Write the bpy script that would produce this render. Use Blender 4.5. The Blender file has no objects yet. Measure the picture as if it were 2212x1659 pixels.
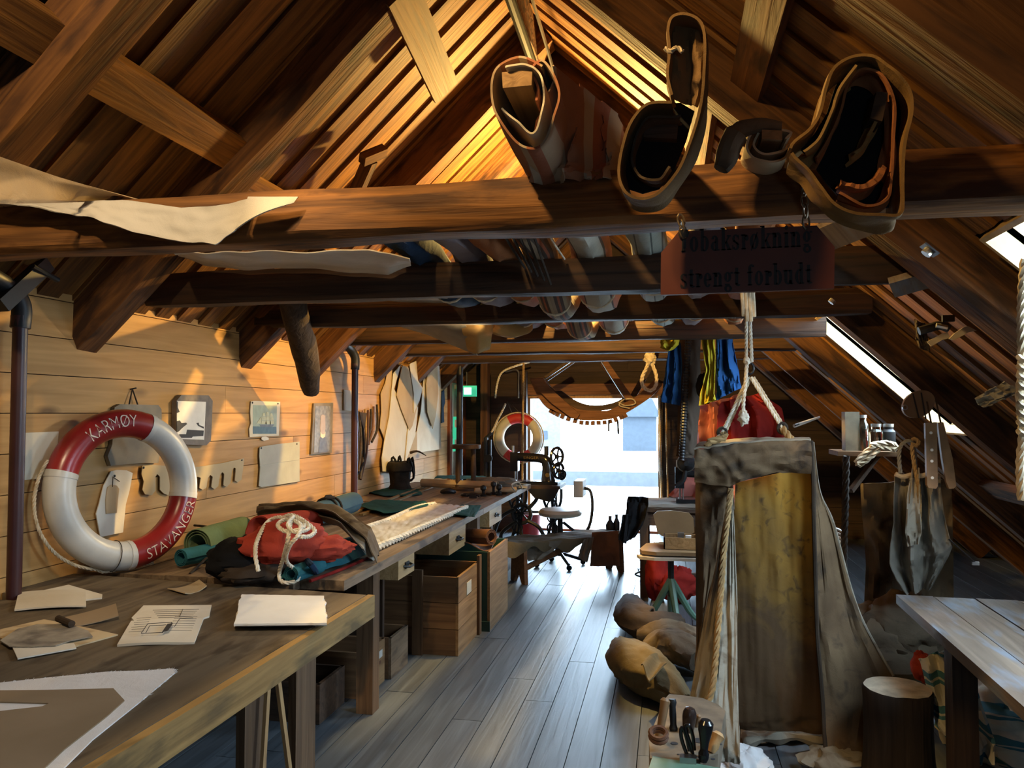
import bpy, bmesh, math, random
from mathutils import Vector, Matrix, noise as NZ
V = Vector; PI = math.pi
rng = random.Random(11)
SC = bpy.context.scene; COL = SC.collection

# ------------------------------------------------------------------ camera, world, lamps, exposure
F, CX, CY, EYE = 1660.0, 1106.0, 829.5, V((0, 0, 1.55))
YAW = math.atan(337 / F); PIT = math.atan(63.5 / F * math.cos(YAW))
FWD = V((-math.sin(YAW) * math.cos(PIT), math.cos(YAW) * math.cos(PIT), math.sin(PIT)))
RGT = V((math.cos(YAW), math.sin(YAW), 0)); UPV = RGT.cross(FWD)
cd = bpy.data.cameras.new('camera'); cam = bpy.data.objects.new('camera', cd); COL.objects.link(cam)
cd.sensor_width = 36; cd.lens = 36 * F / 2212; cd.clip_start = .05; cd.clip_end = 300
cam.location = EYE
cam.rotation_euler = Matrix((RGT, UPV, -FWD)).transposed().to_euler()
SC.camera = cam
w = bpy.data.worlds.new('sky'); SC.world = w; w.use_nodes = True
bg = w.node_tree.nodes['Background']; bg.inputs[0].default_value = (.58, .79, 1, 1); bg.inputs[1].default_value = 34
SC.view_settings.view_transform = 'Standard'; SC.view_settings.look = 'None'
SC.view_settings.gamma = 1; SC.view_settings.use_curve_mapping = False
SC.view_settings.exposure = 0.0
def lamp(name, kind, loc, power, col, aim=None, size=.05, cone=70, blend=.6):
    d = bpy.data.lights.new(name, kind); o = bpy.data.objects.new(name, d); COL.objects.link(o)
    d.energy = power; d.color = col; d.shadow_soft_size = size; o.location = loc
    if kind == 'SPOT': d.spot_size = math.radians(cone); d.spot_blend = blend
    if aim is not None: o.rotation_euler = (V(aim) - V(loc)).to_track_quat('-Z', 'Y').to_euler()
    return o
WARM = (1, .62, .22)
lamp('ridge_lamp_light', 'POINT', (-.62, 5.25, 3.06), 560, (1, .62, .17), size=.04)
lamp('beam_spot_light', 'SPOT', (-.95, 1.2, 3.3), 150, (1, .66, .27), aim=(-.55, 2.2, 2.25), cone=66, size=.04)
lamp('canvas_spot_light', 'SPOT', (-1.25, .9, 3.05), 110, (1, .74, .42), aim=(-1.75, 2.25, 2.2), cone=66, size=.04)
lamp('wall_spot_light', 'SPOT', (-1.15, 4.77, 2.115), 120, (1, .74, .38), aim=(-2.7, 3.6, .9), cone=150, size=.07, blend=1)
lamp('slope_spot_light', 'SPOT', (-.8, 1.2, 3.2), 105, WARM, aim=(1.1, 3.1, 2.6), cone=80, size=.05)
lamp('table_spot_light', 'SPOT', (-.9, .9, 3.2), 52, (1, .86, .66), aim=(-2.0, 2.3, .8), cone=70, size=.06)
def portal(loc, rot, sx, sy):
    d = bpy.data.lights.new('portal', 'AREA'); d.shape = 'RECTANGLE'; d.size = sx; d.size_y = sy
    d.cycles.is_portal = True; o = bpy.data.objects.new('portal', d); COL.objects.link(o)
    o.location = loc; o.rotation_euler = rot

# ------------------------------------------------------------------ geometry helpers
def ray(px, py): return FWD + RGT * ((px - CX) / F) + UPV * ((CY - py) / F)
def plane(px, py, n, d):
    n = V(n); r = ray(px, py); return EYE + r * ((d - n.dot(EYE)) / n.dot(r))
def onX(px, py, x): return plane(px, py, (1, 0, 0), x)
def onY(px, py, y): return plane(px, py, (0, 1, 0), y)
def onZ(px, py, z): return plane(px, py, (0, 0, 1), z)
RX, RZ, TL, TR = -.785, 3.93, .955, .925          # ridge and the two roof slopes
def onL(px, py, o=0): return plane(px, py, (-TL, 0, 1), RZ - TL * RX - o)
def onR(px, py, o=0): return plane(px, py, (TR, 0, 1), RZ + TR * RX - o)
def zL(x): return RZ + TL * (x - RX)
def zR(x): return RZ - TR * (x - RX)
def cr(pts, n, closed=False):                      # Catmull-Rom through the points, n samples
    pts = [V(p) for p in pts]; m = len(pts); out = []; seg = m if closed else m - 1
    for i in range(n):
        t = i / n * seg if closed else i / (n - 1) * seg
        k = min(int(t), seg - 1); f = t - k
        g = (lambda j: pts[j % m]) if closed else (lambda j: pts[max(0, min(m - 1, j))])
        a, b, c, d = g(k - 1), g(k), g(k + 1), g(k + 2)
        out.append(.5 * ((2 * b) + (c - a) * f + (2 * a - 5 * b + 4 * c - d) * f * f + (3 * b - a - 3 * c + d) * f ** 3))
    return out
def lerpl(pts, t):                                 # piecewise linear through tuples
    k = t * (len(pts) - 1); i = min(int(k), len(pts) - 2); f = k - i
    return [a + (b - a) * f for a, b in zip(pts[i], pts[i + 1])]
def nz(x, y=0, z=0): return NZ.noise(V((x, y, z)))
W = {}
class MB:
    def __init__(s): s.v = []; s.f = []
    def add(s, vs, fs):
        b = len(s.v); s.v += [V(p) for p in vs]; s.f += [tuple(i + b for i in f) for f in fs]; return s
    def box(s, c, d, rot=None):
        x, y, z = d[0] / 2, d[1] / 2, d[2] / 2
        vs = [V((a, b, e)) for e in (-z, z) for b in (-y, y) for a in (-x, x)]
        if rot is not None: vs = [rot @ p for p in vs]
        return s.add([p + V(c) for p in vs], [(0, 2, 3, 1), (4, 5, 7, 6), (0, 1, 5, 4), (2, 6, 7, 3), (0, 4, 6, 2), (1, 3, 7, 5)])
    def bb(s, a, b):                               # box by two corners
        return s.box([(i + j) / 2 for i, j in zip(a, b)], [abs(i - j) for i, j in zip(a, b)])
    def hexa(s, p): return s.add(p, [(0, 3, 2, 1), (4, 5, 6, 7), (0, 1, 5, 4), (1, 2, 6, 5), (2, 3, 7, 6), (3, 0, 4, 7)])
    def prism(s, pts, vec):
        n = len(pts); q = [V(p) for p in pts]; e = V(vec)
        return s.add(q + [p + e for p in q], [tuple(range(n))[::-1], tuple(range(n, 2 * n))] + [(i, (i + 1) % n, n + (i + 1) % n, n + i) for i in range(n)])
    def tube(s, path, r, n=8, closed=False, cap=True, sq=None):
        path = [V(p) for p in path]; m = len(path); rs = r if isinstance(r, (list, tuple)) else [r] * m
        T = []
        for i in range(m):
            a = path[(i - 1) % m] if closed else path[max(0, i - 1)]; b = path[(i + 1) % m] if closed else path[min(m - 1, i + 1)]
            d = b - a; T.append(d.normalized() if d.length > 1e-9 else V((0, 0, 1)))
        u = T[0].orthogonal().normalized(); base = len(s.v)
        for i in range(m):
            u = u - T[i] * u.dot(T[i]); u = u.normalized() if u.length > 1e-6 else T[i].orthogonal().normalized()
            w_ = T[i].cross(u)
            for k in range(n):
                a = 2 * PI * k / n; s.v.append(path[i] + (u * math.cos(a) + w_ * math.sin(a)) * rs[i])
        for i in range(m if closed else m - 1):
            j = (i + 1) % m
            for k in range(n):
                l = (k + 1) % n; s.f.append((base + i * n + k, base + i * n + l, base + j * n + l, base + j * n + k))
        if cap and not closed:
            s.f.append(tuple(base + k for k in range(n))[::-1]); s.f.append(tuple(base + (m - 1) * n + k for k in range(n)))
        return s
    def rope(s, path, r, pitch=None, n=5, closed=False):      # three twisted strands
        path = [V(p) for p in path]; L = [0]
        for a, b in zip(path, path[1:]): L.append(L[-1] + (b - a).length)
        pitch = pitch or r * 7; m = max(8, int(L[-1] / pitch * 6)); m = min(m, 420); pts = []; j = 0
        for i in range(m + 1):
            d = L[-1] * i / m
            while j < len(L) - 2 and L[j + 1] < d: j += 1
            f = (d - L[j]) / max(1e-9, L[j + 1] - L[j]); pts.append(path[j].lerp(path[j + 1], min(1, f)))
        u = None; fr = []
        for i in range(m + 1):
            t = (pts[min(m, i + 1)] - pts[max(0, i - 1)]).normalized()
            u = t.orthogonal().normalized() if u is None else (u - t * u.dot(t)).normalized()
            fr.append((u.copy(), t.cross(u)))
        for k in range(3):
            st = []
            for i in range(m + 1):
                a = 2 * PI * (k / 3 + i / 6.0); st.append(pts[i] + (fr[i][0] * math.cos(a) + fr[i][1] * math.sin(a)) * r * .5)
            s.tube(st, r * .56, n)
        return s
    def lathe(s, prof, c, n=16, ax=None):
        m = len(prof); base = len(s.v); M = ax if ax is not None else Matrix.Identity(3)
        for r, z in prof:
            for k in range(n):
                a = 2 * PI * k / n; s.v.append(V(c) + M @ V((r * math.cos(a), r * math.sin(a), z)))
        for i in range(m - 1):
            for k in range(n):
                l = (k + 1) % n; s.f.append((base + i * n + k, base + i * n + l, base + (i + 1) * n + l, base + (i + 1) * n + k))
        s.f.append(tuple(base + k for k in range(n))[::-1]); s.f.append(tuple(base + (m - 1) * n + k for k in range(n)))
        return s
    def sheet(s, fn, nu, nv, th=.004):              # cloth: a grid with two faces and closed edges
        P = [[V(fn(i / (nu - 1), j / (nv - 1))) for i in range(nu)] for j in range(nv)]; b = len(s.v); N = nu * nv
        off = []
        for j in range(nv):
            for i in range(nu):
                du = P[j][min(nu - 1, i + 1)] - P[j][max(0, i - 1)]; dv = P[min(nv - 1, j + 1)][i] - P[max(0, j - 1)][i]
                n_ = du.cross(dv); off.append(n_.normalized() * th if n_.length > 1e-12 else V((0, 0, th)))
        flat = [p for r in P for p in r]; s.v += flat + [p + o for p, o in zip(flat, off)]
        I = lambda i, j, k=0: b + k * N + j * nu + i
        for j in range(nv - 1):
            for i in range(nu - 1):
                s.f.append((I(i, j), I(i, j + 1), I(i + 1, j + 1), I(i + 1, j))); s.f.append((I(i, j, 1), I(i + 1, j, 1), I(i + 1, j + 1, 1), I(i, j + 1, 1)))
        for i in range(nu - 1):
            s.f.append((I(i, 0), I(i + 1, 0), I(i + 1, 0, 1), I(i, 0, 1))); j = nv - 1; s.f.append((I(i + 1, j), I(i, j), I(i, j, 1), I(i + 1, j, 1)))
        for j in range(nv - 1):
            s.f.append((I(0, j + 1), I(0, j), I(0, j, 1), I(0, j + 1, 1))); i = nu - 1; s.f.append((I(i, j), I(i, j + 1), I(i, j + 1, 1), I(i, j, 1)))
        return s
    def jitter(s, a, f=4):
        for p in s.v:
            q = p * f; p += V((nz(q.x, q.y, q.z), nz(q.x + 9, q.y, q.z), nz(q.x, q.y + 9, q.z))) * a
        return s
    def mesh(s, name, mat, smooth=35):
        me = bpy.data.meshes.new(name); me.from_pydata(s.v, [], s.f); me.validate()
        b = bmesh.new(); b.from_mesh(me); bmesh.ops.recalc_face_normals(b, faces=b.faces); b.to_mesh(me); b.free()
        if smooth:
            me.polygons.foreach_set('use_smooth', [True] * len(me.polygons)); me.set_sharp_from_angle(angle=math.radians(smooth))
        me.materials.append(mat); return me
    def build(s, name, mat, parent=None, smooth=35):
        mat = M[mat] if isinstance(mat, str) else mat; org = V((0, 0, 0))
        if parent is None and s.v:
            lo = [min(p[i] for p in s.v) for i in range(3)]; hi = [max(p[i] for p in s.v) for i in range(3)]
            org = V(((lo[0] + hi[0]) / 2, (lo[1] + hi[1]) / 2, lo[2])); s.v = [p - org for p in s.v]
        return link(name, s.mesh(name, mat, smooth), Matrix.Translation(org), parent)
def link(name, data, mtx, parent=None):
    o = bpy.data.objects.new(name, data); COL.objects.link(o); W[o.name] = mtx
    if parent is not None:
        o.parent = parent; o.matrix_parent_inverse = W[parent.name].inverted()
    o.matrix_basis = mtx; return o
def tag(o, label, cat, group=None):
    o['label'] = label; o['category'] = cat
    if group: o['group'] = group
    return o
def thing(name, loc, label, cat, group=None):
    return tag(link(name, None, Matrix.Translation(V(loc))), label, cat, group)
def struct(o): o['kind'] = 'structure'; return o
BOXES = {}
def piece(name, mat, parent, mtx, dims, chamfer=0):  # a board: shared box mesh, local X is its length
    d = tuple(round(x, 3) for x in dims); key = (d, mat, chamfer)
    if key not in BOXES: BOXES[key] = MB().box((0, 0, 0), d).mesh(name, M[mat], 0)
    return link(name, BOXES[key], mtx, parent)
def frame(o, x, y, z):                               # matrix from origin and axes
    m = Matrix((V(x), V(y), V(z))).transposed().to_4x4(); m.translation = V(o); return m
def rot(ax, deg): return Matrix.Rotation(math.radians(deg), 3, ax)

# ------------------------------------------------------------------ materials
M = {}
def new(name):
    m = bpy.data.materials.new(name); m.use_nodes = True; nt = m.node_tree; return m, nt, nt.nodes['Principled BSDF']
def N(nt, t, **k):
    n = nt.nodes.new(t)
    for a, b in k.items(): setattr(n, a, b)
    return n
def ramp(nt, fac, stops):
    r = N(nt, 'ShaderNodeValToRGB'); nt.links.new(fac, r.inputs[0]); e = r.color_ramp.elements
    while len(e) < len(stops): e.new(.5)
    for x, (p, c) in zip(e, stops): x.position = p; x.color = (*c, 1)
    return r.outputs[0]
def coords(nt, scale, rnd=True):
    tc = N(nt, 'ShaderNodeTexCoord'); mp = N(nt, 'ShaderNodeMapping'); mp.inputs['Scale'].default_value = scale; src = tc.outputs['Object']
    if rnd:
        oi = N(nt, 'ShaderNodeObjectInfo'); mu = N(nt, 'ShaderNodeMath', operation='MULTIPLY'); mu.inputs[1].default_value = 37
        nt.links.new(oi.outputs['Random'], mu.inputs[0]); ad = N(nt, 'ShaderNodeVectorMath', operation='ADD')
        nt.links.new(src, ad.inputs[0]); nt.links.new(mu.outputs[0], ad.inputs[1]); src = ad.outputs[0]
    nt.links.new(src, mp.inputs[0]); return mp.outputs[0]
def noise(nt, vec, scale, detail=5, dist=0):
    n = N(nt, 'ShaderNodeTexNoise'); n.inputs['Scale'].default_value = scale; n.inputs['Detail'].default_value = detail; n.inputs['Distortion'].default_value = dist
    nt.links.new(vec, n.inputs['Vector']); return n.outputs[0]
def mixc(nt, fac, a, b, mode='MIX'):
    m = N(nt, 'ShaderNodeMix', data_type='RGBA', blend_type=mode)
    for s, x in ((m.inputs[0], fac), (m.inputs[6], a), (m.inputs[7], b)):
        if hasattr(x, 'default_value'): nt.links.new(x, s)
        elif isinstance(x, (int, float)): s.default_value = x
        else: s.default_value = (*x, 1)
    return m.outputs[2]
def bump(nt, b, h, st, dist=.01):
    n = N(nt, 'ShaderNodeBump'); n.inputs['Strength'].default_value = st; n.inputs['Distance'].default_value = dist
    nt.links.new(h, n.inputs['Height']); nt.links.new(n.outputs[0], b.inputs['Normal'])
def wood(name, a, b, axis='X', rough=.75, knots=.6, var=.3, st=.35, spec=.3, fine=1, patch=.45, stain=None, flat='Z'):
    m, nt, B = new(name); i = 'XYZ'.index(axis)
    sc = [16 * fine] * 3; sc[i] = .9 * fine; v1 = coords(nt, sc); n1 = noise(nt, v1, 1.6, 7, 1.2)
    col = ramp(nt, n1, [(.28, a), (.5, [(x + y) / 2 for x, y in zip(a, b)]), (.72, b)])
    sc2 = [2.2] * 3; sc2[i] = .7; n2 = noise(nt, coords(nt, sc2), 2, 4)
    col = mixc(nt, patch, col, ramp(nt, n2, [(.3, (.45, .42, .4)), (.65, (1, 1, 1))]), 'MULTIPLY')
    if knots:
        sc3 = [8] * 3; sc3[i] = 3.2; sc3['XYZ'.index(flat)] = .02 if flat != axis else sc3[i]; vo = N(nt, 'ShaderNodeTexVoronoi'); vo.inputs['Scale'].default_value = .55; nt.links.new(coords(nt, sc3), vo.inputs['Vector'])
        kf = ramp(nt, vo.outputs['Distance'], [(.06, (1, 1, 1)), (.16, (0, 0, 0))])
        kk = N(nt, 'ShaderNodeMath', operation='MULTIPLY'); kk.inputs[1].default_value = knots; nt.links.new(kf, kk.inputs[0])
        col = mixc(nt, kk.outputs[0], col, [x * .3 for x in a])
    if stain:
        sc4 = [4] * 3; sc4[i] = 1.1; n3 = noise(nt, coords(nt, sc4), 3.2, 8, .3); col = mixc(nt, ramp(nt, n3, [(.52, (0, 0, 0)), (.66, (1, 1, 1))]), col, stain)
    oi = N(nt, 'ShaderNodeObjectInfo'); mr = N(nt, 'ShaderNodeMapRange'); mr.inputs[3].default_value = 1 - var; mr.inputs[4].default_value = 1 + var
    nt.links.new(oi.outputs['Random'], mr.inputs[0]); hs = N(nt, 'ShaderNodeHueSaturation'); nt.links.new(mr.outputs[0], hs.inputs['Value']); nt.links.new(col, hs.inputs['Color'])
    nt.links.new(hs.outputs[0], B.inputs['Base Color']); B.inputs['Roughness'].default_value = rough; B.inputs['Specular IOR Level'].default_value = spec
    bump(nt, B, n1, st); M[name] = m; return m
def cloth(name, a, b=None, rough=.9, scale=3, st=.5, trans=0, stain=None, weave=True, var=0):
    m, nt, B = new(name); b = b or [x * .72 for x in a]; vec = coords(nt, (1, 1, 1)); n1 = noise(nt, vec, scale, 6, .4)
    col = ramp(nt, n1, [(.32, b), (.62, a)])
    if stain: col = mixc(nt, ramp(nt, noise(nt, vec, scale * 2.3, 8, .8), [(.54, (0, 0, 0)), (.7, (1, 1, 1))]), col, stain)
    nt.links.new(col, B.inputs['Base Color']); B.inputs['Roughness'].default_value = rough; B.inputs['Specular IOR Level'].default_value = .15
    h = noise(nt, vec, 14, 5, .6)
    if weave:
        f = noise(nt, vec, 420, 1); ad = N(nt, 'ShaderNodeMath', operation='MULTIPLY_ADD'); ad.inputs[1].default_value = .12; nt.links.new(f, ad.inputs[0]); nt.links.new(h, ad.inputs[2]); h = ad.outputs[0]
    bump(nt, B, h, st, .012)
    if trans:
        t = N(nt, 'ShaderNodeBsdfTranslucent'); nt.links.new(col, t.inputs[0]); mx = N(nt, 'ShaderNodeMixShader'); mx.inputs[0].default_value = trans
        nt.links.new(B.outputs[0], mx.inputs[1]); nt.links.new(t.outputs[0], mx.inputs[2]); nt.links.new(mx.outputs[0], nt.nodes['Material Output'].inputs[0])
    M[name] = m; return m
def plain(name, a, rough=.5, metal=0, var=.25, scale=8, st=.15, spec=.5, b=None):
    m, nt, B = new(name); n1 = noise(nt, coords(nt, (1, 1, 1)), scale, 6)
    nt.links.new(ramp(nt, n1, [(.3, b or [x * (1 - var) for x in a]), (.65, a)]), B.inputs['Base Color'])
    B.inputs['Roughness'].default_value = rough; B.inputs['Metallic'].default_value = metal; B.inputs['Specular IOR Level'].default_value = spec
    if st: bump(nt, B, n1, st)
    M[name] = m; return m
def stripes(name, cols, axis, freq, base, scale=3):          # woven stripes across one axis
    m, nt, B = new(name); vec = coords(nt, (1, 1, 1), False); sx = N(nt, 'ShaderNodeSeparateXYZ'); nt.links.new(vec, sx.inputs[0])
    mu = N(nt, 'ShaderNodeMath', operation='MULTIPLY'); mu.inputs[1].default_value = freq; nt.links.new(sx.outputs[axis], mu.inputs[0])
    fr = N(nt, 'ShaderNodeMath', operation='FRACT'); nt.links.new(mu.outputs[0], fr.inputs[0])
    r = N(nt, 'ShaderNodeValToRGB'); r.color_ramp.interpolation = 'CONSTANT'; nt.links.new(fr.outputs[0], r.inputs[0]); e = r.color_ramp.elements
    while len(e) < len(cols): e.new(.5)
    for x, (p, c) in zip(e, cols): x.position = p; x.color = (*c, 1)
    n1 = noise(nt, vec, scale, 6); col = mixc(nt, .5, r.outputs[0], ramp(nt, n1, [(.3, (.5, .48, .45)), (.65, (1, 1, 1))]), 'MULTIPLY')
    nt.links.new(col, B.inputs['Base Color']); B.inputs['Roughness'].default_value = .9; bump(nt, B, noise(nt, vec, 14, 5), .5, .012); M[name] = m
wood('roof_wood', (.05, .016, .004), (.26, .115, .021), 'X', .7, .9, .42, .5, patch=.6)
wood('rafter_wood', (.035, .012, .004), (.16, .064, .014), 'X', .8, .5, .22, .8, stain=(.025, .009, .003))
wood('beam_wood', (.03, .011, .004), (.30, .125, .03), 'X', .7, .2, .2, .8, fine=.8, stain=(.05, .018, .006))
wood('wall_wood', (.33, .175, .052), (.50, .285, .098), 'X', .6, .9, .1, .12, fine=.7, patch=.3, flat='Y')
wood('beam_shaded', (.014, .007, .004), (.06, .026, .010), 'X', .7, .2, .2, .8, fine=.8)  # same wood as the first beam, with the shade put into its colour
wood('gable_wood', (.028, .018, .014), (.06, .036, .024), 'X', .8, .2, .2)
wood('floor_wood', (.055, .064, .074), (.125, .146, .165), 'X', .42, .6, .12, .22, .8, fine=.8)
wood('bench_wood', (.13, .085, .05), (.27, .19, .12), 'Y', .6, .3, .15, .25, stain=(.07, .05, .035))
wood('table_wood', (.09, .066, .040), (.17, .128, .082), 'Y', .75, .0, .05, .2, fine=.5, stain=(.05, .034, .02))
wood('edge_wood', (.22, .132, .046), (.36, .23, .086), 'Y', .65, .2, .1, .2, stain=(.12, .08, .035))
wood('pine_y', (.36, .22, .09), (.52, .34, .16), 'Y', .6, .5, .1)
wood('pine_z', (.36, .20, .085), (.52, .32, .14), 'Z', .6, .5, .1)
wood('crate_x', (.13, .065, .03), (.25, .14, .065), 'X', .75, .5, .25, .3)
wood('crate_y', (.17, .095, .042), (.32, .195, .09), 'Y', .75, .5, .2, .3)
wood('crate_z', (.085, .045, .022), (.17, .095, .046), 'Z', .75, .4, .2, .3)
wood('dark_x', (.035, .02, .013), (.09, .052, .03), 'X', .7, .2, .2)
wood('dark_z', (.035, .02, .013), (.09, .052, .03), 'Z', .7, .2, .2)
wood('post_wood', (.05, .022, .012), (.12, .055, .025), 'Z', .8, .3, .2, .6)
wood('red_trim', (.16, .045, .02), (.24, .08, .035), 'Z', .6, .1, .1)
wood('jamb_wood', (.34, .17, .06), (.48, .27, .10), 'Z', .6, .3, .1)
wood('right_table', (.11, .078, .056), (.22, .165, .12), 'Y', .5, .3, .15, .3, stain=(.16, .17, .19))
wood('rim_wood', (.13, .055, .022), (.27, .12, .05), 'X', .8, .3, .15, .6)
wood('log_bark', (.022, .014, .010), (.06, .04, .027), 'Z', .9, 0, .1, 1)
plain('log_cut', (.66, .55, .40), .9, var=.45, scale=14, st=.6)
cloth('canvas', (.50, .38, .24), (.40, .29, .17), trans=.15)
cloth('canvas_white', (.60, .54, .45), (.46, .40, .31), trans=.15)
cloth('canvas_grey', (.25, .23, .19), (.15, .135, .11))
cloth('canvas_brown', (.15, .115, .075), (.085, .06, .04), stain=(.05, .035, .025))
cloth('canvas_tan', (.40, .26, .10), (.28, .17, .06), trans=.2)
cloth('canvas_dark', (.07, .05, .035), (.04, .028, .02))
cloth('sail_front', (.22, .145, .08), (.12, .075, .042), scale=4, stain=(.07, .05, .035), trans=.1)
cloth('sail_light', (.42, .37, .29), (.30, .25, .18), scale=4, stain=(.2, .15, .1), trans=.15)
def backlit_yellow():  # glow of light through the cloth painted yellow towards the top right, brown below
    m, nt, B = new('sail_backlit'); vec = coords(nt, (1, 1, 1), False); sx = N(nt, 'ShaderNodeSeparateXYZ'); nt.links.new(vec, sx.inputs[0])
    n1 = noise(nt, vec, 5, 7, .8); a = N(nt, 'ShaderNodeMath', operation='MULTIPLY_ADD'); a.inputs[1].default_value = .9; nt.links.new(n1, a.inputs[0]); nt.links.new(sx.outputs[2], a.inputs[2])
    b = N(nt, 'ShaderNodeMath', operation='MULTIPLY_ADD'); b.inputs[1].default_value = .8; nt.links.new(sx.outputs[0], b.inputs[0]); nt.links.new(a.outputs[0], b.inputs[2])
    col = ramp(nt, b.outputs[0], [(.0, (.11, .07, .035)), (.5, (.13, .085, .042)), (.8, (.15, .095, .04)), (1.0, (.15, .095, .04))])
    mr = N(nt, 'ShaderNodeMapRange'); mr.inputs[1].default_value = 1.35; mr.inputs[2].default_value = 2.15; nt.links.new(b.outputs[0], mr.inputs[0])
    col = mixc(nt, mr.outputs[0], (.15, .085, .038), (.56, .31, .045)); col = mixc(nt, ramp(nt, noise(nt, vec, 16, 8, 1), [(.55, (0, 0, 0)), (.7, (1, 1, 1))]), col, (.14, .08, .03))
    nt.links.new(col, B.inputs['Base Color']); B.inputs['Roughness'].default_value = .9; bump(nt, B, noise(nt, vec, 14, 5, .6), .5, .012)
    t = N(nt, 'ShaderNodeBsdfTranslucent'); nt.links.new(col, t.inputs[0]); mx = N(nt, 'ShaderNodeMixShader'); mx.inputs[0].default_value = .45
    nt.links.new(B.outputs[0], mx.inputs[1]); nt.links.new(t.outputs[0], mx.inputs[2]); nt.links.new(mx.outputs[0], nt.nodes['Material Output'].inputs[0]); M['sail_backlit'] = m
backlit_yellow()
cloth('olive_roll', (.17, .10, .045), (.10, .06, .026))
cloth('khaki', (.19, .145, .075), (.12, .088, .042)); cloth('khaki_dark', (.10, .078, .045), (.05, .038, .022)); cloth('canvas_ochre', (.25, .145, .05), (.14, .075, .028)); plain('block_wood', (.21, .155, .10), .8, var=.5, scale=14)
cloth('rust', (.34, .13, .05), (.22, .08, .03))
cloth('red_sail', (.42, .055, .03), (.26, .03, .018), scale=5)
cloth('red_cloth', (.36, .03, .022), (.20, .014, .012), trans=.25)
cloth('pink_cloth', (.55, .22, .18), (.42, .10, .07), trans=.3)
cloth('teal', (.03, .14, .17), (.018, .09, .11)); cloth('teal_dark', (.012, .085, .075), (.008, .05, .045))
cloth('green_roll', (.20, .26, .12), (.13, .18, .08)); cloth('blue_roll', (.085, .15, .18), (.055, .10, .125), st=.2)
cloth('flag_blue', (.02, .085, .24), (.012, .05, .14), trans=.3); cloth('flag_yellow', (.52, .42, .03), (.36, .27, .015), trans=.3)
cloth('navy', (.02, .045, .09), (.012, .025, .05)); cloth('lilac', (.20, .165, .17), (.13, .105, .105))
cloth('black_cloth', (.012, .012, .013), (.006, .006, .007)); cloth('felt', (.03, .025, .02), (.014, .012, .01), scale=12)
cloth('leather', (.17, .085, .05), (.09, .045, .03), rough=.5)
cloth('white_cloth', (.84, .81, .80), (.72, .69, .67), st=.35); cloth('sail_white', (.66, .64, .60), (.5, .46, .38), scale=5, trans=.15)
cloth('rope', (.62, .52, .37), (.42, .33, .21), scale=30, weave=False); cloth('rope_white', (.74, .68, .56), (.55, .48, .36), scale=30, weave=False)
cloth('rope_dark', (.05, .04, .032), (.03, .024, .02), scale=30, weave=False); cloth('rope_tan', (.42, .27, .12), (.26, .16, .07), scale=30, weave=False)
cloth('paper', (.70, .65, .56), (.60, .53, .42), st=.15, weave=False, rough=.7); cloth('paper_tan', (.58, .46, .29), (.46, .34, .2), st=.2, weave=False, stain=(.3, .2, .1))
cloth('paper_grey', (.42, .42, .38), (.33, .33, .29), st=.2, weave=False); cloth('paper_white', (.80, .79, .77), (.68, .66, .63), st=.15, weave=False)
cloth('card', (.40, .33, .22), (.32, .26, .17), st=.08, weave=False); cloth('kraft', (.30, .22, .14), (.25, .18, .11), st=.06, weave=False)
cloth('pattern_paper', (.66, .60, .48), (.56, .49, .37), st=.2, weave=False); cloth('pattern_tan', (.52, .37, .21), (.42, .29, .16), st=.2, weave=False)
cloth('stained_paper', (.34, .30, .24), (.12, .10, .085), scale=9, st=.3, weave=False)
plain('pipe_paint', (.05, .015, .017), .4, var=.3, st=.05); plain('iron', (.02, .021, .023), .45, .3, st=.1); plain('black_gloss', (.012, .012, .014), .18, 0, st=0)
plain('pipe_dark', (.010, .011, .010), .6, 0, st=0, spec=.12); plain('steel', (.45, .45, .45), .3, 1, st=0); plain('chain_metal', (.2, .15, .1), .45, .8); plain('brass', (.5, .33, .1), .35, 1, st=0)
plain('buoy_red', (.30, .018, .018), .28, var=.5, scale=5, st=.3); plain('buoy_white', (.60, .58, .53), .35, var=.3, scale=5, st=.35)
plain('cork_red', (.5, .03, .025), .5); plain('cork_cream', (.55, .5, .36), .6)
plain('letter_white', (.72, .66, .58), .6, st=0); plain('letter_black', (.008, .007, .007), .6, st=0); plain('sign_red', (.11, .022, .011), .55, st=.1)
plain('green_paint', (.012, .05, .038), .55, var=.5); plain('mint_paint', (.10, .21, .16), .4, var=.4); plain('door_cream', (.50, .46, .34), .5)
plain('ink', (.03, .028, .03), .7, st=0); plain('sky_print', (.30, .33, .2), .5, st=0, scale=20); plain('sea_print', (.05, .085, .07), .5, st=0, scale=30, var=.6)
plain('sail_print', (.46, .42, .2), .5, st=0, scale=25); plain('skin_print', (.42, .30, .19), .5, st=0); plain('brown_print', (.12, .10, .075), .5, st=0, scale=30, var=.5); plain('curtain_print', (.22, .2, .16), .5, st=0, scale=30, var=.5)
plain('mirror_glass', (.62, .60, .55), .35, var=.15, scale=12, st=0); plain('mirror_frame', (.14, .11, .085), .6, var=.5, scale=16); plain('old_board', (.20, .16, .10), .6, var=.5)
plain('seat_cream', (.52, .46, .36), .5, st=.05); plain('plywood', (.27, .175, .085), .5, var=.2); plain('tin', (.40, .40, .38), .35, .9)
plain('glove_white', (.6, .58, .52), .8); plain('stone', (.034, .037, .04), .9); plain('quay', (.55, .56, .56), .9, st=0); plain('far_wall', (.014, .020, .028), .9, st=0); plain('far_light', (.06, .065, .07), .9, st=0)
plain('red_plastic', (.42, .02, .02), .35, st=0); plain('dark_bg', (.02, .013, .009), .95, st=0); plain('reveal_paint', (.42, .30, .145), .6, var=.35, scale=10)
plain('horn', (.03, .02, .018), .25, st=0); plain('handle_wood', (.26, .15, .07), .5, var=.5)
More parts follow.
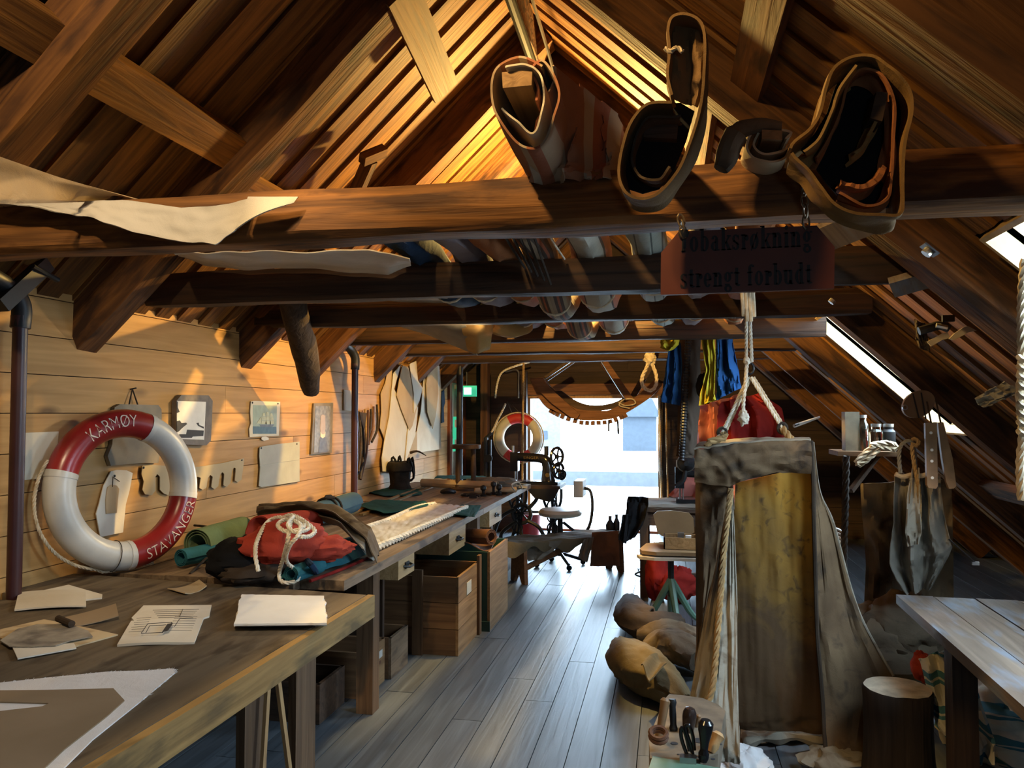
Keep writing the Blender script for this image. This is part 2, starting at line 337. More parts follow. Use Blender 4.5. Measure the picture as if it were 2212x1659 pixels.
stripes('check_cloth', [(0, (.66, .62, .5)), (.3, (.07, .22, .28)), (.42, (.6, .58, .5)), (.5, (.06, .2, .26)), (.72, (.66, .62, .52))], 2, 10, 1)
stripes('stripe_red', [(0, (.42, .40, .33)), (.3, (.10, .08, .07)), (.34, (.42, .17, .12)), (.55, (.10, .08, .07)), (.59, (.42, .39, .32))], 0, 6, 1)
stripes('stripe_brown', [(0, (.22, .15, .09)), (.25, (.05, .03, .02)), (.45, (.24, .07, .03)), (.6, (.05, .03, .02)), (.8, (.26, .2, .12))], 0, 14, 1)
stripes('stripe_grey', [(0, (.30, .32, .28)), (.4, (.06, .07, .06)), (.46, (.26, .28, .24)), (.8, (.08, .08, .07)), (.86, (.3, .31, .27))], 0, 9, 1)
stripes('stripe_rust', [(0, (.27, .11, .05)), (.35, (.36, .28, .19)), (.5, (.28, .09, .04)), (.75, (.34, .24, .15))], 0, 7, 1)
def emit(name, c, s):
    m, nt, B = new(name); B.inputs['Emission Color'].default_value = (*c, 1); B.inputs['Emission Strength'].default_value = s; B.inputs['Base Color'].default_value = (*c, 1); M[name] = m
emit('exit_green', (.05, .55, .3), .8); emit('exit_white', (.6, 1, .85), 1.6)
def glass(name, c, rough=.03):
    m, nt, B = new(name); B.inputs['Base Color'].default_value = (*c, 1); B.inputs['Roughness'].default_value = rough; B.inputs['Transmission Weight'].default_value = 1; B.inputs['IOR'].default_value = 1.45; M[name] = m
glass('jar_glass', (.9, .95, .92))
def thin_glass():
    m, nt, B = new('pane_glass'); t = N(nt, 'ShaderNodeBsdfTransparent'); g = N(nt, 'ShaderNodeBsdfGlossy'); g.inputs['Roughness'].default_value = .02
    mx = N(nt, 'ShaderNodeMixShader'); mx.inputs[0].default_value = .06; nt.links.new(t.outputs[0], mx.inputs[1]); nt.links.new(g.outputs[0], mx.inputs[2])
    nt.links.new(mx.outputs[0], nt.nodes['Material Output'].inputs[0]); M['pane_glass'] = m
thin_glass()

# ------------------------------------------------------------------ the shell
XW, YG = -2.73, 10.15                                # left wall, gable wall
DX0, DX1, DZ = -1.80, -.13, 1.74                     # doorway
SKY = [(5.05, 5.95, 1.06, 1.92), (2.24, 2.98, 1.12, 2.0), (.5, .85, 1.25, 1.8)]   # skylights: Y0, Y1, X0, X1
floor = struct(link('floor', None, Matrix.Identity(4)))
MB().bb((-2.9, -2.6, -.12), (3.8, YG + .1, -.032)).build('subfloor', 'dark_bg', floor)
pw = .156
for k in range(42):
    x = -2.80 + pw * (k + .5); y = -2.5 - rng.random() * 1.5
    while y < YG:
        L = rng.choice((2.6, 3.1, 3.6, 4.1)); y1 = min(y + L, YG + .02)
        if y1 > .6: piece('plank', 'floor_wood', floor, frame((x, (max(y, -2.5) + y1) / 2, -.016 + rng.uniform(-.0012, 0)), (0, 1, 0), (-1, 0, 0), (0, 0, 1)), (y1 - max(y, -2.5) - .004, pw - .0035, .032))
        y += L
wl = struct(link('wall_left', None, Matrix.Identity(4)))
MB().bb((XW - .1, -2.5, 0), (XW - .03, YG, 2.6)).build('backing', 'dark_bg', wl)
ph = .172
for r in range(13):
    z = ph * (r + .5); y = -.4 - rng.random() * 2
    while y < 9.35:
        L = rng.choice((2.4, 2.9, 3.5, 4.2)); y1 = min(y + L, 9.35)
        if y1 > 1: piece('plank', 'wall_wood', wl, frame((XW - .015, (y + y1) / 2, z), (0, 1, 0), (-1, 0, 0), (0, 0, 1)), (y1 - y - .003, .03 + rng.uniform(-.002, .002), ph - .004))
        y += L
MB().bb((XW - .03, -2.5, 0), (XW, .9, 2.2)).build('lining', 'wall_wood', wl)
MB().bb((XW - .03, 9.35, 1.96), (XW, YG, 2.2)).build('lining', 'wall_wood', wl)
# side door in the left wall
d1 = struct(link('door_1', None, Matrix.Translation((XW, 9.75, 0))))
MB().bb((XW - .05, 9.46, 0), (XW - .01, 10.05, 1.94)).build('leaf', 'door_cream', d1)
for z0, z1 in ((.15, .75), (.85, 1.25), (1.35, 1.85)):
    MB().bb((XW - .012, 9.54, z0), (XW + .002, 9.97, z1)).build('panel', 'door_cream', d1)
MB().bb((XW - .02, 9.36, 0), (XW + .03, 9.46, 1.98)).build('casing', 'red_trim', d1)
MB().bb((XW - .02, 10.05, 0), (XW + .03, YG, 1.98)).build('casing', 'red_trim', d1)
MB().bb((XW - .02, 9.36, 1.94), (XW + .03, YG, 2.0)).build('casing', 'red_trim', d1)
MB().tube([(XW, 9.9, .98), (XW + .05, 9.9, .98), (XW + .05, 9.8, .98)], .01).build('handle', 'steel', d1)
s_ = MB().bb((XW + .003, 9.6, 1.05), (XW + .008, 9.85, 1.5)).build('notice', 'exit_green', d1)
MB().bb((XW + .008, 9.66, 1.36), (XW + .010, 9.79, 1.46)).build('pictogram', 'paper_white', s_); MB().bb((XW + .008, 9.66, 1.1), (XW + .010, 9.79, 1.2)).build('pictogram', 'paper_white', s_)
# gable wall with the open doorway
wb = struct(link('wall_back', None, Matrix.Identity(4)))
z = 0
while z < 3.9:
    h = .19; z1 = z + h; zt = z1
    xl = max(XW, RX - (RZ - z) / TL); xr = min(3.6, RX + (RZ - z) / TR)
    spans = [(xl, DX0 - .02), (DX1 + .02, xr)] if z < DZ else [(xl, xr)]
    for a, b in spans:
        while b - a > .02:
            L = min(b - a, rng.choice((2.2, 2.8, 3.4))); 
            if b - a - L < .2: L = b - a
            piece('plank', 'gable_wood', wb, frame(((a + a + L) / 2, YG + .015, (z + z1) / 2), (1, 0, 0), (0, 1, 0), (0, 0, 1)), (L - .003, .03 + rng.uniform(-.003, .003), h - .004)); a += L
    z = z1
MB().bb((XW - .1, YG + .03, -.1), (DX0 - .02, YG + .12, 4.1)).bb((DX1 + .02, YG + .03, -.1), (3.8, YG + .12, 4.1)).bb((DX0 - .02, YG + .03, DZ + .01), (DX1 + .02, YG + .12, 4.1)).build('backing', 'dark_bg', wb)
d2 = struct(link('door_2', None, Matrix.Translation(((DX0 + DX1) / 2, YG, 0))))
MB().bb((DX0 - .05, YG - .06, 0), (DX0, YG + .13, DZ)).build('jamb', 'jamb_wood', d2)
MB().bb((DX1, YG - .06, 0), (DX1 + .06, YG + .13, DZ)).build('jamb', 'jamb_wood', d2)
MB().bb((DX0 - .1, YG - .05, DZ), (DX1 + .1, YG + .13, DZ + .045)).build('head_jamb', 'jamb_wood', d2)
MB().bb((DX0 - .22, YG - .09, DZ + .045), (DX1 + .2, YG - .001, DZ + .19)).build('lintel', 'rim_wood', d2)
MB().bb((DX0 - .02, YG - .06, -.01), (DX1 + .02, YG + .13, .028)).build('threshold', 'red_trim', d2)
portal(((DX0 + DX1) / 2, YG + .1, DZ / 2), (PI / 2, 0, PI), DX1 - DX0, DZ)
WX0, WX1, WZ0, WZ1 = .1, .6, 1.0, 1.45
wf = struct(MB().bb((-2.9, -2.62, -.1), (WX0, -2.5, 4.2)).bb((WX1, -2.62, -.1), (3.9, -2.5, 4.2)).bb((WX0, -2.62, -.1), (WX1, -2.5, WZ0)).bb((WX0, -2.62, WZ1), (WX1, -2.5, 4.2)).build('wall_front', 'dark_x'))
w4 = struct(link('window_4', None, Matrix.Translation((.35, -2.56, WZ0))))
for a, b in (((WX0, -2.6, WZ0), (WX0 + .05, -2.52, WZ1)), ((WX1 - .05, -2.6, WZ0), (WX1, -2.52, WZ1)), ((WX0, -2.6, WZ0), (WX1, -2.52, WZ0 + .05)), ((WX0, -2.6, WZ1 - .05), (WX1, -2.52, WZ1)), ((.33, -2.6, WZ0), (.37, -2.52, WZ1))): MB().bb(a, b).build('frame', 'jamb_wood', w4, 0)
MB().bb((WX0 + .05, -2.565, WZ0 + .05), (WX1 - .05, -2.56, WZ1 - .05)).build('pane', 'pane_glass', w4, 0)
portal(((WX0 + WX1) / 2, -2.58, (WZ0 + WZ1) / 2), (-PI / 2, 0, PI), WX1 - WX0, WZ1 - WZ0)
# ceiling: two boarded slopes, rafters, noggings, ridge
ceil = struct(link('ceiling', None, Matrix.Identity(4)))
eL = V((-1, 0, -TL)).normalized(); nL = V((TL, 0, -1)).normalized(); eR = V((1, 0, -TR)).normalized(); nR = V((-TR, 0, -1)).normalized()   # down-slope and inward axes
def slope_board(side, y, x0, x1, wdt, th, off, mat='roof_wood', name='board', wob=0):   # board between two X along a slope; off = inward offset of its middle
    e, n, T = (eL, nL, TL) if side < 0 else (eR, nR, TR)
    zz = zL if side < 0 else zR; a = V((x0, y, zz(x0))); b = V((x1, y, zz(x1))); L = (b - a).length
    c = (a + b) / 2 + n * off
    yv = V((0, math.cos(wob), 0)) + e * math.sin(wob); ev = (e - yv * e.dot(yv)).normalized()
    return piece(name, mat, ceil, frame(c, ev, yv, ev.cross(yv)), (round(L, 2), wdt, th))
XE = 3.5
y = 1.15; k = 0
while y < YG:
    for lay in (0, 1):
        yy = y + .1 * lay; wd = (.122, .13)[lay] + rng.uniform(-.012, .008); off = (-.012, -.031)[lay]; wob = rng.uniform(-.006, .006)
        slope_board(-1, yy, RX - .01, XW - .03, wd, .022, off, wob=wob)
        hit = [s for s in SKY if s[0] - .03 < yy + wd / 2 and yy - wd / 2 < s[1] + .03]
        if hit:
            s = hit[0]; slope_board(1, yy, RX + .01, s[2] - .02, wd, .022, off); slope_board(1, yy, s[3] + .02, XE, wd, .022, off)
        else: slope_board(1, yy, RX + .01, XE, wd, .022, off, wob=wob)
    y += .2
def slab(side, y0, y1, x0, x1):
    zz, n = (zL, nL) if side < 0 else (zR, nR); p = [V((x0, y0, zz(x0))), V((x1, y0, zz(x1))), V((x1, y1, zz(x1))), V((x0, y1, zz(x0)))]
    return [q - n * .052 for q in p] + [q - n * .075 for q in p]
mb = MB().hexa(slab(-1, -2.6, YG + .1, RX - .0, XW - .2)); mb.build('sheathing', 'dark_bg', ceil, 0)
mb = MB(); ys = -2.6
for s in sorted(SKY):
    mb.hexa(slab(1, ys, s[0], RX, 3.9)); mb.hexa(slab(1, s[0], s[1], RX, s[2])); mb.hexa(slab(1, s[0], s[1], s[3], 3.9)); ys = s[1]
mb.hexa(slab(1, ys, YG + .1, RX, 3.9)); mb.build('sheathing', 'dark_bg', ceil, 0)
MB().bb((RX - .25, -2.6, RZ + .06), (RX + .25, YG + .1, RZ + .12)).build('ridge_cap', 'dark_bg', ceil)
MB().bb((RX - .02, 1, RZ - .22), (RX + .02, YG, RZ - .0)).build('ridge_board', 'rafter_wood', ceil)
RL = [2.14, 3.20, 4.62, 5.66, 6.95, 8.05, 9.15]; RR = [1.98, 3.24, 4.82, 6.40, 7.86, 9.15]
def rafter(side, y, x0, x1, wd, dp, seed):
    e, n = (eL, nL) if side < 0 else (eR, nR); zz = zL if side < 0 else zR
    a = V((x0, y, zz(x0))); b = V((x1, y, zz(x1))); L = (b - a).length; m = 15; m_ = MB(); base = []
    for i in range(m):
        t = i / (m - 1); q = lambda s: nz(t * 5 + seed * 7.3, s * 3.1) * .022
        c = [(-wd / 2 + q(1), 0), (wd / 2 + q(2), 0), (wd / 2 + q(3), -dp * .72), (wd / 2 - .03 + q(3), -dp + q(4) * .6), (-wd / 2 + .03 + q(5), -dp + q(6) * .6), (-wd / 2 + q(5), -dp * .72)]
        m_.v += [V((t * L, cy, cz)) for cy, cz in c]
    for i in range(m - 1):
        for k in range(6): m_.f.append((i * 6 + k, i * 6 + (k + 1) % 6, (i + 1) * 6 + (k + 1) % 6, (i + 1) * 6 + k))
    m_.f.append(tuple(range(6))[::-1]); m_.f.append(tuple(range(6 * m - 6, 6 * m)))
    return link('rafter', m_.mesh('rafter', M['rafter_wood'], 30), frame(a, e, (0, 1, 0) if e.cross(V((0, 1, 0))).z > 0 else (0, -1, 0), -n), ceil)
for i, y in enumerate(RL): rafter(-1, y, RX, XW - .13, .19, .165, i)
for i, y in enumerate(RR): rafter(1, y, RX, XE - .15, .19, .155, i + 20)
def nog(side, y0, y1, xm, wd, th, off, mat='roof_wood', tilt=0):     # a board lying along the length of the roof
    e, n = (eL, nL) if side < 0 else (eR, nR); zz = zL if side < 0 else zR; c = V((xm, (y0 + y1) / 2, zz(xm))) + n * off
    yd = (V((0, 1, 0)) + e * tilt).normalized(); return piece('nogging', mat, ceil, frame(c, yd, e - yd * e.dot(yd), n), (y1 - y0, wd, th))
nog(-1, 2.22, 3.12, -1.98, .16, .10, .06); nog(-1, 3.28, 4.54, -2.08, .17, .10, .06); nog(-1, 1.2, 2.05, -1.98, .16, .10, .06)
nog(-1, 3.1, 4.0, -1.27, .17, .025, .172, tilt=.1); nog(-1, 4.7, 5.6, -1.86, .16, .06, .05); nog(1, 3.3, 4.75, .2, .14, .05, .04, 'rafter_wood'); nog(1, 2.05, 3.15, .35, .14, .05, .04, 'rafter_wood')
nog(1, 4.9, 6.3, 2.35, .14, .06, .05, 'rafter_wood'); nog(1, 3.3, 4.75, 2.2, .15, .06, .05, 'rafter_wood')
for (a, b, w_, d_, mt) in ((onY(1775, 516, 2.75), onY(1896, 466, 2.6), .10, .03, 'right_table'), (onY(1925, 622, 3.45), onY(2010, 598, 3.4), .12, .03, 'right_table'), (onL(765, 425, .19), onL(800, 345, .19), .07, .05, 'rafter_wood'), (onL(782, 345, .2), onL(830, 325, .2), .05, .06, 'rafter_wood')):
    a, b = V(a), V(b); dd = (b - a).normalized(); sv = dd.cross(nR).normalized(); piece('brace', mt, ceil, frame((a + b) / 2, dd, sv, dd.cross(sv)), ((b - a).length, w_, d_))
# skylights
for i, (y0, y1, x0, x1) in enumerate(SKY):
    wn = struct(link('window_%d' % (i + 1), None, Matrix.Translation((x0, y0, zR(x0)))))
    up = -nR * .30
    def P(x, yv, k): return V((x, yv, zR(x))) + nR * .02 + (up + nR * -.02) * k
    for (a, b, o) in (((x0, y1), (x1, y1), V((0, .02, 0))), ((x0, y0), (x1, y0), V((0, -.02, 0)))):
        for k0, k1 in ((0, .44), (.46, 1)):
            p = [P(*a, k0), P(*b, k0), P(*b, k1), P(*a, k1)]; MB().hexa(p + [q + o for q in p]).build('reveal', 'reveal_paint', wn, 0)
    for xx, o in ((x0, -eR * .02), (x1, eR * .02)):
        p = [P(xx, y0 - .02, 0), P(xx, y1 + .02, 0), P(xx, y1 + .02, 1), P(xx, y0 - .02, 1)]; MB().hexa(p + [q + o for q in p]).build('reveal', 'reveal_paint', wn, 0)
    p = [P(x0, y0, .93), P(x1, y0, .93), P(x1, y1, .93), P(x0, y1, .93)]; MB().hexa(p + [q - nR * .006 for q in p]).build('pane', 'pane_glass', wn, 0)
    c = P((x0 + x1) / 2, (y0 + y1) / 2, .97); d = bpy.data.lights.new('portal', 'AREA'); d.shape = 'RECTANGLE'; d.size = (V((x1, 0, zR(x1))) - V((x0, 0, zR(x0)))).length; d.size_y = y1 - y0; d.cycles.is_portal = True
    o = bpy.data.objects.new('portal', d); COL.objects.link(o); o.matrix_world = frame(c, eR, (-nR).cross(eR), -nR)
# outside: quay, low wall, buildings across the harbour
struct(tag(MB().bb((-40, YG + .12, -.3), (40, 60, -.12)).build('ground', 'quay'), 'pale sunlit quay outside the open doorway', 'quay'))
tag(MB().bb((-30, 17.7, -.12), (30, 18.1, .2)).build('quay_wall', 'stone'), 'low grey quay wall running across the view outside the doorway', 'wall')
def house(x0, x1, yy, h, mat, wins, label):
    t = thing('harbour_building', ((x0 + x1) / 2, yy, -.12), label, 'building')
    MB().bb((x0, yy, -.12), (x1, yy + 5, h)).build('wall', mat, t)
    xm = (x0 + x1) / 2; MB().prism([(x0 - .2, yy - .2, h), (x1 + .2, yy - .2, h), (xm, yy - .2, h + 2)], (0, 5.4, 0)).build('roof', 'far_wall', t)
    for a, b, c, d in wins: MB().bb((a, yy - .05, c), (b, yy, d)).build('window', 'far_wall', t)
a = onY(1345, 900, 34); b = onY(1408, 1000, 34)
house(-9.4, -5.0, 36, 3.4, 'far_light', [(-8.9, -8.4, 0, 1.6), (-7.6, -7.0, .3, .9), (-6.5, -5.6, .3, .7)], 'far pale building with small dark windows seen at the middle of the doorway')
house(a.x, b.x + .2, 34, a.z, 'far_wall', [(a.x + .2, b.x - .1, b.z + .1, b.z + .4)], 'far blue-grey building on the right side of the doorway view')

# ------------------------------------------------------------------ tie beams
ZB = 2.10
BEAMS = [(2.30, .165, 'nearest tie beam, with the rolled canvases and the red sign hung on it'),
         (3.52, .16, 'second tie beam, shaded hewn log just behind the red sign'),
         (4.60, .15, 'third tie beam, shaded log carrying the rope of the hanging canvas'),
         (5.86, .14, 'fourth tie beam, shaded log behind the draped tan sailcloth'),
         (7.12, .13, 'fifth tie beam, thin shaded log with a pale lower edge'),
         (8.22, .13, 'sixth tie beam, furthest from the sign and nearest the doorway')]
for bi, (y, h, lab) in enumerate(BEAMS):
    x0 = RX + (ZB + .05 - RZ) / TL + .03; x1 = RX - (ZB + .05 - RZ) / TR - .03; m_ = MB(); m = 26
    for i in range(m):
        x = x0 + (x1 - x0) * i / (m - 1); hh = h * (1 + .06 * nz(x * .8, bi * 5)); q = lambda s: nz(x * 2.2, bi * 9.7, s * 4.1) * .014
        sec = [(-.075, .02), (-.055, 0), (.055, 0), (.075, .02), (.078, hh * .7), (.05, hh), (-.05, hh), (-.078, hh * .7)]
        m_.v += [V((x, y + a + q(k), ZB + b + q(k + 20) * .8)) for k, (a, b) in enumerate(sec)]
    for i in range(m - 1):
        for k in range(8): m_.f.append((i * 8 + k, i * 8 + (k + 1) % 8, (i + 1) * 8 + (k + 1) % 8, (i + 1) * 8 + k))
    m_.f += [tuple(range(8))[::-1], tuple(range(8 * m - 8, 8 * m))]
    tag(m_.build('tie_beam', 'beam_wood' if bi == 0 else 'beam_shaded', None, 40), lab, 'beam', 'tie beams across the loft')
def bar(a, b, wd, dp, name, mat, parent=None, upv=(0, 0, 1)):       # squared timber between two points
    a, b = V(a), V(b); d = (b - a).normalized(); s = d.cross(V(upv)).normalized(); u = s.cross(d)
    c = [a + s * i * wd / 2 + u * j * dp / 2 for i, j in ((-1, -1), (1, -1), (1, 1), (-1, 1))]
    return MB().hexa(c + [p + (b - a) for p in c]).build(name, mat, parent, 0)
# hanging log stub and short struts at the left eave
p0 = onX(640, 690, -2.28); p1 = onX(672, 845, -2.42)
tag(MB().tube(cr([p0 + (p0 - p1) * .3, p0, (p0 + p1) / 2 + V((.01, 0, .02)), p1], 12), [.085, .085, .084, .082, .08, .082, .083, .08, .078, .074, .07, .06], 12).jitter(.014, 7).build('log_strut', 'log_bark'), 'dark bark-covered log stub hanging in front of the left plank wall', 'log')
# ridge pipe with cable and clamp
t = thing('ridge_conduit', (RX + .04, 3.0, 3.5), 'dark steel conduit running below the roof ridge with a cable beside it', 'pipe')
MB().tube([(RX + .05, 1.2, 3.60), (RX + .05, 3.1, 3.58), (RX + .05, 4.6, 3.50)], .026, 10).build('pipe', 'pipe_dark', t)
MB().tube(cr([(RX + .13, 2.6, 3.66), (RX + .135, 4.1, 3.60), (RX + .18, 4.9, 3.36)], 10), .010, 6).build('cable', 'steel', t)
MB().box((RX + .03, 3.2, 3.57), (.05, .05, .08)).tube([(RX + .02, 3.2, 3.54), (RX + .02, 3.2, 3.38)], .006).build('clamp', 'steel', t)
t = thing('spot_lamp', (-.62, 5.25, 3.0), 'small black spot lamp on the ridge conduit, half hidden by the orange striped roll', 'lamp')
MB().tube([(RX + .05, 5.25, 3.55), (-.68, 5.25, 3.26)], .012).build('arm', 'iron', t); MB().lathe([(.0, .12), (.03, .12), (.045, .05), (.055, 0)], (-.66, 5.25, 3.2), 14).build('shade', 'iron', t)

# ------------------------------------------------------------------ rolls and canvases on the beams
def ribbon(path, ext, th=.006, n=70, m=14, amp=.008, seed=0, taper=0, close=False, drop=0):   # a cloth strip standing on its edge path, carried along ext
    pts = cr(path, n, close); c = sum(pts, V()) / len(pts); ext = V(ext)
    def fn(u, v):
        p = pts[min(n - 1, int(round(u * (n - 1))))]; q = c + (p - c) * (1 - taper * v) + ext * v
        a = amp * (.35 + v); q = q + V((nz(p.x * 9 + seed, v * 3, p.z * 9), 0, nz(p.x * 9, v * 3 + seed, p.z * 9))) * a
        q.z -= drop * v * v; q.y += nz(u * 9, seed) * .012 * (1 - v); return q
    return MB().sheet(fn, n, m, th)
def px(pts, y): return [onY(a, b, y) for a, b in pts]
# roll 1: orange striped roll around a plank
YN = 1.95
t = thing('canvas_roll', onY(1140, 330, YN), 'orange and cream striped canvas roll around a plank, leftmost roll on the nearest beam', 'canvas roll', 'canvas rolls on the nearest beam')
sp = [(1172, 140), (1120, 122), (1078, 140), (1060, 180), (1066, 235), (1090, 285), (1120, 315), (1155, 322), (1180, 300), (1200, 255), (1212, 205), (1200, 160), (1170, 128), (1145, 150), (1162, 185), (1158, 215)]
ribbon(px(sp, YN), (-.01, .8, -.02), .006, 90, 16, .02, 3).build('wrap', 'stripe_rust', t)
ins = [(1092, 146), (1130, 140), (1160, 155), (1172, 190), (1168, 240), (1150, 285), (1120, 262), (1085, 232)]
ribbon(px(ins, YN - .03), (0, .8, 0), .005, 50, 6, .006, 8).build('lining', 'canvas_white', t)
c = [onY(1084, 156, YN - .02), onY(1150, 150, YN - .02), onY(1148, 184, YN - .02), onY(1086, 190, YN - .02)]
MB().hexa([*c, *[p + V((0, .82, 0)) for p in c]]).build('plank', 'crate_y', t, 0)
# loose end hanging at its right side
rows = [((1205, 150, 2.0), (1330, 240, 2.6)), ((1185, 230, 2.02), (1345, 285, 2.5)), ((1165, 300, 2.05), (1350, 335, 2.4)), ((1140, 355, 2.1), (1345, 370, 2.32)), ((1150, 398, 2.2), (1335, 388, 2.24))]
def panel(rows, nu=24, nv=30, amp=.02, freq=3, seed=0, th=.004, edge=.0):
    def fn(u, v):
        a, b = lerpl([r[0] for r in rows], v), lerpl([r[1] for r in rows], v)
        p = onY(*a).lerp(onY(*b), u); f = amp * (math.sin(u * PI * 2 * freq + seed + 1.2 * nz(v * 2, seed)) * .6 + nz(u * 5, v * 4, seed) * 1.2 + .5 * nz(u * 14, v * 11, seed))
        return p + V((.3 * f, f, 0)) + V((nz(v * 14, seed), 0, nz(u * 14, seed))) * edge
    return MB().sheet(fn, nu, nv, th)
panel(rows, 26, 24, .05, 2.5, 4).build('loose_end', 'stripe_rust', t)
# roll 2: tall looped olive strip
t = thing('canvas_roll', onY(1420, 430, YN), 'olive canvas strip looped below the nearest beam and standing tall above it', 'canvas roll', 'canvas rolls on the nearest beam')
lp = [(1452, 218), (1400, 222), (1362, 262), (1340, 320), (1334, 380), (1350, 418), (1385, 430), (1425, 420), (1462, 375), (1492, 310), (1512, 240), (1524, 170), (1526, 90), (1516, 45), (1485, 26), (1452, 32), (1440, 62), (1443, 110), (1438, 160), (1448, 206)]
ribbon(px(lp, 1.9), (.01, .12, .0), .007, 100, 8, .012, 21).build('loop', 'olive_roll', t)
MB().prism(px([(1440, 225), (1400, 232), (1370, 268), (1350, 320), (1345, 378), (1358, 408), (1388, 418), (1424, 408), (1456, 368), (1482, 305), (1500, 240), (1470, 222)], 2.0), (0, .006, 0)).build('inner_shade', 'black_cloth', t, 0)  # black sheet painting the shade inside the loop
panel([((1443, 50, 1.96), (1520, 50, 1.96)), ((1444, 110, 1.95), (1524, 100, 1.95)), ((1440, 165, 1.95), (1522, 170, 1.95)), ((1450, 215, 1.96), (1508, 232, 1.96))], 14, 16, .012, 1.5, 3).build('folded_strip', 'olive_roll', t)
ln = [(1470, 250), (1400, 255), (1370, 300), (1362, 350), (1385, 385), (1425, 388), (1448, 360)]
ribbon(px(ln, 1.93), (0, .06, 0), .006, 40, 6, .01, 25).build('lining', 'canvas_dark', t)
c = [onY(1388, 258, 1.97), onY(1465, 264, 1.97), onY(1462, 300, 1.97), onY(1390, 296, 1.97)]
MB().hexa([*c, *[p + V((0, .75, 0)) for p in c]]).build('plank', 'dark_x', t, 0)
MB().rope(cr(px([(1436, 104), (1448, 112), (1462, 102), (1474, 112)], 1.885), 12), .006).build('tie', 'rope', t)
# roll 3: small roll with hanging tail
t = thing('canvas_roll', onY(1660, 362, 2.2), 'small cream canvas roll with a rope-whipped tail, lying low on the nearest beam', 'canvas roll', 'canvas rolls on the nearest beam')
ribbon(px([(1700, 300), (1712, 285), (1690, 276), (1640, 272), (1620, 290), (1612, 320), (1630, 345), (1665, 352), (1700, 338), (1708, 310), (1690, 322), (1650, 330), (1632, 312), (1642, 288)], 2.12), (0, .6, .0), .006, 70, 8, .012, 31).build('wrap', 'canvas', t)
c = [onY(1646, 280, 2.10), onY(1690, 282, 2.10), onY(1690, 302, 2.10), onY(1646, 300, 2.10)]
MB().hexa([*c, *[p + V((0, .6, 0)) for p in c]]).build('plank', 'crate_y', t, 0)
MB().tube(cr(px([(1690, 272), (1640, 270), (1600, 280), (1580, 310), (1566, 345), (1556, 366)], 2.12), 24), [.012 + .012 * math.sin(i / 23 * PI) + .01 * (i > 10) for i in range(24)], 10).jitter(.006, 16).build('tail', 'canvas_brown', t)
# roll 4: large hooded shape
t = thing('canvas_roll', onY(1850, 460, 1.95), 'large drop-shaped brown canvas bundle with dark open folds, rightmost on the nearest beam', 'canvas roll', 'canvas rolls on the nearest beam')
o4 = [(1712, 322), (1748, 285), (1772, 245), (1790, 190), (1806, 150), (1842, 124), (1884, 122), (1915, 145), (1938, 165), (1962, 195), (1966, 235), (1954, 300), (1948, 360), (1950, 430), (1940, 462), (1900, 462), (1850, 456), (1806, 436), (1775, 400), (1750, 362)]
ribbon(px(o4, 1.92), (.01, .14, .0), .007, 110, 8, .016, 41, close=True).build('hood', 'canvas_ochre', t)
MB().prism(px([(1730, 322), (1760, 288), (1786, 245), (1802, 195), (1818, 158), (1845, 138), (1882, 134), (1908, 152), (1930, 175), (1948, 200), (1950, 235), (1940, 300), (1936, 360), (1936, 430), (1926, 448), (1900, 450), (1852, 444), (1815, 428), (1785, 395), (1760, 360)], 2.04), (0, .006, 0)).build('inner_shade', 'black_cloth', t, 0)  # black sheet standing for the shadowed hollow of the hood
i4 = [(1768, 340), (1792, 300), (1818, 235), (1838, 175), (1868, 150), (1905, 165), (1925, 215), (1930, 300), (1925, 380), (1915, 425), (1870, 440), (1815, 415)]
ribbon(px(i4, 1.95), (.0, .08, 0), .006, 80, 8, .02, 44).build('fold', 'rust', t)
ribbon(px([(1740, 330), (1775, 300), (1800, 240), (1815, 190), (1850, 140)], 1.9), (.01, .12, 0), .006, 30, 6, .02, 47).build('fold', 'canvas_tan', t)
ribbon(px([(1818, 398), (1850, 408), (1880, 402), (1905, 385), (1918, 360)], 1.94), (.0, .09, .0), .012, 30, 6, .02, 48).build('fold', 'rust', t)
ribbon(px([(1845, 335), (1870, 318), (1885, 290), (1900, 262), (1908, 230)], 1.96), (.0, .07, 0), .008, 30, 6, .02, 49).build('fold', 'canvas_tan', t)
c = [onY(1893, 198, 1.95), onY(1918, 200, 1.95), onY(1906, 262, 1.95), onY(1880, 255, 1.95)]
MB().hexa([*c, *[p + V((0, .6, 0)) for p in c]]).build('plank', 'dark_x', t, 0)
# canvas lying over the left end of the nearest beam
t = thing('canvas_sheet', onY(330, 520, 2.2), 'cream canvas draped over the left half of the nearest beam', 'canvas')
topl = [(-30, 434), (90, 438), (190, 434), (270, 432), (390, 448), (470, 444), (548, 428)]
botl = [(-30, 438), (70, 444), (150, 464), (215, 474), (290, 502), (400, 524), (472, 529), (508, 496)]
def fn(u, v):
    a, b = lerpl(topl, u), lerpl(botl, u); q = onY(*a, 2.19)
    if v < .3: p = V((q.x, 2.19 + .17 * (1 - v / .3), q.z + .004))
    else: p = q.lerp(onY(*b, 2.16), (v - .3) / .7)
    return p + V((0, (-.012 - .014 * math.sin(u * 17)) * max(0, v - .3) + .008 * nz(u * 14, v * 6), .008 * nz(u * 12, v * 3) * v))
MB().sheet(fn, 70, 24, .004).build('drape', 'canvas_white', t)
def fn(u, v):
    a = lerpl([(540, 427), (512, 498)], v); b = lerpl([(648, 427), (640, 441)], v); p = onY(*a, 2.165).lerp(onY(*b, 2.185), u); return p + V((0, -.012 - .03 * math.sin(u * 3) * v, 0))
MB().sheet(fn, 14, 8, .004).build('turned_corner', 'canvas_white', t)
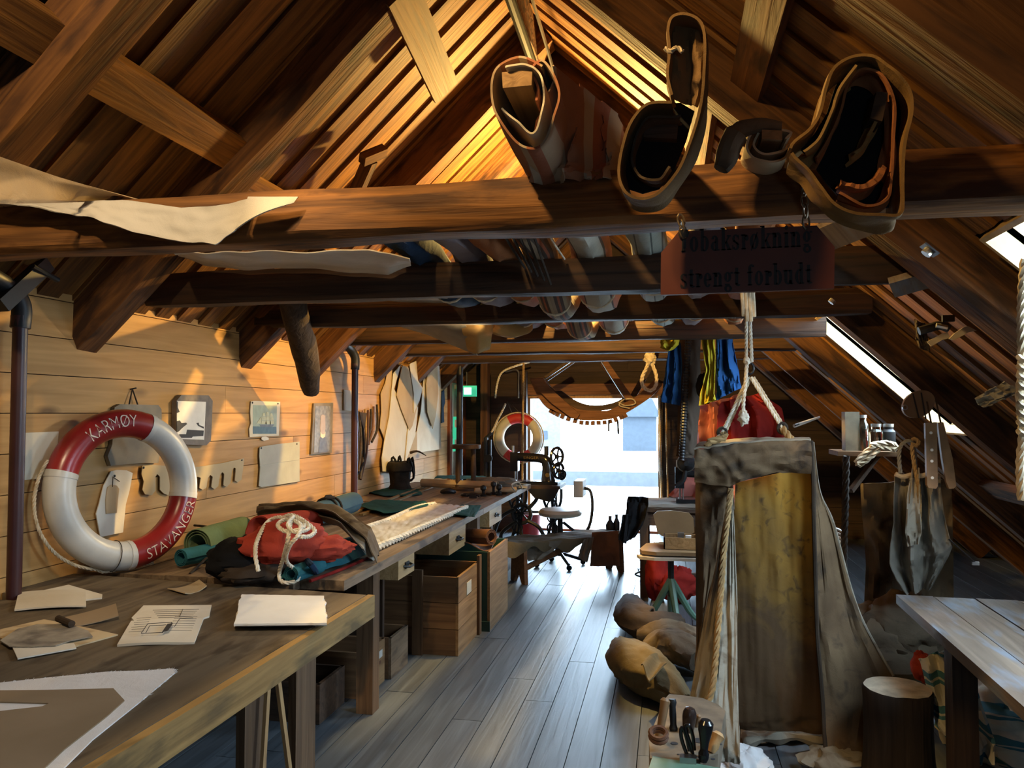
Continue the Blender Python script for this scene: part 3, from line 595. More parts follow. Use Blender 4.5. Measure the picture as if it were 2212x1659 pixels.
def fn(u, v):
    a, b = lerpl([(-40, 325), (120, 380), (300, 432)], u), lerpl([(-40, 440), (120, 440), (230, 437)], u)
    y0, y1 = 1.7 + .62 * u, 1.75 + .55 * u; p = onY(*a, y0).lerp(onY(*b, y1), v); return p + V((0, -.06 * math.sin(v * PI), .0)) + V((0, .012 * math.sin(v * 9 + u * 2), 0))
MB().sheet(fn, 24, 18, .005).build('fold', 'canvas', t)
# canvas sheets slung below, further in
def sling(rows, mat, label, amp=.02, freq=2, seed=0, nu=30, nv=16):
    return tag(panel(rows, nu, nv, amp, freq, seed).build('canvas_sheet', mat), label, 'canvas')
def fn(u, v):
    t_ = [(375, 548), (450, 545), (560, 545), (680, 545), (800, 540), (885, 560)]; b_ = [(388, 554), (440, 572), (530, 584), (640, 580), (740, 586), (838, 594), (888, 573)]
    p = onY(*lerpl(t_, u), 2.6).lerp(onY(*lerpl(b_, u), 3.40), v); return p + V((0, 0, .012 * nz(u * 8, v * 3)))
tag(MB().sheet(fn, 50, 12, .004).build('canvas_sheet', 'canvas_white'), 'grey-white canvas slung between the first two beams on the left', 'canvas')
def fn(u, v):
    t_ = [(540, 640), (700, 640), (860, 640), (965, 642)]; b_ = [(540, 642), (700, 650), (860, 652), (972, 656)]
    return onY(*lerpl(t_, u), 3.7).lerp(onY(*lerpl(b_, u), 4.48), v) + V((0, 0, .01 * nz(u * 9, 4)))
tag(MB().sheet(fn, 30, 8, .004).build('canvas_sheet', 'canvas_grey'), 'strip of grey canvas showing between the second and third beams', 'canvas')
t = thing('canvas_sheet', onY(1030, 768, 5.2), 'triangular sailcloth with a grey side and a lit tan end hanging under the third beam', 'canvas')
def fn(u, v):
    a = lerpl([(845, 692), (930, 690), (1000, 690)], u); b = lerpl([(848, 701), (925, 724), (1030, 768)], u); return onY(*a, 4.72).lerp(onY(*b, 5.15), v) + V((0, .02 * math.sin(u * 7), 0))
MB().sheet(fn, 24, 10, .004).build('grey_side', 'canvas_grey', t)
def fn(u, v):
    a = lerpl([(992, 690), (1030, 690), (1068, 690)], u); b = lerpl([(1012, 762), (1036, 769), (1058, 758)], u); p = onY(*a, 4.74).lerp(onY(*b, 5.12), v); return p + V((.0, -.05 * math.sin(u * PI) * v, .01 * math.sin(v * 14)))
MB().sheet(fn, 16, 14, .004).build('tan_end', 'canvas_tan', t)
tag(MB().tube(cr([onY(1062, 700, 5.0), onY(1100, 712, 5.1), onY(1146, 705, 5.2)], 10), [.05, .06, .065, .065, .06, .06, .055, .05, .045, .03], 10).jitter(.012, 9).build('canvas_roll', 'canvas_tan'), 'short tan canvas roll beside the triangular sailcloth', 'canvas roll')
# the row of bundles laid across the beams between the sign and the left slope
BUN = [(890, .095, 'navy', 'dark blue and grey bundle, leftmost of the cloths laid across the beams', .05), (985, .10, 'lilac', 'lilac-grey bundle beside the dark blue one on the beams', .05), (1072, .085, 'rust', 'rust coloured bundle with open folded end between the beams', .06),
       (1150, .09, 'stripe_brown', 'brown striped bundle with loose cords hanging from its end', .14), (1258, .105, 'stripe_red', 'white bundle with a broad red stripe laid across the beams', .10), (1400, .10, 'stripe_grey', 'grey-green banded bundle just left of the red sign', .04),
       (1518, .08, 'lilac', 'pale patched bundle behind the top left of the red sign', .04), (1634, .085, 'rust', 'rust and cream bundle behind the top right of the red sign', .05)]
for i, (bx, r, mat, lab, sag) in enumerate(BUN):
    r *= .86
    a = onY(bx, 540, 3.3); y0, y1 = 2.75, 6.3; n = 40; path = []; rr = []
    for k in range(n):
        y = y0 + (y1 - y0) * k / (n - 1); s = 0
        for ya, yb in ((3.52, 4.6), (4.6, 5.86)):
            if ya < y < yb: s = math.sin((y - ya) / (yb - ya) * PI)
        path.append(V((a.x + .05 * nz(y * .8, i) + .03 * (y - 3.3) * (i - 3) / 4, y, 2.27 + r * .8 - s * (sag + .07)))); rr.append(r * (1 + .14 * nz(y * 2.3, i * 7)) * (.6 if k in (0, n - 1) else 1))
    t = thing('sail_bundle', path[0], lab, 'sail bundle', 'sail bundles across the beams')
    m_ = MB().tube(path, rr, 18); 
    for k, p in enumerate(m_.v):
        ang = k % 18; p.x += .012 * nz(ang * 1.7, p.y * 3, i); p.z += .014 * nz(ang * 1.3 + 5, p.y * 3, i)
    m_.build('wrap', mat, t)
    if i == 2: ribbon([path[0] + V((math.cos(q) * (.075 - .006 * q), -.05, math.sin(q) * (.075 - .006 * q))) for q in [j * .5 for j in range(24)]], (0, .1, 0), .006, 60, 4, .01, 5).build('folded_end', 'rust', t)
    if i == 3:
        for j in range(5): MB().tube(cr([path[0] + V((-.05 + .03 * j, -.02, .03)), path[3] + V((-.06 + .03 * j, -.06, -.06)), path[8] + V((-.05 + .03 * j, -.05, -.12 - .02 * j))], 8), .006, 5).build('cord', 'rope_dark', t)
    if i == 4: MB().rope(cr([path[0] + V((-.1, 0, .1)), path[4] + V((-.13, -.05, -.04)), path[8] + V((-.1, -.06, -.1))], 10), .005).build('cord', 'rope_white', t)
    for k in (13, 26): MB().tube([path[k] + V((math.cos(q) * rr[k] * 1.05, 0, math.sin(q) * rr[k] * 1.05)) for q in [j * PI / 8 for j in range(16)]], .006, 5, True).build('lashing', 'rope', t)
# red no-smoking sign on chains
YS = 2.165
sg = thing('hanging_sign', onY(1614, 630, YS), 'dark red sign board with clipped corners and black lettering hung on chains', 'sign')
ol = [(1466, 500), (1428, 546), (1427, 637), (1802, 623), (1803, 533), (1764, 487)]
MB().prism([onY(a, b, YS) for a, b in ol], (0, .018, 0)).build('board', 'sign_red', sg, 0)
def lettering(txt, name, mat, parent, fit, th=.002, bold=.0, cx=1.0, serif=0):
    cu = bpy.data.curves.new('t', 'FONT'); cu.body = txt; cu.offset = bold; cu.extrude = 0; ob = bpy.data.objects.new('t', cu); COL.objects.link(ob)
    dg = bpy.context.evaluated_depsgraph_get(); me = bpy.data.meshes.new_from_object(ob.evaluated_get(dg)); bpy.data.objects.remove(ob)
    vs = [v.co.copy() for v in me.vertices]; fs = [tuple(p.vertices) for p in me.polygons]; bpy.data.meshes.remove(me)
    m_ = MB(); m_.v = vs; m_.f = fs
    return fit(m_)
def fit_sign(x0, x1, ya, yb, spread=0):
    def f(m_):
        lo = min(p.x for p in m_.v); hi = max(p.x for p in m_.v); zl = 0; zh = max(p.y for p in m_.v)
        A, B, C_ = onY(x0, yb[0], YS - .002), onY(x1, yb[1], YS - .002), onY(x0, ya, YS - .002)
        for p in m_.v:
            u = (p.x - lo) / (hi - lo); v = p.y / zh; q = A + (B - A) * u + V((0, 0, C_.z - A.z)) * v; p.xyz = q
        return m_.build('lettering', 'letter_black', sg, 0)
    return f
def ringp(cx, cy, rx, ry, ix, iy, a0=0, a1=360, n=22):
    o = [(cx + rx * math.cos(math.radians(a0 + (a1 - a0) * k / n)), cy + ry * math.sin(math.radians(a0 + (a1 - a0) * k / n))) for k in range(n + 1)]
    i_ = [(cx + ix * math.cos(math.radians(a0 + (a1 - a0) * k / n)), cy + iy * math.sin(math.radians(a0 + (a1 - a0) * k / n))) for k in range(n + 1)]
    return [[o[k], o[k + 1], i_[k + 1], i_[k]] for k in range(n)]
def bx_(x0, y0, x1, y1): return [[(x0, y0), (x1, y0), (x1, y1), (x0, y1)]]
ST = .25
def stem(x, y0, y1, foot=True, head=True):
    q = bx_(x, y0, x + ST, y1)
    if foot: q += bx_(x - .07, y0, x + ST + .07, y0 + .09)
    if head: q += bx_(x - .1, y1 - .1, x + ST, y1)
    return q
GL = {   # condensed fat slab serif capitals and small letters: width, quads
 'T': (.86, bx_(.04, 1.36, .82, 1.5) + bx_(.04, 1.1, .11, 1.4) + bx_(.75, 1.1, .82, 1.4) + stem(.305, 0, 1.5, True, False)),
 'o': (.74, ringp(.36, .5, .34, .52, .10, .42)), 'e': (.70, ringp(.35, .5, .33, .52, .09, .42, 0, 320) + bx_(.2, .46, .66, .56)),
 'ø': (.76, ringp(.37, .5, .34, .52, .10, .42) + [[(.08, -.08), (.16, -.12), (.66, 1.08), (.58, 1.12)]]),
 'b': (.78, stem(.1, 0, 1.5, False) + ringp(.40, .5, .34, .52, .09, .42, -120, 120)), 'd': (.80, bx_(.42, 0, .42 + ST, 1.5) + bx_(.3, 1.4, .6, 1.5) + bx_(.6, 0, .76, .09) + ringp(.38, .5, .34, .52, .09, .42, 60, 300)),
 'a': (.76, bx_(.38, 0, .38 + ST, .75) + bx_(.6, 0, .74, .09) + ringp(.36, .30, .31, .32, .09, .23, 60, 300) + ringp(.36, .72, .27, .30, .05, .20, 0, 170)),
 'k': (.82, stem(.1, 0, 1.5) + [[(.33, .48), (.43, .42), (.74, .9), (.62, .95)], [(.36, .52), (.52, .62), (.82, 0), (.58, 0)]] + bx_(.5, .9, .82, 1) + bx_(.5, 0, .86, .09)),
 's': (.64, ringp(.31, .74, .27, .28, .07, .19, 20, 250) + ringp(.31, .26, .28, .28, .07, .19, -160, 90) + [[(.06, .66), (.28, .60), (.58, .32), (.34, .38)]] + bx_(.5, .68, .57, .98) + bx_(.04, .02, .11, .32)),
 'r': (.62, stem(.1, 0, 1) + ringp(.46, .76, .16, .20, .0, .0) + bx_(.3, .84, .5, .96)), 'n': (.86, stem(.1, 0, 1) + bx_(.5, 0, .5 + ST, .72) + bx_(.43, 0, .82, .09) + ringp(.48, .70, .27, .32, .06, .18, 0, 180)),
 'i': (.44, stem(.1, 0, 1) + ringp(.225, 1.3, .14, .15, .0, .0)), 'u': (.84, stem(.08, .25, 1, False) + bx_(.48, 0, .48 + ST, 1) + bx_(.38, .9, .6, 1) + bx_(.6, 0, .8, .09) + ringp(.38, .28, .30, .30, .06, .18, 180, 360)),
 'g': (.76, ringp(.34, .66, .29, .36, .06, .27) + ringp(.36, -.16, .32, .25, .12, .14) + bx_(.55, .88, .76, 1.02) + bx_(.1, .06, .5, .18)), 't': (.52, bx_(.13, .1, .13 + ST, 1.3) + bx_(.0, .88, .5, .98) + ringp(.36, .2, .22, .22, .03, .1, 180, 330)),
 'f': (.54, stem(.1, 0, 1.25, True, False) + bx_(0, .88, .48, .98) + ringp(.36, 1.22, .26, .28, .03, .14, 20, 180)), ' ': (.45, [])}
def slab_text(txt, fit):
    m_ = MB(); x = 0
    for ch in txt:
        w_, qs = GL[ch]
        for q in qs: m_.add([(x + a, b, 0) for a, b in q], [(0, 1, 2, 3)])
        x += w_ + .07
    fit(m_)
slab_text('Tobaksrøkning', fit_sign(1466, 1755, 497, (545, 532), 0)); slab_text('strengt forbudt', fit_sign(1470, 1755, 577, (622, 612), 0))
def chain(path, r, name, parent, mat='chain_metal'):
    path = cr(path, 60); L = [0]
    for a, b in zip(path, path[1:]): L.append(L[-1] + (b - a).length)
    n = max(3, int(L[-1] / (r * 3.0))); m_ = MB()
    for i in range(n):
        d = L[-1] * (i + .5) / n; j = next((k for k in range(59) if L[k + 1] >= d), 58); p = path[j].lerp(path[j + 1], (d - L[j]) / max(1e-9, L[j + 1] - L[j])); t_ = (path[j + 1] - path[j]).normalized()
        s = t_.orthogonal().normalized(); s = Matrix.Rotation(PI / 2 * (i % 2) + .4, 3, t_) @ s
        m_.tube([p + t_ * math.sin(a) * r * 2 + s * math.cos(a) * r for a in [q * PI / 5 for q in range(10)]], r * .3, 5, True)
    return m_.build(name, mat, parent)
chain([onY(1735, 372, 2.17), onY(1738, 430, 2.17), onY(1742, 492, YS)], .010, 'chain', sg); chain([onY(1470, 470, 2.17), onY(1474, 490, YS), onY(1477, 508, YS - .006)], .010, 'chain', sg)
MB().prism(px([(1466, 498), (1490, 500), (1486, 512), (1482, 512), (1482, 535), (1476, 535), (1475, 512), (1468, 514)], YS - .008), (0, .006, 0)).build('bracket', 'iron', sg, 0)

# ------------------------------------------------------------------ left wall
def standpipe(pxs, pys, x, y, top, r, label, mat='pipe_paint', elbow=True):
    t = thing('standpipe', (x, y, 0), label, 'pipe')
    path = [V((x, y, 0)), V((x, y, top - .12)), V((x, y, top - .04))]
    MB().tube([V((x, y, 0)), V((x, y, top))], r, 14).build('pipe', mat, t)
    if elbow:
        MB().tube(cr([(x, y, top - .1), (x, y, top), (x - .02, y - .06, top + .07), (x - .02, y - .22, top + .12)], 14), r * 1.35, 12).build('elbow', 'iron', t)
        MB().lathe([(r * 1.3, 0), (r * 1.3, .05)], (x, y, top - .1), 12).build('collar', mat, t)
    return t
pA = onX(45, 650, -2.62); standpipe(0, 0, -2.62, pA.y, 2.0, .028, 'dark red standpipe at the near end of the plank wall, beside the lifebuoy')
pB = onX(767, 800, -2.62); t = standpipe(0, 0, -2.62, pB.y, 2.02, .028, 'dark red standpipe on the plank wall between the portrait and the cord rack')
MB().tube(cr([(-2.64, pB.y - .2, 2.14), (-2.6, pB.y - .32, 2.16), (-2.55, pB.y - .36, 2.06)], 8), .012).build('hook', 'iron', t)
pC = onX(993, 900, -2.5); standpipe(0, 0, -2.5, pC.y, 2.25, .04, 'thin black pole standing in front of the cream side door', 'iron', False)
t = thing('pipe_bracket', (-2.62, pA.y - .3, 2.1), 'black bracket arm at the top of the near standpipe', 'bracket')
bar(onX(0, 660, -2.62), onX(100, 570, -2.6), .05, .06, 'arm', 'iron', t); MB().tube([onX(70, 575, -2.58), onX(125, 605, -2.58)], .012).build('bolt', 'iron', t)
def wpoly(pts, x=XW + .004, th=.005): return MB().prism([onX(a, b, x) for a, b in pts], (th, 0, 0))
def wall_thing(name, pts, mat, label, cat, x=XW + .005, th=.005, group=None, pins=()):
    c = onX(*pts[0], x); t = thing(name, c, label, cat, group); wpoly(pts, x, th).build('sheet', mat, t, 0)
    for a, b in pins: MB().lathe([(.006, 0), (.006, .004), (.001, .006)], onX(a, b, x + th), 8, Matrix.Rotation(PI / 2, 3, 'Y')).build('pin', 'iron', t)
    return t
wall_thing('pinned_paper', [(28, 936), (125, 932), (118, 1010), (92, 1032), (28, 1040)], 'pattern_paper', 'pale paper sheet pinned up behind the near standpipe', 'paper', pins=((34, 942),))
t = wall_thing('hanging_board', [(240, 880), (252, 873), (335, 875), (342, 884), (343, 960), (335, 1000), (300, 1000), (232, 1006), (225, 985), (235, 960)], 'old_board', 'worn brown board hung on a string behind the lifebuoy', 'board', th=.02)
MB().tube([onX(278, 878, XW + .02), onX(286, 840, XW + .01), onX(298, 876, XW + .02)], .004).build('string', 'rope_dark', t); MB().tube([onX(281, 841, XW), onX(295, 838, XW + .03)], .004).build('nail', 'iron', t)
fr = [(371, 866), (382, 853), (441, 854), (450, 866), (446, 952), (436, 962), (381, 960), (370, 948)]
t = wall_thing('wall_mirror', fr, 'mirror_frame', 'old mirror with flaking silver in a brown frame with clipped corners', 'mirror', th=.03); t.children[0].name = 'frame'
wpoly([(381, 866), (444, 868), (440, 950), (382, 948)], XW + .034, .003).build('glass', 'mirror_glass', t, 0)
for q in ([(381, 866), (384, 868), (384, 880), (388, 890), (382, 892)], [(382, 910), (388, 908), (392, 914), (402, 913), (404, 916), (394, 924), (386, 932), (382, 934)], [(424, 914), (429, 913), (430, 918), (440, 922), (440, 926), (428, 920)], [(382, 942), (388, 938), (402, 938), (404, 928), (440, 930), (439, 942), (416, 943), (414, 946), (383, 946)]):
    wpoly(q, XW + .037, .001).build('bare_patch', 'ink', t, 0)
# ship print
t = wall_thing('ship_picture', [(541, 867), (548, 866), (604, 868), (601, 941), (538, 944), (537, 926), (541, 915), (539, 890)], 'pattern_paper', 'faded print of a green-toned sailing ship pinned on the plank wall', 'picture', pins=((545, 870), (600, 872)))
pr = wpoly([(546, 875), (598, 876), (597, 923), (546, 922)], XW + .010, .001).build('print', 'sky_print', t, 0)
wpoly([(546, 921), (597, 922), (597, 937), (546, 937)], XW + .0105, .001).build('sea', 'sea_print', pr, 0)
wpoly([(560, 917), (592, 917), (588, 922), (564, 922)], XW + .0112, .001).build('hull', 'brown_print', pr, 0)
for q in ([(568, 892), (572, 892), (573, 899), (567, 899)], [(566, 900), (574, 900), (575, 908), (565, 908)], [(565, 909), (575, 909), (576, 916), (564, 916)], [(576, 890), (580, 890), (582, 898), (575, 898)], [(575, 899), (582, 899), (583, 907), (574, 907)], [(574, 908), (584, 908), (585, 916), (573, 916)], [(584, 893), (588, 893), (590, 900), (583, 900)], [(583, 901), (590, 901), (591, 908), (583, 908)], [(583, 909), (591, 909), (592, 916), (583, 916)], [(554, 915), (564, 900), (564, 915)]):
    wpoly(q, XW + .0114, .001).build('ship_sail', 'sail_print', pr, 0)
wpoly([(565, 944), (574, 943), (580, 946), (580, 950), (570, 952), (564, 949)], XW + .012, .002).build('tag', 'paper', t, 0)
# grey blank paper, portrait
t = wall_thing('pinned_paper', [(560, 966), (567, 964), (600, 959), (646, 954), (646, 1040), (600, 1047), (563, 1052), (558, 1050), (561, 1010), (559, 985)], 'paper_grey', 'creased blank grey paper pinned below the ship print', 'paper', pins=((564, 968), (641, 959)), x=XW + .012)
MB().tube([onX(561, 1006, XW + .018), onX(600, 999, XW + .019), onX(646, 993, XW + .018)], .0016, 5).build('crease', 'paper_grey', t)
t = wall_thing('portrait_picture', [(675, 871), (717, 870), (714, 978), (669, 981)], 'old_board', 'small framed grey portrait of a bearded man', 'picture', th=.012)
pr = wpoly([(681, 877), (714, 877), (712, 975), (678, 977)], XW + .018, .001).build('print', 'curtain_print', t, 0)
wpoly([(691, 945), (705, 944), (708, 976), (688, 977)], XW + .0195, .001).build('coat', 'brown_print', pr, 0)
wpoly([(693, 898), (697, 895), (702, 898), (703, 925), (701, 936), (697, 941), (693, 936), (691, 925)], XW + .0197, .001).build('face', 'skin_print', pr, 0)
wpoly([(692, 932), (695, 938), (700, 938), (703, 932), (702, 943), (697, 947), (692, 943)], XW + .020, .001).build('beard', 'paper', pr, 0)
# card template with finger notches
ol = [(306, 1008)]
for x in range(306, 520, 1): pass
ol = [(306, 1006), (330, 1004), (400, 1010), (430, 1008), (480, 1000), (526, 990), (524, 1010), (520, 1036), (512, 1042), (506, 1038), (508, 1012), (504, 1010), (500, 1016), (496, 1044), (488, 1052), (481, 1048), (483, 1024), (479, 1020), (474, 1026), (470, 1050), (462, 1057), (455, 1052), (458, 1030), (453, 1026), (448, 1032), (444, 1054), (436, 1058), (429, 1054), (432, 1032), (426, 1030), (400, 1034), (378, 1044), (372, 1064), (362, 1070), (352, 1066), (344, 1058), (344, 1030), (338, 1024), (334, 1030), (334, 1060), (326, 1070), (312, 1068), (306, 1058), (309, 1040), (304, 1024)]
wall_thing('card_template', ol, 'card', 'long card template with a row of finger notches hanging behind the lifebuoy', 'template', x=XW + .012, pins=((522, 994), (310, 1010)))
t = wall_thing('paper_pattern', [(238, 1018), (252, 1015), (272, 1016), (285, 1022), (278, 1060), (270, 1090), (264, 1150), (215, 1160), (206, 1110), (212, 1090), (222, 1050)], 'paper', 'curled cream paper pattern with a tan tag seen through the lifebuoy', 'paper', x=XW + .01, pins=((247, 1028),))
wpoly([(232, 1052), (240, 1047), (252, 1049), (257, 1056), (254, 1080), (252, 1108), (229, 1110), (228, 1080)], XW + .018, .002).build('tag', 'pattern_tan', t, 0)
MB().tube([onX(243, 1052, XW + .02), onX(244, 1030, XW + .02), onX(258, 1040, XW + .02)], .002, 5).build('string', 'rope_dark', t)
t = wall_thing('blank_card', [(742, 842), (766, 844), (764, 888), (742, 886)], 'pattern_paper', 'blank cream card on the wall just left of the far standpipe', 'card')
# cords and strips on pegs right of the second pipe
cords = [(776, 888, 780, 960, 774, 1018, 'rope_tan'), (781, 892, 786, 990, 768, 1030, 'rope_dark'), (788, 884, 790, 950, 778, 1034, 'rope_tan'), (795, 886, 793, 970, 779, 1036, 'leather'), (801, 884, 800, 920, 793, 965, 'rope_dark'), (807, 878, 805, 925, 796, 960, 'leather'), (814, 874, 815, 925, 803, 955, 'rope_dark')]
nm = ['thin tan cord hanging on the wall, first after the standpipe', 'dark cord second after the standpipe, reaching down low', 'long tan cord third after the standpipe', 'brown leather strap hanging fourth after the standpipe', 'short dark cord hanging fifth after the standpipe', 'short brown leather strap beside the paper patterns', 'short dark curved cord, last before the paper patterns']
for (a, b, c, d, e, f_, mt), lab in zip(cords, nm):
    tag(MB().tube(cr([onX(a, b, XW + .03), onX(c, d, XW + .02), onX(e, f_, XW + .015)], 12), .011, 6).build('hanging_twine', mt), lab, 'cord', 'cords on the wall pegs')
tag(wpoly([(776, 890), (792, 892), (786, 930), (778, 905)], XW + .035, .004).build('leather_scrap', 'canvas_dark', None, 0), 'dark triangular leather scrap hung over the cords on the wall', 'leather')
# big paper patterns
pats = [([(836, 806), (846, 800), (842, 880), (848, 930), (830, 950), (820, 925), (823, 890), (822, 850), (832, 826)], 'pattern_tan', .02, 'narrow tan paper pattern, outermost left in the cluster of patterns'),
        ([(849, 806), (866, 786), (850, 840), (866, 870), (878, 912), (880, 945), (868, 1015), (855, 1022), (826, 1018), (824, 990), (830, 950), (840, 900)], 'pattern_paper', .035, 'large cream paper pattern nearest the black bucket bag'),
        ([(868, 790), (880, 792), (896, 840), (900, 880), (890, 920), (884, 930), (868, 890), (856, 855), (862, 820)], 'pattern_tan', .05, 'tan pointed paper pattern with a curved pencil line'),
        ([(884, 786), (898, 780), (902, 822), (912, 838), (905, 866), (893, 892), (893, 850)], 'pattern_paper', .06, 'small pale angular pattern high in the cluster'),
        ([(896, 874), (902, 880), (896, 940), (880, 985), (874, 1000), (880, 930)], 'pattern_paper', .045, 'slim cream pattern in the middle of the cluster'),
        ([(915, 812), (930, 788), (948, 790), (952, 840), (950, 900), (952, 970), (900, 978), (896, 950), (908, 890)], 'pattern_paper', .025, 'wide cream paper pattern nearest the side door'),
        ([(925, 790), (944, 790), (946, 850), (940, 900), (934, 926), (922, 890), (920, 830)], 'pattern_tan', .05, 'pleated pale pattern hanging over the wide cream one'),
        ([(878, 960), (900, 930), (900, 980), (870, 1000)], 'pattern_tan', .03, 'folded tan scrap of pattern paper low on the wall')]
for q, mt, dx, lab in pats:
    t = wall_thing('paper_pattern', q, mt, lab, 'paper', x=XW + dx, th=.006, group='paper patterns hung in a cluster'); a = onX(*q[0], XW + dx)
    MB().tube([a + V((-dx, 0, .01)), a + V((.012, 0, .0))], .003, 5).build('nail', 'iron', t)
tag(wpoly([(951, 848), (958, 842), (960, 870), (957, 880), (958, 912), (952, 914), (953, 880)], XW + .01, .01).build('cloth_strip', 'navy', None, 0), 'dark blue cloth strip pinned on the wall near the side door', 'cloth')
# exit sign
t = thing('exit_sign', (-2.6, 9.7, 2.0), 'small glowing green exit sign above the cream side door', 'sign')
c = onX(1008, 845, -2.55); MB().box(c, (.26, .05, .14)).build('box', 'exit_green', t, 0); MB().box(c + V((.02, -.028, 0)), (.1, .006, .09)).build('pictogram', 'exit_white', t, 0); MB().tube([c, c + V((0, 0, .25))], .01).build('bracket', 'iron', t)
# near lifebuoy
def torus_seg(a0, a1, R, r, frm, n=28, m=16, bulge=0):
    m_ = MB()
    for i in range(n + 1):
        a = a0 + (a1 - a0) * i / n
        for k in range(m):
            p = 2 * PI * k / m; rr = r + bulge; m_.v.append(frm @ V(((R + rr * math.cos(p)) * math.cos(a), (R + rr * math.cos(p)) * math.sin(a), rr * .92 * math.sin(p))))
    for i in range(n):
        for k in range(m): m_.f.append((i * m + k, i * m + (k + 1) % m, (i + 1) * m + (k + 1) % m, (i + 1) * m + k))
    m_.f += [tuple(range(m))[::-1], tuple(range(n * m, n * m + m))]; return m_
cL = onX(272, 1056, -2.545)
uu = V((.30, .90, .10)).normalized(); ww = V((-.10, 0, 1)); ww = (ww - uu * ww.dot(uu)).normalized(); nn = uu.cross(ww).normalized()
if nn.dot(EYE - cL) < 0: nn = -nn
FB = frame(cL, uu, ww, nn); R_, r_ = .315, .068
t = thing('lifebuoy', cL - ww * .385, 'large worn red and white lifebuoy with stencilled names leaning on the plank wall', 'lifebuoy')
rad = math.radians; segs = [(62, 160, 'buoy_red', 'red_segment'), (160, 265, 'buoy_white', 'white_segment'), (265, 345, 'buoy_red', 'red_segment'), (345, 422, 'buoy_white', 'white_segment')]
for a, b, mt, nm_ in segs: torus_seg(rad(a), rad(b), R_, r_, FB).build(nm_, mt, t)
for a in (62, 160, 265, 345): torus_seg(rad(a - 4), rad(a + .8), R_, r_, FB, 4, 16, .0025).build('canvas_band', 'buoy_white', t)
def ring_text(txt, a_mid, span, hgt, flip, tag_p):
    def f(m_):
        lo = min(p.x for p in m_.v); hi = max(p.x for p in m_.v); zh = max(p.y for p in m_.v)
        for p in m_.v:
            u = (p.x - lo) / (hi - lo) - .5; v = p.y / zh - .5; a = a_mid + (-u if not flip else u) * span; ph = PI / 2 + (-v if not flip else v) * hgt - .12
            q = FB @ V(((R_ + (r_ + .003) * math.cos(ph)) * math.cos(a), (R_ + (r_ + .003) * math.cos(ph)) * math.sin(a), (r_ + .003) * .92 * math.sin(ph))); p.xyz = q
        return m_.build('lettering', 'letter_white', tag_p, 0)
    return f
lettering('KARMØY', '', '', t, ring_text('', rad(101), .78, .85, False, t), bold=-.012)
lettering('STAVANGER', '', '', t, ring_text('', rad(306), 1.12, .75, True, t), bold=-.012)
# stencil bridges are left to the worn lettering; grab rope round the far side
gp = []
for a in range(150, 285, 6):
    k = 1 + .10 * abs(math.sin(rad(a - 150) * 2)); gp.append(FB @ V(((R_ + r_ * 1.05) * k * math.cos(rad(a)), (R_ + r_ * 1.05) * k * math.sin(rad(a)), -.01)))
for p in gp: p.x = max(p.x, XW + .02); p.z = max(p.z, .815)
MB().rope(gp, .008).build('grab_rope', 'rope', t)
MB().tube([FB @ V(((R_ + (r_ + .004) * math.cos(q)) * math.cos(rad(250)), (R_ + (r_ + .004) * math.cos(q)) * math.sin(rad(250)), (r_ + .004) * .92 * math.sin(q))) for q in [j * PI / 10 for j in range(20)]], .002, 5, True).build('twine', 'rope_dark', t)

# ------------------------------------------------------------------ long work bench
ZT = .80
BX0, BX1, BY0, BY1 = -2.715, -1.425, 3.19, 8.03
bn = thing('work_bench', ((BX0 + BX1) / 2, (BY0 + BY1) / 2, 0), 'long wooden sailmaker bench with drawers running along the plank wall', 'bench')
for k in range(6):
    wdt = (BX1 - BX0) / 6; x = BX0 + wdt * (k + .5); pc = [(BY0 + .06 * (k == 5), 5.6 + .3 * (k % 2)), (5.6 + .3 * (k % 2), BY1)]
    if k == 0: pc = [(BY0, pB.y - .04), (pB.y + .04, BY1)]
    for a, b in pc: piece('plank', 'bench_wood', bn, frame((x, (a + b) / 2, ZT - .0225 - rng.random() * .002), (1, 0, 0), (0, 1, 0), (0, 0, 1)), (wdt - .003, b - a - .003, .045))
MB().bb((BX0 + .05, BY0 + .12, ZT - .14), (BX1 - .32, BY1 - .1, ZT - .05)).build('apron', 'dark_x', bn, 0)
for x, y in ((BX1 - .12, 3.83), (BX0 + .12, 3.45), (BX1 - .12, 6.04), (BX0 + .12, 5.7), (BX1 - .30, 7.3), (BX0 + .12, 7.86)):
    MB().bb((x - .045, y - .045, 0), (x + .045, y + .045, ZT - .045)).build('leg', 'crate_z', bn, 0)
for i, (a, b, h) in enumerate(((4.05, 4.32, .12), (5.05, 5.48, .165), (6.25, 6.72, .15))):
    d = MB().bb((BX1 - .60, a, ZT - .05 - h), (BX1 - .035, b, ZT - .05)).build('drawer', 'pine_y', bn, 0)
    c = V((BX1 - .035, (a + b) / 2, ZT - .05 - h / 2)); MB().box(c + V((.004, 0, 0)), (.008, .06, .035)).tube([c + V((0, -.05, 0)), c + V((.03, -.03, -.005)), c + V((.03, .03, -.005)), c + V((0, .05, 0))], .007).build('handle', 'iron', d)
    MB().bb((BX1 - .5, b + .02, ZT - .05 - h * .7), (BX1 - .06, b + .05, ZT - .05)).build('runner', 'crate_x', bn, 0)
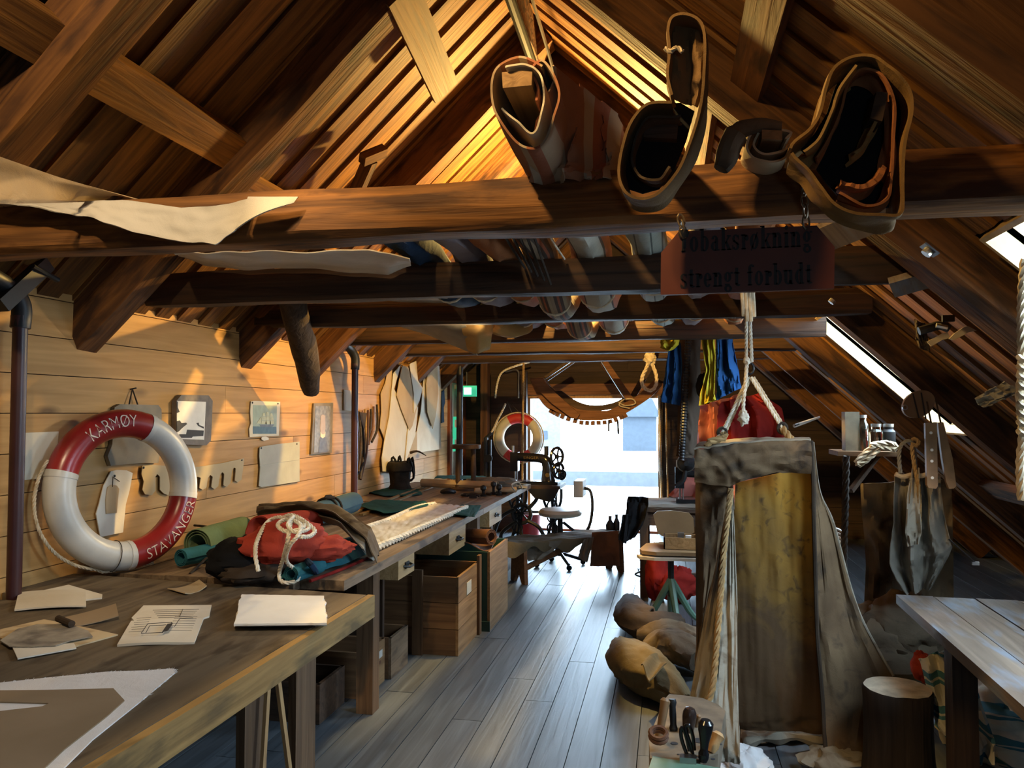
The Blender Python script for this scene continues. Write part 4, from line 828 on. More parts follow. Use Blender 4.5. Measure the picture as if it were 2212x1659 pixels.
# ------------------------------------------------------------------ near table
nt_ = thing('cutting_table', (-1.95, 1.9, 0), 'large near cutting table with stained brown top and pale edge board', 'table')
NX, NY = -1.205, 3.03
MB().prism([(XW + .005, .8, ZT - .045), (NX - .02, .8, ZT - .045), (NX - .02, NY - .015, ZT - .045), (XW + .005, NY + .11, ZT - .045), (XW + .005, pA.y + .05, ZT - .045), (-2.57, pA.y + .05, ZT - .045), (-2.57, pA.y - .05, ZT - .045), (XW + .005, pA.y - .05, ZT - .045)], (0, 0, .045)).build('tabletop', 'table_wood', nt_, 0)
piece('edge_board', 'edge_wood', nt_, frame((NX - .004, 1.9, ZT - .047), (1, 0, 0), (0, 1, 0), (0, 0, 1)), (.03, 2.26, .09))
piece('edge_board', 'dark_x', nt_, frame(((XW + NX) / 2, NY + .058, ZT - .045), V((1, -.082, 0)).normalized(), V((.082, 1, 0)).normalized(), (0, 0, 1)), (1.48, .02, .06))
for a, b in ((530, 578), (640, 682)):
    c0 = onX(a, 1480, -1.30); 
    c1 = onX(b, 1480, -1.30); MB().bb((-1.33, c0.y, 0), (-1.30, c1.y, ZT - .05)).build('leg', 'crate_z', nt_, 0)
MB().bb((-2.5, 2.4, 0), (-2.42, 2.5, ZT - .05)).build('leg', 'crate_z', nt_, 0); MB().bb((-2.5, 1.2, 0), (-2.42, 1.3, ZT - .05)).build('leg', 'crate_z', nt_, 0)
bar(onX(578, 1490, -1.27), onX(565, 1700, -1.27), .012, .02, 'brace', 'pine_z', nt_); bar(onX(600, 1468, -1.27), onX(632, 1720, -1.27), .012, .02, 'brace', 'pine_z', nt_)
def flat(pts, z0, th): return MB().prism([onZ(a, b, z0) for a, b in pts], (0, 0, th))
def curled(pts4, z, th, amp, nu=16, nv=10, seed=0, torn=.0):
    a, b, c, d = [onZ(x, y, z) for x, y in pts4]
    def fn(u, v):
        p = a.lerp(b, u).lerp(d.lerp(c, u), v); e = torn * nz(u * 13 + seed, v * 13) * (1 if min(u, 1 - u, v, 1 - v) < .02 else 0)
        return p + V((e, e, amp(u, v)))
    return MB().sheet(fn, nu, nv, th)
# papers on the near table
z = ZT
tag(flat([(75, 1282), (148, 1266), (221, 1287), (220, 1294), (150, 1302)], z, .006).build('folded_paper', 'paper', None, 0), 'pointed cream paper lying under the larger folded one at the wall end of the table', 'paper')
tag(curled([(40, 1279), (185, 1275), (186, 1309), (31, 1317)], z + .010, .006, lambda u, v: .006 * math.sin(u * 3)).build('folded_paper', 'paper'), 'larger folded cream paper on top, at the wall end of the near table', 'paper')
tag(flat([(0, 1362), (95, 1340), (160, 1352), (255, 1373), (165, 1398), (60, 1402), (0, 1380)], z, .004).build('wrapping_paper', 'paper_tan', None, 0), 'brown pointed wrapping paper under the mottled grey sheet', 'paper')
tag(flat([(26, 1398), (160, 1392), (165, 1402), (38, 1425)], z + .0045, .004).build('loose_paper', 'paper', None, 0), 'pale torn paper sticking out at the front below the mottled sheet', 'paper')
tag(curled([(130, 1335), (250, 1322), (256, 1337), (165, 1352)], z + .006, .003, lambda u, v: .02 * (1 - v) * u + .012 * u * u).build('loose_paper', 'kraft'), 'curled brown paper lifting at the back of the mottled sheet', 'paper')
tag(flat([(0, 1385), (38, 1360), (80, 1350), (150, 1350), (190, 1364), (200, 1376), (150, 1386), (120, 1396), (70, 1398), (20, 1398)], z + .010, .003).build('loose_paper', 'stained_paper', None, 0), 'mottled grey stained paper on top of the brown wrapping paper', 'paper')
tag(MB().tube([onZ(126, 1336, z + .026), onZ(155, 1348, z + .026)], .012, 10).build('rolled_scrap', 'canvas_dark'), 'small dark rolled scrap lying at the edge of the mottled paper', 'scrap')
t = thing('curled_scrap', onZ(400, 1280, z), 'small curled tan paper scrap in the middle of the near table', 'paper')
curled([(362, 1276), (430, 1260), (446, 1273), (400, 1287)], z, .004, lambda u, v: .002 + .05 * (u - .45) ** 2).build('sheet', 'paper_tan', t)
t = thing('open_booklet', onZ(350, 1360, z), 'yellowed printed booklet pages with line drawings on the near table', 'booklet')
flat([(284, 1338), (310, 1311), (457, 1310), (452, 1334), (420, 1345), (290, 1344)], z, .006).build('page', 'paper', t, 0)
pg = curled([(283, 1341), (440, 1334), (420, 1386), (253, 1392)], z + .008, .008, lambda u, v: .003 * math.sin(u * 4)); pg = pg.build('page', 'paper', t)
def onpage(u, v, h=.0185):
    a, b, c, d = [onZ(x, y, z) for x, y in ((283, 1341), (440, 1334), (420, 1386), (253, 1392))]; p = a.lerp(b, u).lerp(d.lerp(c, u), v); p.z = z + h + .003 * math.sin(u * 4); return p
mk = MB(); ln_ = lambda u0, v0, u1, v1, wd=.0012: mk.tube([onpage(u0, v0), onpage(u1, v1)], wd, 4)
for i in range(7): ln_(.1 + .02 * (i % 2), .16 + i * .1, .30, .16 + i * .1, .0006); ln_(.62, .16 + i * .1, .93, .16 + i * .1, .0006)
for q in (((.30, .45), (.62, .42)), ((.30, .45), (.28, .85)), ((.28, .85), (.56, .85)), ((.56, .85), (.62, .42)), ((.34, .55), (.56, .53)), ((.34, .55), (.34, .85)), ((.70, .25), (.88, .22)), ((.70, .25), (.68, .6))): ln_(*q[0], *q[1])
mk.build('drawing', 'ink', pg, 0); MB().prism([onpage(*q, .0188) for q in ((.57, .50), (.64, .46), (.62, .78), (.55, .84))], (0, 0, .001)).build('drawing', 'ink', pg, 0)
mk = MB(); A = lambda x, y: onZ(x, y, z + .0068); [mk.tube([A(330 + i * 3, 1318 + i * 4), A(430 - i * 4, 1316 + i * 4)], .0006, 4) for i in range(5)]; mk.tube([A(395, 1316), A(388, 1332)], .001, 4).build('print', 'ink', t, 0)
t = thing('page_stack', onZ(605, 1330, z), 'thick stack of white torn-edged pages near the far corner of the near table', 'paper')
for i in range(3): curled([(522, 1286), (700, 1287 + i), (706, 1348), (505, 1350)], z + .006 + .009 * i, .007, lambda u, v: .008 * math.sin(v * PI * 2) * (1 - u) * .6 + .002 * i, 18, 12, i, .008).build('page', 'paper_white' if i == 2 else 'paper', t)
# cut cloth and its brown paper template at the near corner
t = thing('cut_cloth', onZ(200, 1540, z), 'white frayed cut cloth lying under a brown paper template on the near table', 'cloth')
ow = [(-30, 1480), (100, 1466), (230, 1453), (320, 1450), (372, 1446), (378, 1455), (300, 1520), (200, 1600), (120, 1680), (20, 1770), (-60, 1700)]
flat(ow, z, .003).build('cloth', 'white_cloth', t, 0)
fz = MB(); E_ = [onZ(a, b, z + .002) for a, b in ow[:7]]
for a, b in zip(E_, E_[1:]):
    for i in range(26):
        p = a.lerp(b, rng.random()); fz.tube([p, p + V((rng.uniform(-.008, .008), rng.uniform(-.004, .012), rng.uniform(0, .004)))], .0006, 3, cap=False)
fz.build('fray', 'white_cloth', t, 0)['kind'] = 'stuff'
tp = thing('paper_template', onZ(100, 1580, z), 'brown kraft paper template with a slot on top of the white cut cloth', 'template')
flat([(-40, 1494), (80, 1493), (245, 1489), (269, 1515), (230, 1550), (140, 1620), (66, 1690), (-60, 1700), (-60, 1545), (92, 1528), (106, 1521), (-40, 1517)], z + .0035, .003).build('sheet', 'kraft', tp, 0)

# ------------------------------------------------------------------ on the long bench
z = ZT
def roll_between(a, b, r, name, mat, parent, turns=True, n=18):
    a, b = V(a), V(b); d = (b - a).normalized(); s = d.cross(V((0, 0, 1))).normalized(); u = s.cross(d)
    path = []
    for i in range(70):
        q = i / 69 * PI * 6; rr = r * (1 - .45 * i / 69); path.append(a + s * math.cos(q) * rr + u * math.sin(q) * rr)
    ext = b - a; pts = path
    def fn(uu_, v): return pts[min(69, int(round(uu_ * 69)))] + ext * v + V((0, 0, .003 * nz(uu_ * 20, v * 6)))
    return MB().sheet(fn, 70, 10, .003).build(name, mat, parent)
t = thing('cloth_roll', onZ(470, 1150, z), 'pale green cloth roll behind the lifebuoy on the bench', 'cloth roll', 'cloth rolls along the back of the bench')
roll_between(onZ(425, 1178, z + .085), onZ(524, 1148, z + .1), .085, 'roll', 'green_roll', t)
t = thing('cloth_roll', onZ(430, 1200, z), 'thin teal cloth roll in front of the pale green one', 'cloth roll', 'cloth rolls along the back of the bench')
roll_between(onZ(390, 1206, z + .05), onZ(520, 1178, z + .05), .045, 'roll', 'teal', t); MB().tube(cr([onZ(420, 1135, z + .13), onZ(455, 1140, z + .16), onZ(474, 1158, z + .1), onZ(470, 1180, z + .06), onZ(410, 1240, z)], 14), .006).build('cord', 'rope_dark', t)
t = thing('cloth_roll', onZ(700, 1100, z), 'blue-grey cloth roll tied with a dark rope below the grey paper', 'cloth roll', 'cloth rolls along the back of the bench')
a, b = onZ(600, 1138, z + .085), onZ(762, 1086, z + .085); roll_between(a, b, .082, 'roll', 'blue_roll', t)
for f in (.58, .64):
    c = a.lerp(b, f); d = (b - a).normalized(); s = d.cross(V((0, 0, 1))).normalized()
    MB().tube([c + (s * math.cos(q) + V((0, 0, math.sin(q)))) * .089 + d * .02 * math.sin(q) for q in [j * PI / 10 for j in range(20)]], .008, 6, True).build('tie', 'rope_dark', t)
MB().tube(cr([c + V((0, 0, .09)), c + V((.03, -.05, .10)), c + V((.01, -.1, .1)), c + V((.05, -.04, .09))], 10), .012).build('knot', 'rope_dark', t)
# the heap at the near end of the bench
def lump(c, ax, r, name, mat, parent, seed=0, amp=.25, n=28, m=20, flatb=True):   # a soft bundle: folded cloth over an ellipsoid
    m_ = MB(); X, Y, Z_ = [V(q) for q in ax]
    for j in range(m + 1):
        th = PI * j / m
        for i in range(n):
            ph_ = 2 * PI * i / n; d = V((math.sin(th) * math.cos(ph_), math.sin(th) * math.sin(ph_), math.cos(th)))
            wx = d.x + .35 * nz(d.y * 2 + seed, d.z * 2); k = 1 + amp * (.8 * nz(d.x * 2.2 + seed, d.y * 2.2, d.z * 2.2) + .9 * (.28 - abs(nz(wx * 3.4 + seed, d.y * 3.4, d.z * 3.4))) + .6 * (.25 - abs(nz(wx * 7.5, d.y * 7.5 + seed, d.z * 7.5))) + .2 * nz(d.x * 14, d.y * 14 + seed, d.z * 14))
            p = V(c) + X * d.x * r[0] * k + Y * d.y * r[1] * k + Z_ * d.z * r[2] * k
            if flatb: p.z = max(p.z, c[2] - r[2] * .82)
            m_.v.append(p)
    for j in range(m):
        for i in range(n): m_.f.append((j * n + i, j * n + (i + 1) % n, (j + 1) * n + (i + 1) % n, (j + 1) * n + i))
    return m_.build(name, mat, parent, 60)
AX = ((1, 0, 0), (0, 1, 0), (0, 0, 1))
def axis(a, b):
    d = (V(b) - V(a)); d.z = 0; d.normalize(); return (d, V((-d.y, d.x, 0)), V((0, 0, 1)))
ax_h = axis(onZ(500, 1235, z), onZ(740, 1200, z))
t = thing('folded_sail', onZ(520, 1230, z), 'black folded cloth bundle with a striped inner fold at the near end of the bench', 'cloth bundle')
lump(onZ(520, 1210, z + .09), ax_h, (.145, .12, .10), 'bundle', 'black_cloth', t, 3, .2); lump(onZ(548, 1236, z + .045), ax_h, (.15, .11, .05), 'lower_fold', 'canvas_dark', t, 5, .25)
MB().sheet(lambda u, v: onZ(492 + 40 * u + 12 * v, 1180 + 42 * u - 6 * v + 10 * u * v, z + .09 - .04 * u) + V((.02, -.06, .01 * math.sin(v * 6))), 12, 8, .004).build('striped_fold', 'stripe_rust', t)
t = thing('folded_sail', onZ(700, 1230, z), 'teal folded cloth with a red hem at the near bench edge', 'cloth bundle')
q = [(580, 1243), (640, 1258), (712, 1238), (800, 1196), (790, 1176), (640, 1208)]
MB().sheet(lambda u, v: onZ(*[a for a in lerpl([(598, 1255), (660, 1240), (735, 1222), (806, 1192)], u)], z + .01).lerp(onZ(*lerpl([(600, 1215), (650, 1205), (720, 1190), (800, 1172)], u), z + .01), v) + V((0, 0, .075 * math.sin(v * PI) ** .6 + .008 * nz(u * 9, v * 5))), 40, 16, .006).build('fold', 'teal', t)
roll_between(onZ(628, 1242, z + .045), onZ(690, 1222, z + .045), .04, 'rolled_end', 'teal', t)
MB().tube(cr([onZ(670, 1255, z + .006), onZ(735, 1231, z + .006), onZ(800, 1203, z + .006)], 10), .008).build('red_hem', 'red_cloth', t); MB().tube(cr([onZ(650, 1200, z + .07), onZ(672, 1220, z + .085), onZ(682, 1236, z + .03)], 10), .014).build('strap', 'navy', t)
t = thing('folded_sail', onZ(640, 1190, z), 'bright red folded sail bundle tied with white rope on the bench', 'cloth bundle')
lump(onZ(615, 1172, z + .16), ax_h, (.20, .13, .10), 'bundle', 'red_sail', t, 11, .28, flatb=False); lump(onZ(690, 1186, z + .115), ax_h, (.16, .10, .055), 'lower_fold', 'red_sail', t, 14, .3)
a = onZ(560, 1150, z + .15); ribbon([a + V((.075 * math.cos(q), 0, .085 * math.sin(q))) for q in [j * PI / 7 for j in range(13)]], ax_h[0] * .26 + V((0, .04, 0)), .008, 40, 8, .01, 3).build('open_end', 'red_sail', t)
lump(onZ(690, 1195, z + .08), ax_h, (.10, .08, .05), 'fold', 'red_sail', t, 23, .3)
t = thing('folded_sail', onZ(700, 1150, z), 'long brown canvas folded over the red sail and ending in a point', 'cloth bundle')
for i, (l0, l1, mt) in enumerate((([(555, 1108), (640, 1098), (720, 1112), (790, 1160), (812, 1212)], [(560, 1100), (650, 1086), (740, 1096), (800, 1140), (818, 1190)], 'canvas_brown'), ([(560, 1112), (650, 1106), (735, 1135), (782, 1182), (806, 1212)], [(555, 1104), (640, 1098), (725, 1112), (792, 1162), (814, 1205)], 'canvas_grey'))):
    hz = [.20, .24, .22, .14, .03]
    def fn(u, v):
        h = lerpl([(q,) for q in hz], u)[0] - .035 * i; p = onZ(*lerpl(l0, u), z + h).lerp(onZ(*lerpl(l1, u), z + h), v); return p + V((0, 0, .02 * math.sin(v * 9 + u * 5) * (1 - .5 * u) + .012 * nz(u * 12, v * 6)))
    MB().sheet(fn, 50, 20, .006).build('fold', mt, t)
t = thing('rope_hank', onZ(620, 1150, z), 'white laid rope tangled on the red sail with a loop hanging over the bench edge', 'rope')
h = z + .265; RP = [(558, 1234, .10), (552, 1200, .16), (555, 1170, .20), (572, 1135, .25), (590, 1120, .27), (612, 1118, .28), (650, 1125, .27), (655, 1140, .27), (620, 1148, .26), (600, 1134, .275), (620, 1122, .285), (648, 1132, .28), (645, 1155, .26), (628, 1175, .22), (618, 1200, .15), (622, 1218, .10), (640, 1232, .06), (646, 1248, .03), (630, 1258, .015), (608, 1256, .02), (603, 1238, .05), (612, 1205, .13), (622, 1165, .24), (628, 1130, .28), (636, 1118, .29), (660, 1128, .28), (680, 1146, .25), (670, 1158, .24), (650, 1160, .25)]
MB().rope(cr([onZ(a, b, z + c) for a, b, c in RP], 260), .0095).build('rope', 'rope_white', t)
MB().rope(cr([onZ(*q) for q in ((608, 1120, h + .01), (626, 1112, h + .03), (650, 1120, h + .02), (668, 1140, h), (640, 1150, h), (622, 1134, h + .02), (634, 1116, h + .03))], 80), .0085).build('knot', 'rope_white', t)
# white sail with bolt rope, rulers, green cloths
t = thing('white_sail', onZ(890, 1130, z), 'white sail with thick pale bolt ropes laid flat on the bench', 'sail')
l0, l1 = [(812, 1184), (870, 1158), (940, 1126), (1008, 1096)], [(782, 1142), (840, 1122), (900, 1096), (940, 1088)]
MB().sheet(lambda u, v: onZ(*lerpl(l0, u), z + .012).lerp(onZ(*lerpl(l1, u), z + .012), v) + V((0, 0, .012 * abs(nz(u * 11, v * 5)) + .004 * nz(u * 30, v * 14))), 60, 24, .004).build('cloth', 'sail_white', t)
MB().rope(cr([onZ(a, b, z + .02) for a, b in l0], 60), .021).build('bolt_rope', 'rope_white', t); MB().rope(cr([onZ(a, b, z + .02) for a, b in l1], 60), .018).build('bolt_rope', 'rope_white', t)
for i, (p, q, lab) in enumerate((((752, 1112), (928, 1046), 'long thin wooden batten lying along the bench'), ((780, 1112), (950, 1045), 'second wooden batten, beside the first on the bench'))):
    a, b = onZ(*p, z + .008), onZ(*q, z + .008); tag(bar(a, b, .03, .014, 'batten', 'edge_wood'), lab, 'batten')
def laid(l0, l1, mat, name, label, h=.008, amp=.012, seed=0):
    return tag(MB().sheet(lambda u, v: onZ(*lerpl(l0, u), z + h).lerp(onZ(*lerpl(l1, u), z + h), v) + V((0, 0, amp * abs(nz(u * 6 + seed, v * 4)))), 26, 12, .004).build(name, mat), label, 'cloth')
laid([(772, 1094), (830, 1110), (880, 1104), (925, 1092)], [(812, 1080), (850, 1082), (890, 1084), (920, 1084)], 'teal_dark', 'green_cloth', 'dark green cloth lying across the battens in the middle of the bench', .024)
laid([(975, 1112), (1010, 1116), (1025, 1117)], [(995, 1092), (1020, 1092), (1040, 1093)], 'teal_dark', 'green_cloth', 'dark green cloth corner at the bench front beside the white sail', .012, seed=4)
laid([(788, 1062), (830, 1072), (880, 1072), (912, 1068)], [(795, 1054), (830, 1052), (870, 1052), (905, 1058)], 'teal_dark', 'green_cloth', 'dark green cloth spread under the black bucket bag', .006, seed=8)
# bucket bag
c = onZ(864, 1058, z); t = thing('bucket_bag', c, 'black felt bucket bag with rope handles on the bench', 'bag')
m_ = MB().lathe([(.10, .004), (.115, .01), (.10, .05), (.098, .12), (.106, .17), (.125, .19), (.128, .22), (.118, .265), (.10, .275), (.05, .27)], c, 26); m_.jitter(.012, 13).build('body', 'felt', t)
for s, k in ((0, 0), (1, .03)):
    a = c + V((-.07 + k, -.05 + .1 * s, .26)); b_ = c + V((.09, -.05 + .1 * s, .26)); MB().tube(cr([a, a + V((.02, 0, .06)), c + V((.05, 0, .11 - .01 * s)), c + V((.13, .03, .12)), b_ + V((.02, 0, .05)), b_], 18), .011).build('handle', 'black_cloth', t)
MB().tube(cr([c + V((.1, .0, .36)), c + V((.17, .03, .375)), c + V((.25, .05, .33))], 8), [.012, .014, .012, .01, .009, .007, .005, .003]).build('cord_end', 'canvas_dark', t)
# rope reel stool
c = onZ(1006, 1058, z); t = thing('cord_reel', c, 'small dark wooden reel frame with two posts standing on the bench', 'reel')
MB().lathe([(.15, 0), (.15, .022), (.03, .024)], c, 20).build('base', 'dark_x', t); MB().lathe([(.14, .40), (.145, .405), (.145, .44), (.02, .442)], c, 20).build('top', 'dark_x', t)
for s in (-1, 1): MB().lathe([(.028, .02), (.024, .1), (.028, .2), (.024, .3), (.026, .41)], c + V((.075 * s, .01 * s, 0)), 10).build('post', 'dark_z', t)
# rolled canvases at the far end of the bench
t = thing('canvas_roll', onZ(960, 1042, z), 'brown canvas roll lying across the far part of the bench', 'canvas roll'); roll_between(onZ(912, 1043, z + .05), onZ(1075, 1050, z + .05), .045, 'roll', 'canvas', t)
tag(laid([(938, 1034), (1000, 1036), (1050, 1038)], [(945, 1028), (1000, 1028), (1050, 1030)], 'teal_dark', 'green_cloth', 'dark green cloth folded behind the brown canvas roll', .06), 'dark green cloth folded behind the brown canvas roll', 'cloth')
t = thing('folded_sail', onZ(1080, 1052, z), 'crumpled grey canvas heap at the far end of the bench', 'cloth bundle')
lump(onZ(1070, 1046, z + .05), axis(onZ(1000, 1046, z), onZ(1130, 1050, z)), (.28, .15, .065), 'bundle', 'canvas_grey', t, 31, .5); roll_between(onZ(1025, 1060, z + .03), onZ(1115, 1058, z + .03), .028, 'rolled_edge', 'canvas', t)
MB().rope(cr([onZ(1112, 1060, z + .03), onZ(1105, 1048, z + .12), onZ(1120, 1042, z + .12), onZ(1128, 1056, z + .02)], 16), .007).build('lashing', 'rope_white', t)
# hardware on the bench
BITS = [(968, 1068, 'flat black fitting alone on the bench nearest the reel'), (1006, 1072, 'small black ring fitting, first of the cluster before the reel'), (1022, 1076, 'low black cleat in the cluster on the bench'), (1044, 1072, 'black knobbed fitting in the middle of the cluster on the bench'), (1066, 1068, 'tall black swivel fitting in the cluster on the bench'), (1078, 1070, 'round black ball fitting, last of the cluster on the bench')]
for i, (a, b, lab) in enumerate(BITS):
    c = onZ(a, b, z); t = thing('metal_fitting', c, lab, 'fitting', 'black fittings on the bench')
    if i == 0: MB().tube(cr([c + V((-.07, 0, .02)), c + V((0, -.02, .035)), c + V((.07, .01, .02))], 8), [.012, .022, .026, .028, .028, .024, .02, .01], 8).build('body', 'iron', t)
    elif i == 1: MB().tube([c + V((.035 * math.cos(q), .035 * math.sin(q), .014)) for q in [j * PI / 7 for j in range(14)]], .012, 7, True).build('ring', 'iron', t)
    elif i == 2: MB().tube([c + V((-.06, 0, .02)), c + V((-.02, 0, .035)), c + V((.02, 0, .035)), c + V((.06, 0, .02))], .013).bb(c + V((-.03, -.02, 0)), c + V((.03, .02, .03))).build('cleat', 'iron', t)
    else:
        MB().lathe([(.03, 0), (.034, .015), (.012, .025), (.014, .05 + .02 * (i == 4)), (.028, .065 + .02 * (i == 4)), (.026, .09 + .02 * (i == 4)), (.004, .10 + .02 * (i == 4))], c, 14).build('body', 'iron', t); MB().tube([c + V((.03, 0, .02)), c + V((.075, -.02, .022))], .012).build('pin', 'iron', t)

# ------------------------------------------------------------------ boxes under the bench
def crate(name, x0, x1, y0, y1, h, rows, near, side, label, th=.018, z0=.0, battens=(), cat='crate'):
    t = thing(name, ((x0 + x1) / 2, (y0 + y1) / 2, z0), label, cat)
    rh = h / rows
    for i in range(rows):
        za = z0 + i * rh + .001; zb = z0 + (i + 1) * rh - .003
        MB().bb((x0, y0, za), (x1 - .001, y0 + th, zb)).build('board', near, t, 0); MB().bb((x0, y1 - th, za), (x1 - .001, y1, zb)).build('board', near, t, 0)
        MB().bb((x1 - th, y0 + th * (0 if side != near else 0) - .001, za), (x1, y1 + .001, zb)).build('board', side, t, 0); MB().bb((x0, y0, za), (x0 + th, y1, zb)).build('board', side, t, 0)
    MB().bb((x0 + th, y0 + th, z0 + .002), (x1 - th, y1 - th, z0 + .02)).build('bottom', 'dark_x', t, 0)
    for b in battens: MB().bb(*b).build('batten', 'crate_z', t, 0)
    return t
f1, f2 = onZ(990, 1418, 0), onZ(1020, 1378, 0); hA = .50
crate('wooden_crate', -2.15, f1.x, f1.y, f1.y + .55, hA, 3, 'crate_x', 'crate_y', 'large open crate of brown boards under the bench with upright battens', battens=(((f1.x - .30, f1.y - .03, 0), (f1.x - .235, f1.y, hA + .04)), ((f1.x, f1.y + .48, 0), (f1.x + .02, f1.y + .54, hA + .05))))
MB().bb((f1.x, f1.y + .2, .34), (f1.x + .003, f1.y + .32, .42)).build('label', 'paper_grey', bpy.data.objects['wooden_crate'], 0)
g1 = onZ(1058, 1364, 0)
t = crate('storage_chest', g1.x - .55, g1.x, g1.y, g1.y + .62, .56, 1, 'green_paint', 'crate_y', 'dark green painted trunk with a bare wooden side next to the large crate', cat='trunk')
MB().bb((g1.x - .55, g1.y - .012, 0), (g1.x + .002, g1.y, .07)).build('skirting', 'green_paint', t, 0)
t = thing('leather_roll', onZ(1060, 1200, .56), 'brown leather roll lying on top of the green trunk', 'leather')
roll_between((g1.x - .28, g1.y + .30, .62), (g1.x - .02, g1.y + .14, .64), .06, 'roll', 'leather', t); MB().sheet(lambda u, v: V((g1.x - .3 + .28 * u, g1.y + .08 + .3 * v, .575 + .03 * math.sin(u * 5 + v * 3))), 12, 12, .005).build('flap', 'leather', t)
k1 = onZ(787, 1512, 0)
crate('wooden_box', k1.x - .42, k1.x, k1.y, k1.y + .30, .25, 1, 'crate_x', 'crate_y', 'open wooden box with faded printing standing in front of the large crate', cat='box')
bx = bpy.data.objects['wooden_box']; 
for i, (u0, u1, zz) in enumerate(((.03, .24, .12), (.05, .2, .08), (.02, .12, .045))): MB().bb((k1.x + .001, k1.y + u0, zz), (k1.x + .002, k1.y + u1, zz + .018)).build('faded_print', 'leather', bx, 0)
for u0, zz in ((.06, .18), (.2, .155)): MB().bb((k1.x + .001, k1.y + u0, zz), (k1.x + .0025, k1.y + u0 + .06, zz + .04)).build('label_scrap', 'paper_grey', bx, 0)
t = crate('wooden_box', k1.x - .46, k1.x + .03, k1.y + .33, k1.y + .62, .24, 1, 'crate_x', 'bench_wood', 'second open box with a grey worn end, behind the one with printing', cat='box')
k2 = onZ(690, 1566, 0); crate('dark_box', k2.x - .4, k2.x, k2.y, k2.y + .3, .20, 1, 'dark_x', 'dark_x', 'low dark open box on the floor beneath the near table', cat='box')
t = thing('bench_panel', (-2.1, 3.62, 0), 'dark upright boards closing the near end under the bench', 'panel')
for i in range(4): MB().bb((BX0 + .1 + i * .24, 4.35, .02), (BX0 + .33 + i * .24, 4.38, ZT - .15)).build('board', 'dark_z', t, 0)

# ------------------------------------------------------------------ far middle
# posts beside the doorway
tag(MB().bb(onY(1037, 1090, 9.75), onY(1058, 775, 9.9) ).jitter(.006, 5).build('post', 'post_wood'), 'squared dark post standing right of the cream side door', 'post')
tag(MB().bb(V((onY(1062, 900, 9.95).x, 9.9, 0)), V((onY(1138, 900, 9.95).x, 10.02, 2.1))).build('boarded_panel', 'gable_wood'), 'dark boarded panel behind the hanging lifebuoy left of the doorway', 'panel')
# wire hanging round the panel
t = thing('hanging_wire', onY(1075, 980, 9.6), 'pale rope draped round the dark panel left of the doorway', 'rope')
MB().rope(cr([onY(a, b, 9.8) for a, b in ((1150, 780), (1110, 792), (1084, 805), (1074, 830), (1070, 860))], 30), .014).build('rope', 'rope_white', t)
MB().tube(cr([onY(a, b, 9.8) for a, b in ((1092, 803), (1118, 800), (1120, 830), (1120, 860))], 16), .008).build('wire', 'steel', t)
MB().rope(cr([onY(a, b, 9.7) for a, b in ((1092, 872), (1084, 890), (1076, 905), (1064, 930), (1054, 942), (1050, 950))], 30), .014).build('rope', 'rope', t)
t = thing('wall_winch', onY(1055, 1040, 9.6), 'tall dark iron winch handle standing left of the hanging lifebuoy', 'winch')
MB().tube([onY(1050, 945, 9.6), onY(1050, 1045, 9.6)], .03).tube([onY(1059, 950, 9.6), onY(1058, 1045, 9.6)], .02).tube([onY(1048, 948, 9.6), onY(1062, 935, 9.6)], .02).build('frame', 'iron', t); MB().lathe([(.05, -.02), (.05, .02)], onY(1055, 990, 9.55), 14, rot('X', 90)).build('drum', 'iron', t)
# hanging lifebuoy
c2 = onY(1120, 946, 9.55); FB2 = frame(c2, (1, 0, 0), (0, 0, 1), (0, -1, 0)); R2, r2 = .247, .062
t = thing('lifebuoy', c2 - V((0, 0, .31)), 'small red and cream lifebuoy hanging left of the open doorway', 'lifebuoy')
for a, b, mt, n_ in ((50, 118, 'cork_red', 'red_segment'), (118, 230, 'cork_cream', 'cream_segment'), (230, 312, 'cork_red', 'red_segment'), (312, 410, 'cork_cream', 'cream_segment')): torus_seg(rad(a), rad(b), R2, r2, FB2, 20, 12).build(n_, mt, t)
MB().rope([FB2 @ V(((R2 + r2 + .012) * math.cos(rad(a)), (R2 + r2 + .012) * math.sin(rad(a)), 0)) for a in range(0, 361, 12)], .009).build('grab_rope', 'rope', t); MB().tube(cr([c2 + V((-.08, 0, .30)), onY(1096, 866, 9.7), c2 + V((.02, 0, .31))], 8), .006).build('hanger', 'rope_dark', t)
MB().rope([onY(1131, 780, 9.4), onY(1129, 1060, 9.4)], .012)
tag(MB().rope([onY(1131, 784, 9.35), onY(1128, 1066, 9.35)], .014).build('hanging_rope', 'rope_tan'), 'thin brown rope hanging straight down in front of the small lifebuoy', 'rope')
# curved toothed rim above the doorway
YR = 9.2; t = thing('wheel_rim', onY(1285, 905, YR), 'curved toothed timber wheel rim hanging over the top of the doorway', 'wheel rim')
def arc(op, ip, y0, y1, name, n=26, mat='rim_wood', parent=None):
    o, i = cr(px(op, y0), n), cr(px(ip, y0), n); m_ = MB()
    for a, b in zip(o, i): m_.v += [a, b, b + V((0, y1 - y0, 0)), a + V((0, y1 - y0, 0))]
    for k in range(n - 1):
        for q in range(4): m_.f.append((k * 4 + q, k * 4 + (q + 1) % 4, k * 4 + 4 + (q + 1) % 4, k * 4 + 4 + q))
    m_.f += [(0, 3, 2, 1), tuple(range(4 * n - 4, 4 * n))]; return m_.build(name, mat, parent, 30)
arc([(1144, 818), (1158, 850), (1180, 880), (1212, 895), (1250, 907), (1285, 908), (1320, 905), (1352, 892), (1385, 872), (1412, 852), (1430, 832)], [(1172, 816), (1190, 836), (1212, 862), (1240, 880), (1262, 886), (1290, 887), (1315, 886), (1345, 872), (1372, 858), (1395, 838), (1415, 818)], YR, YR + .10, 'outer_rim', 30, 'rim_wood', t)
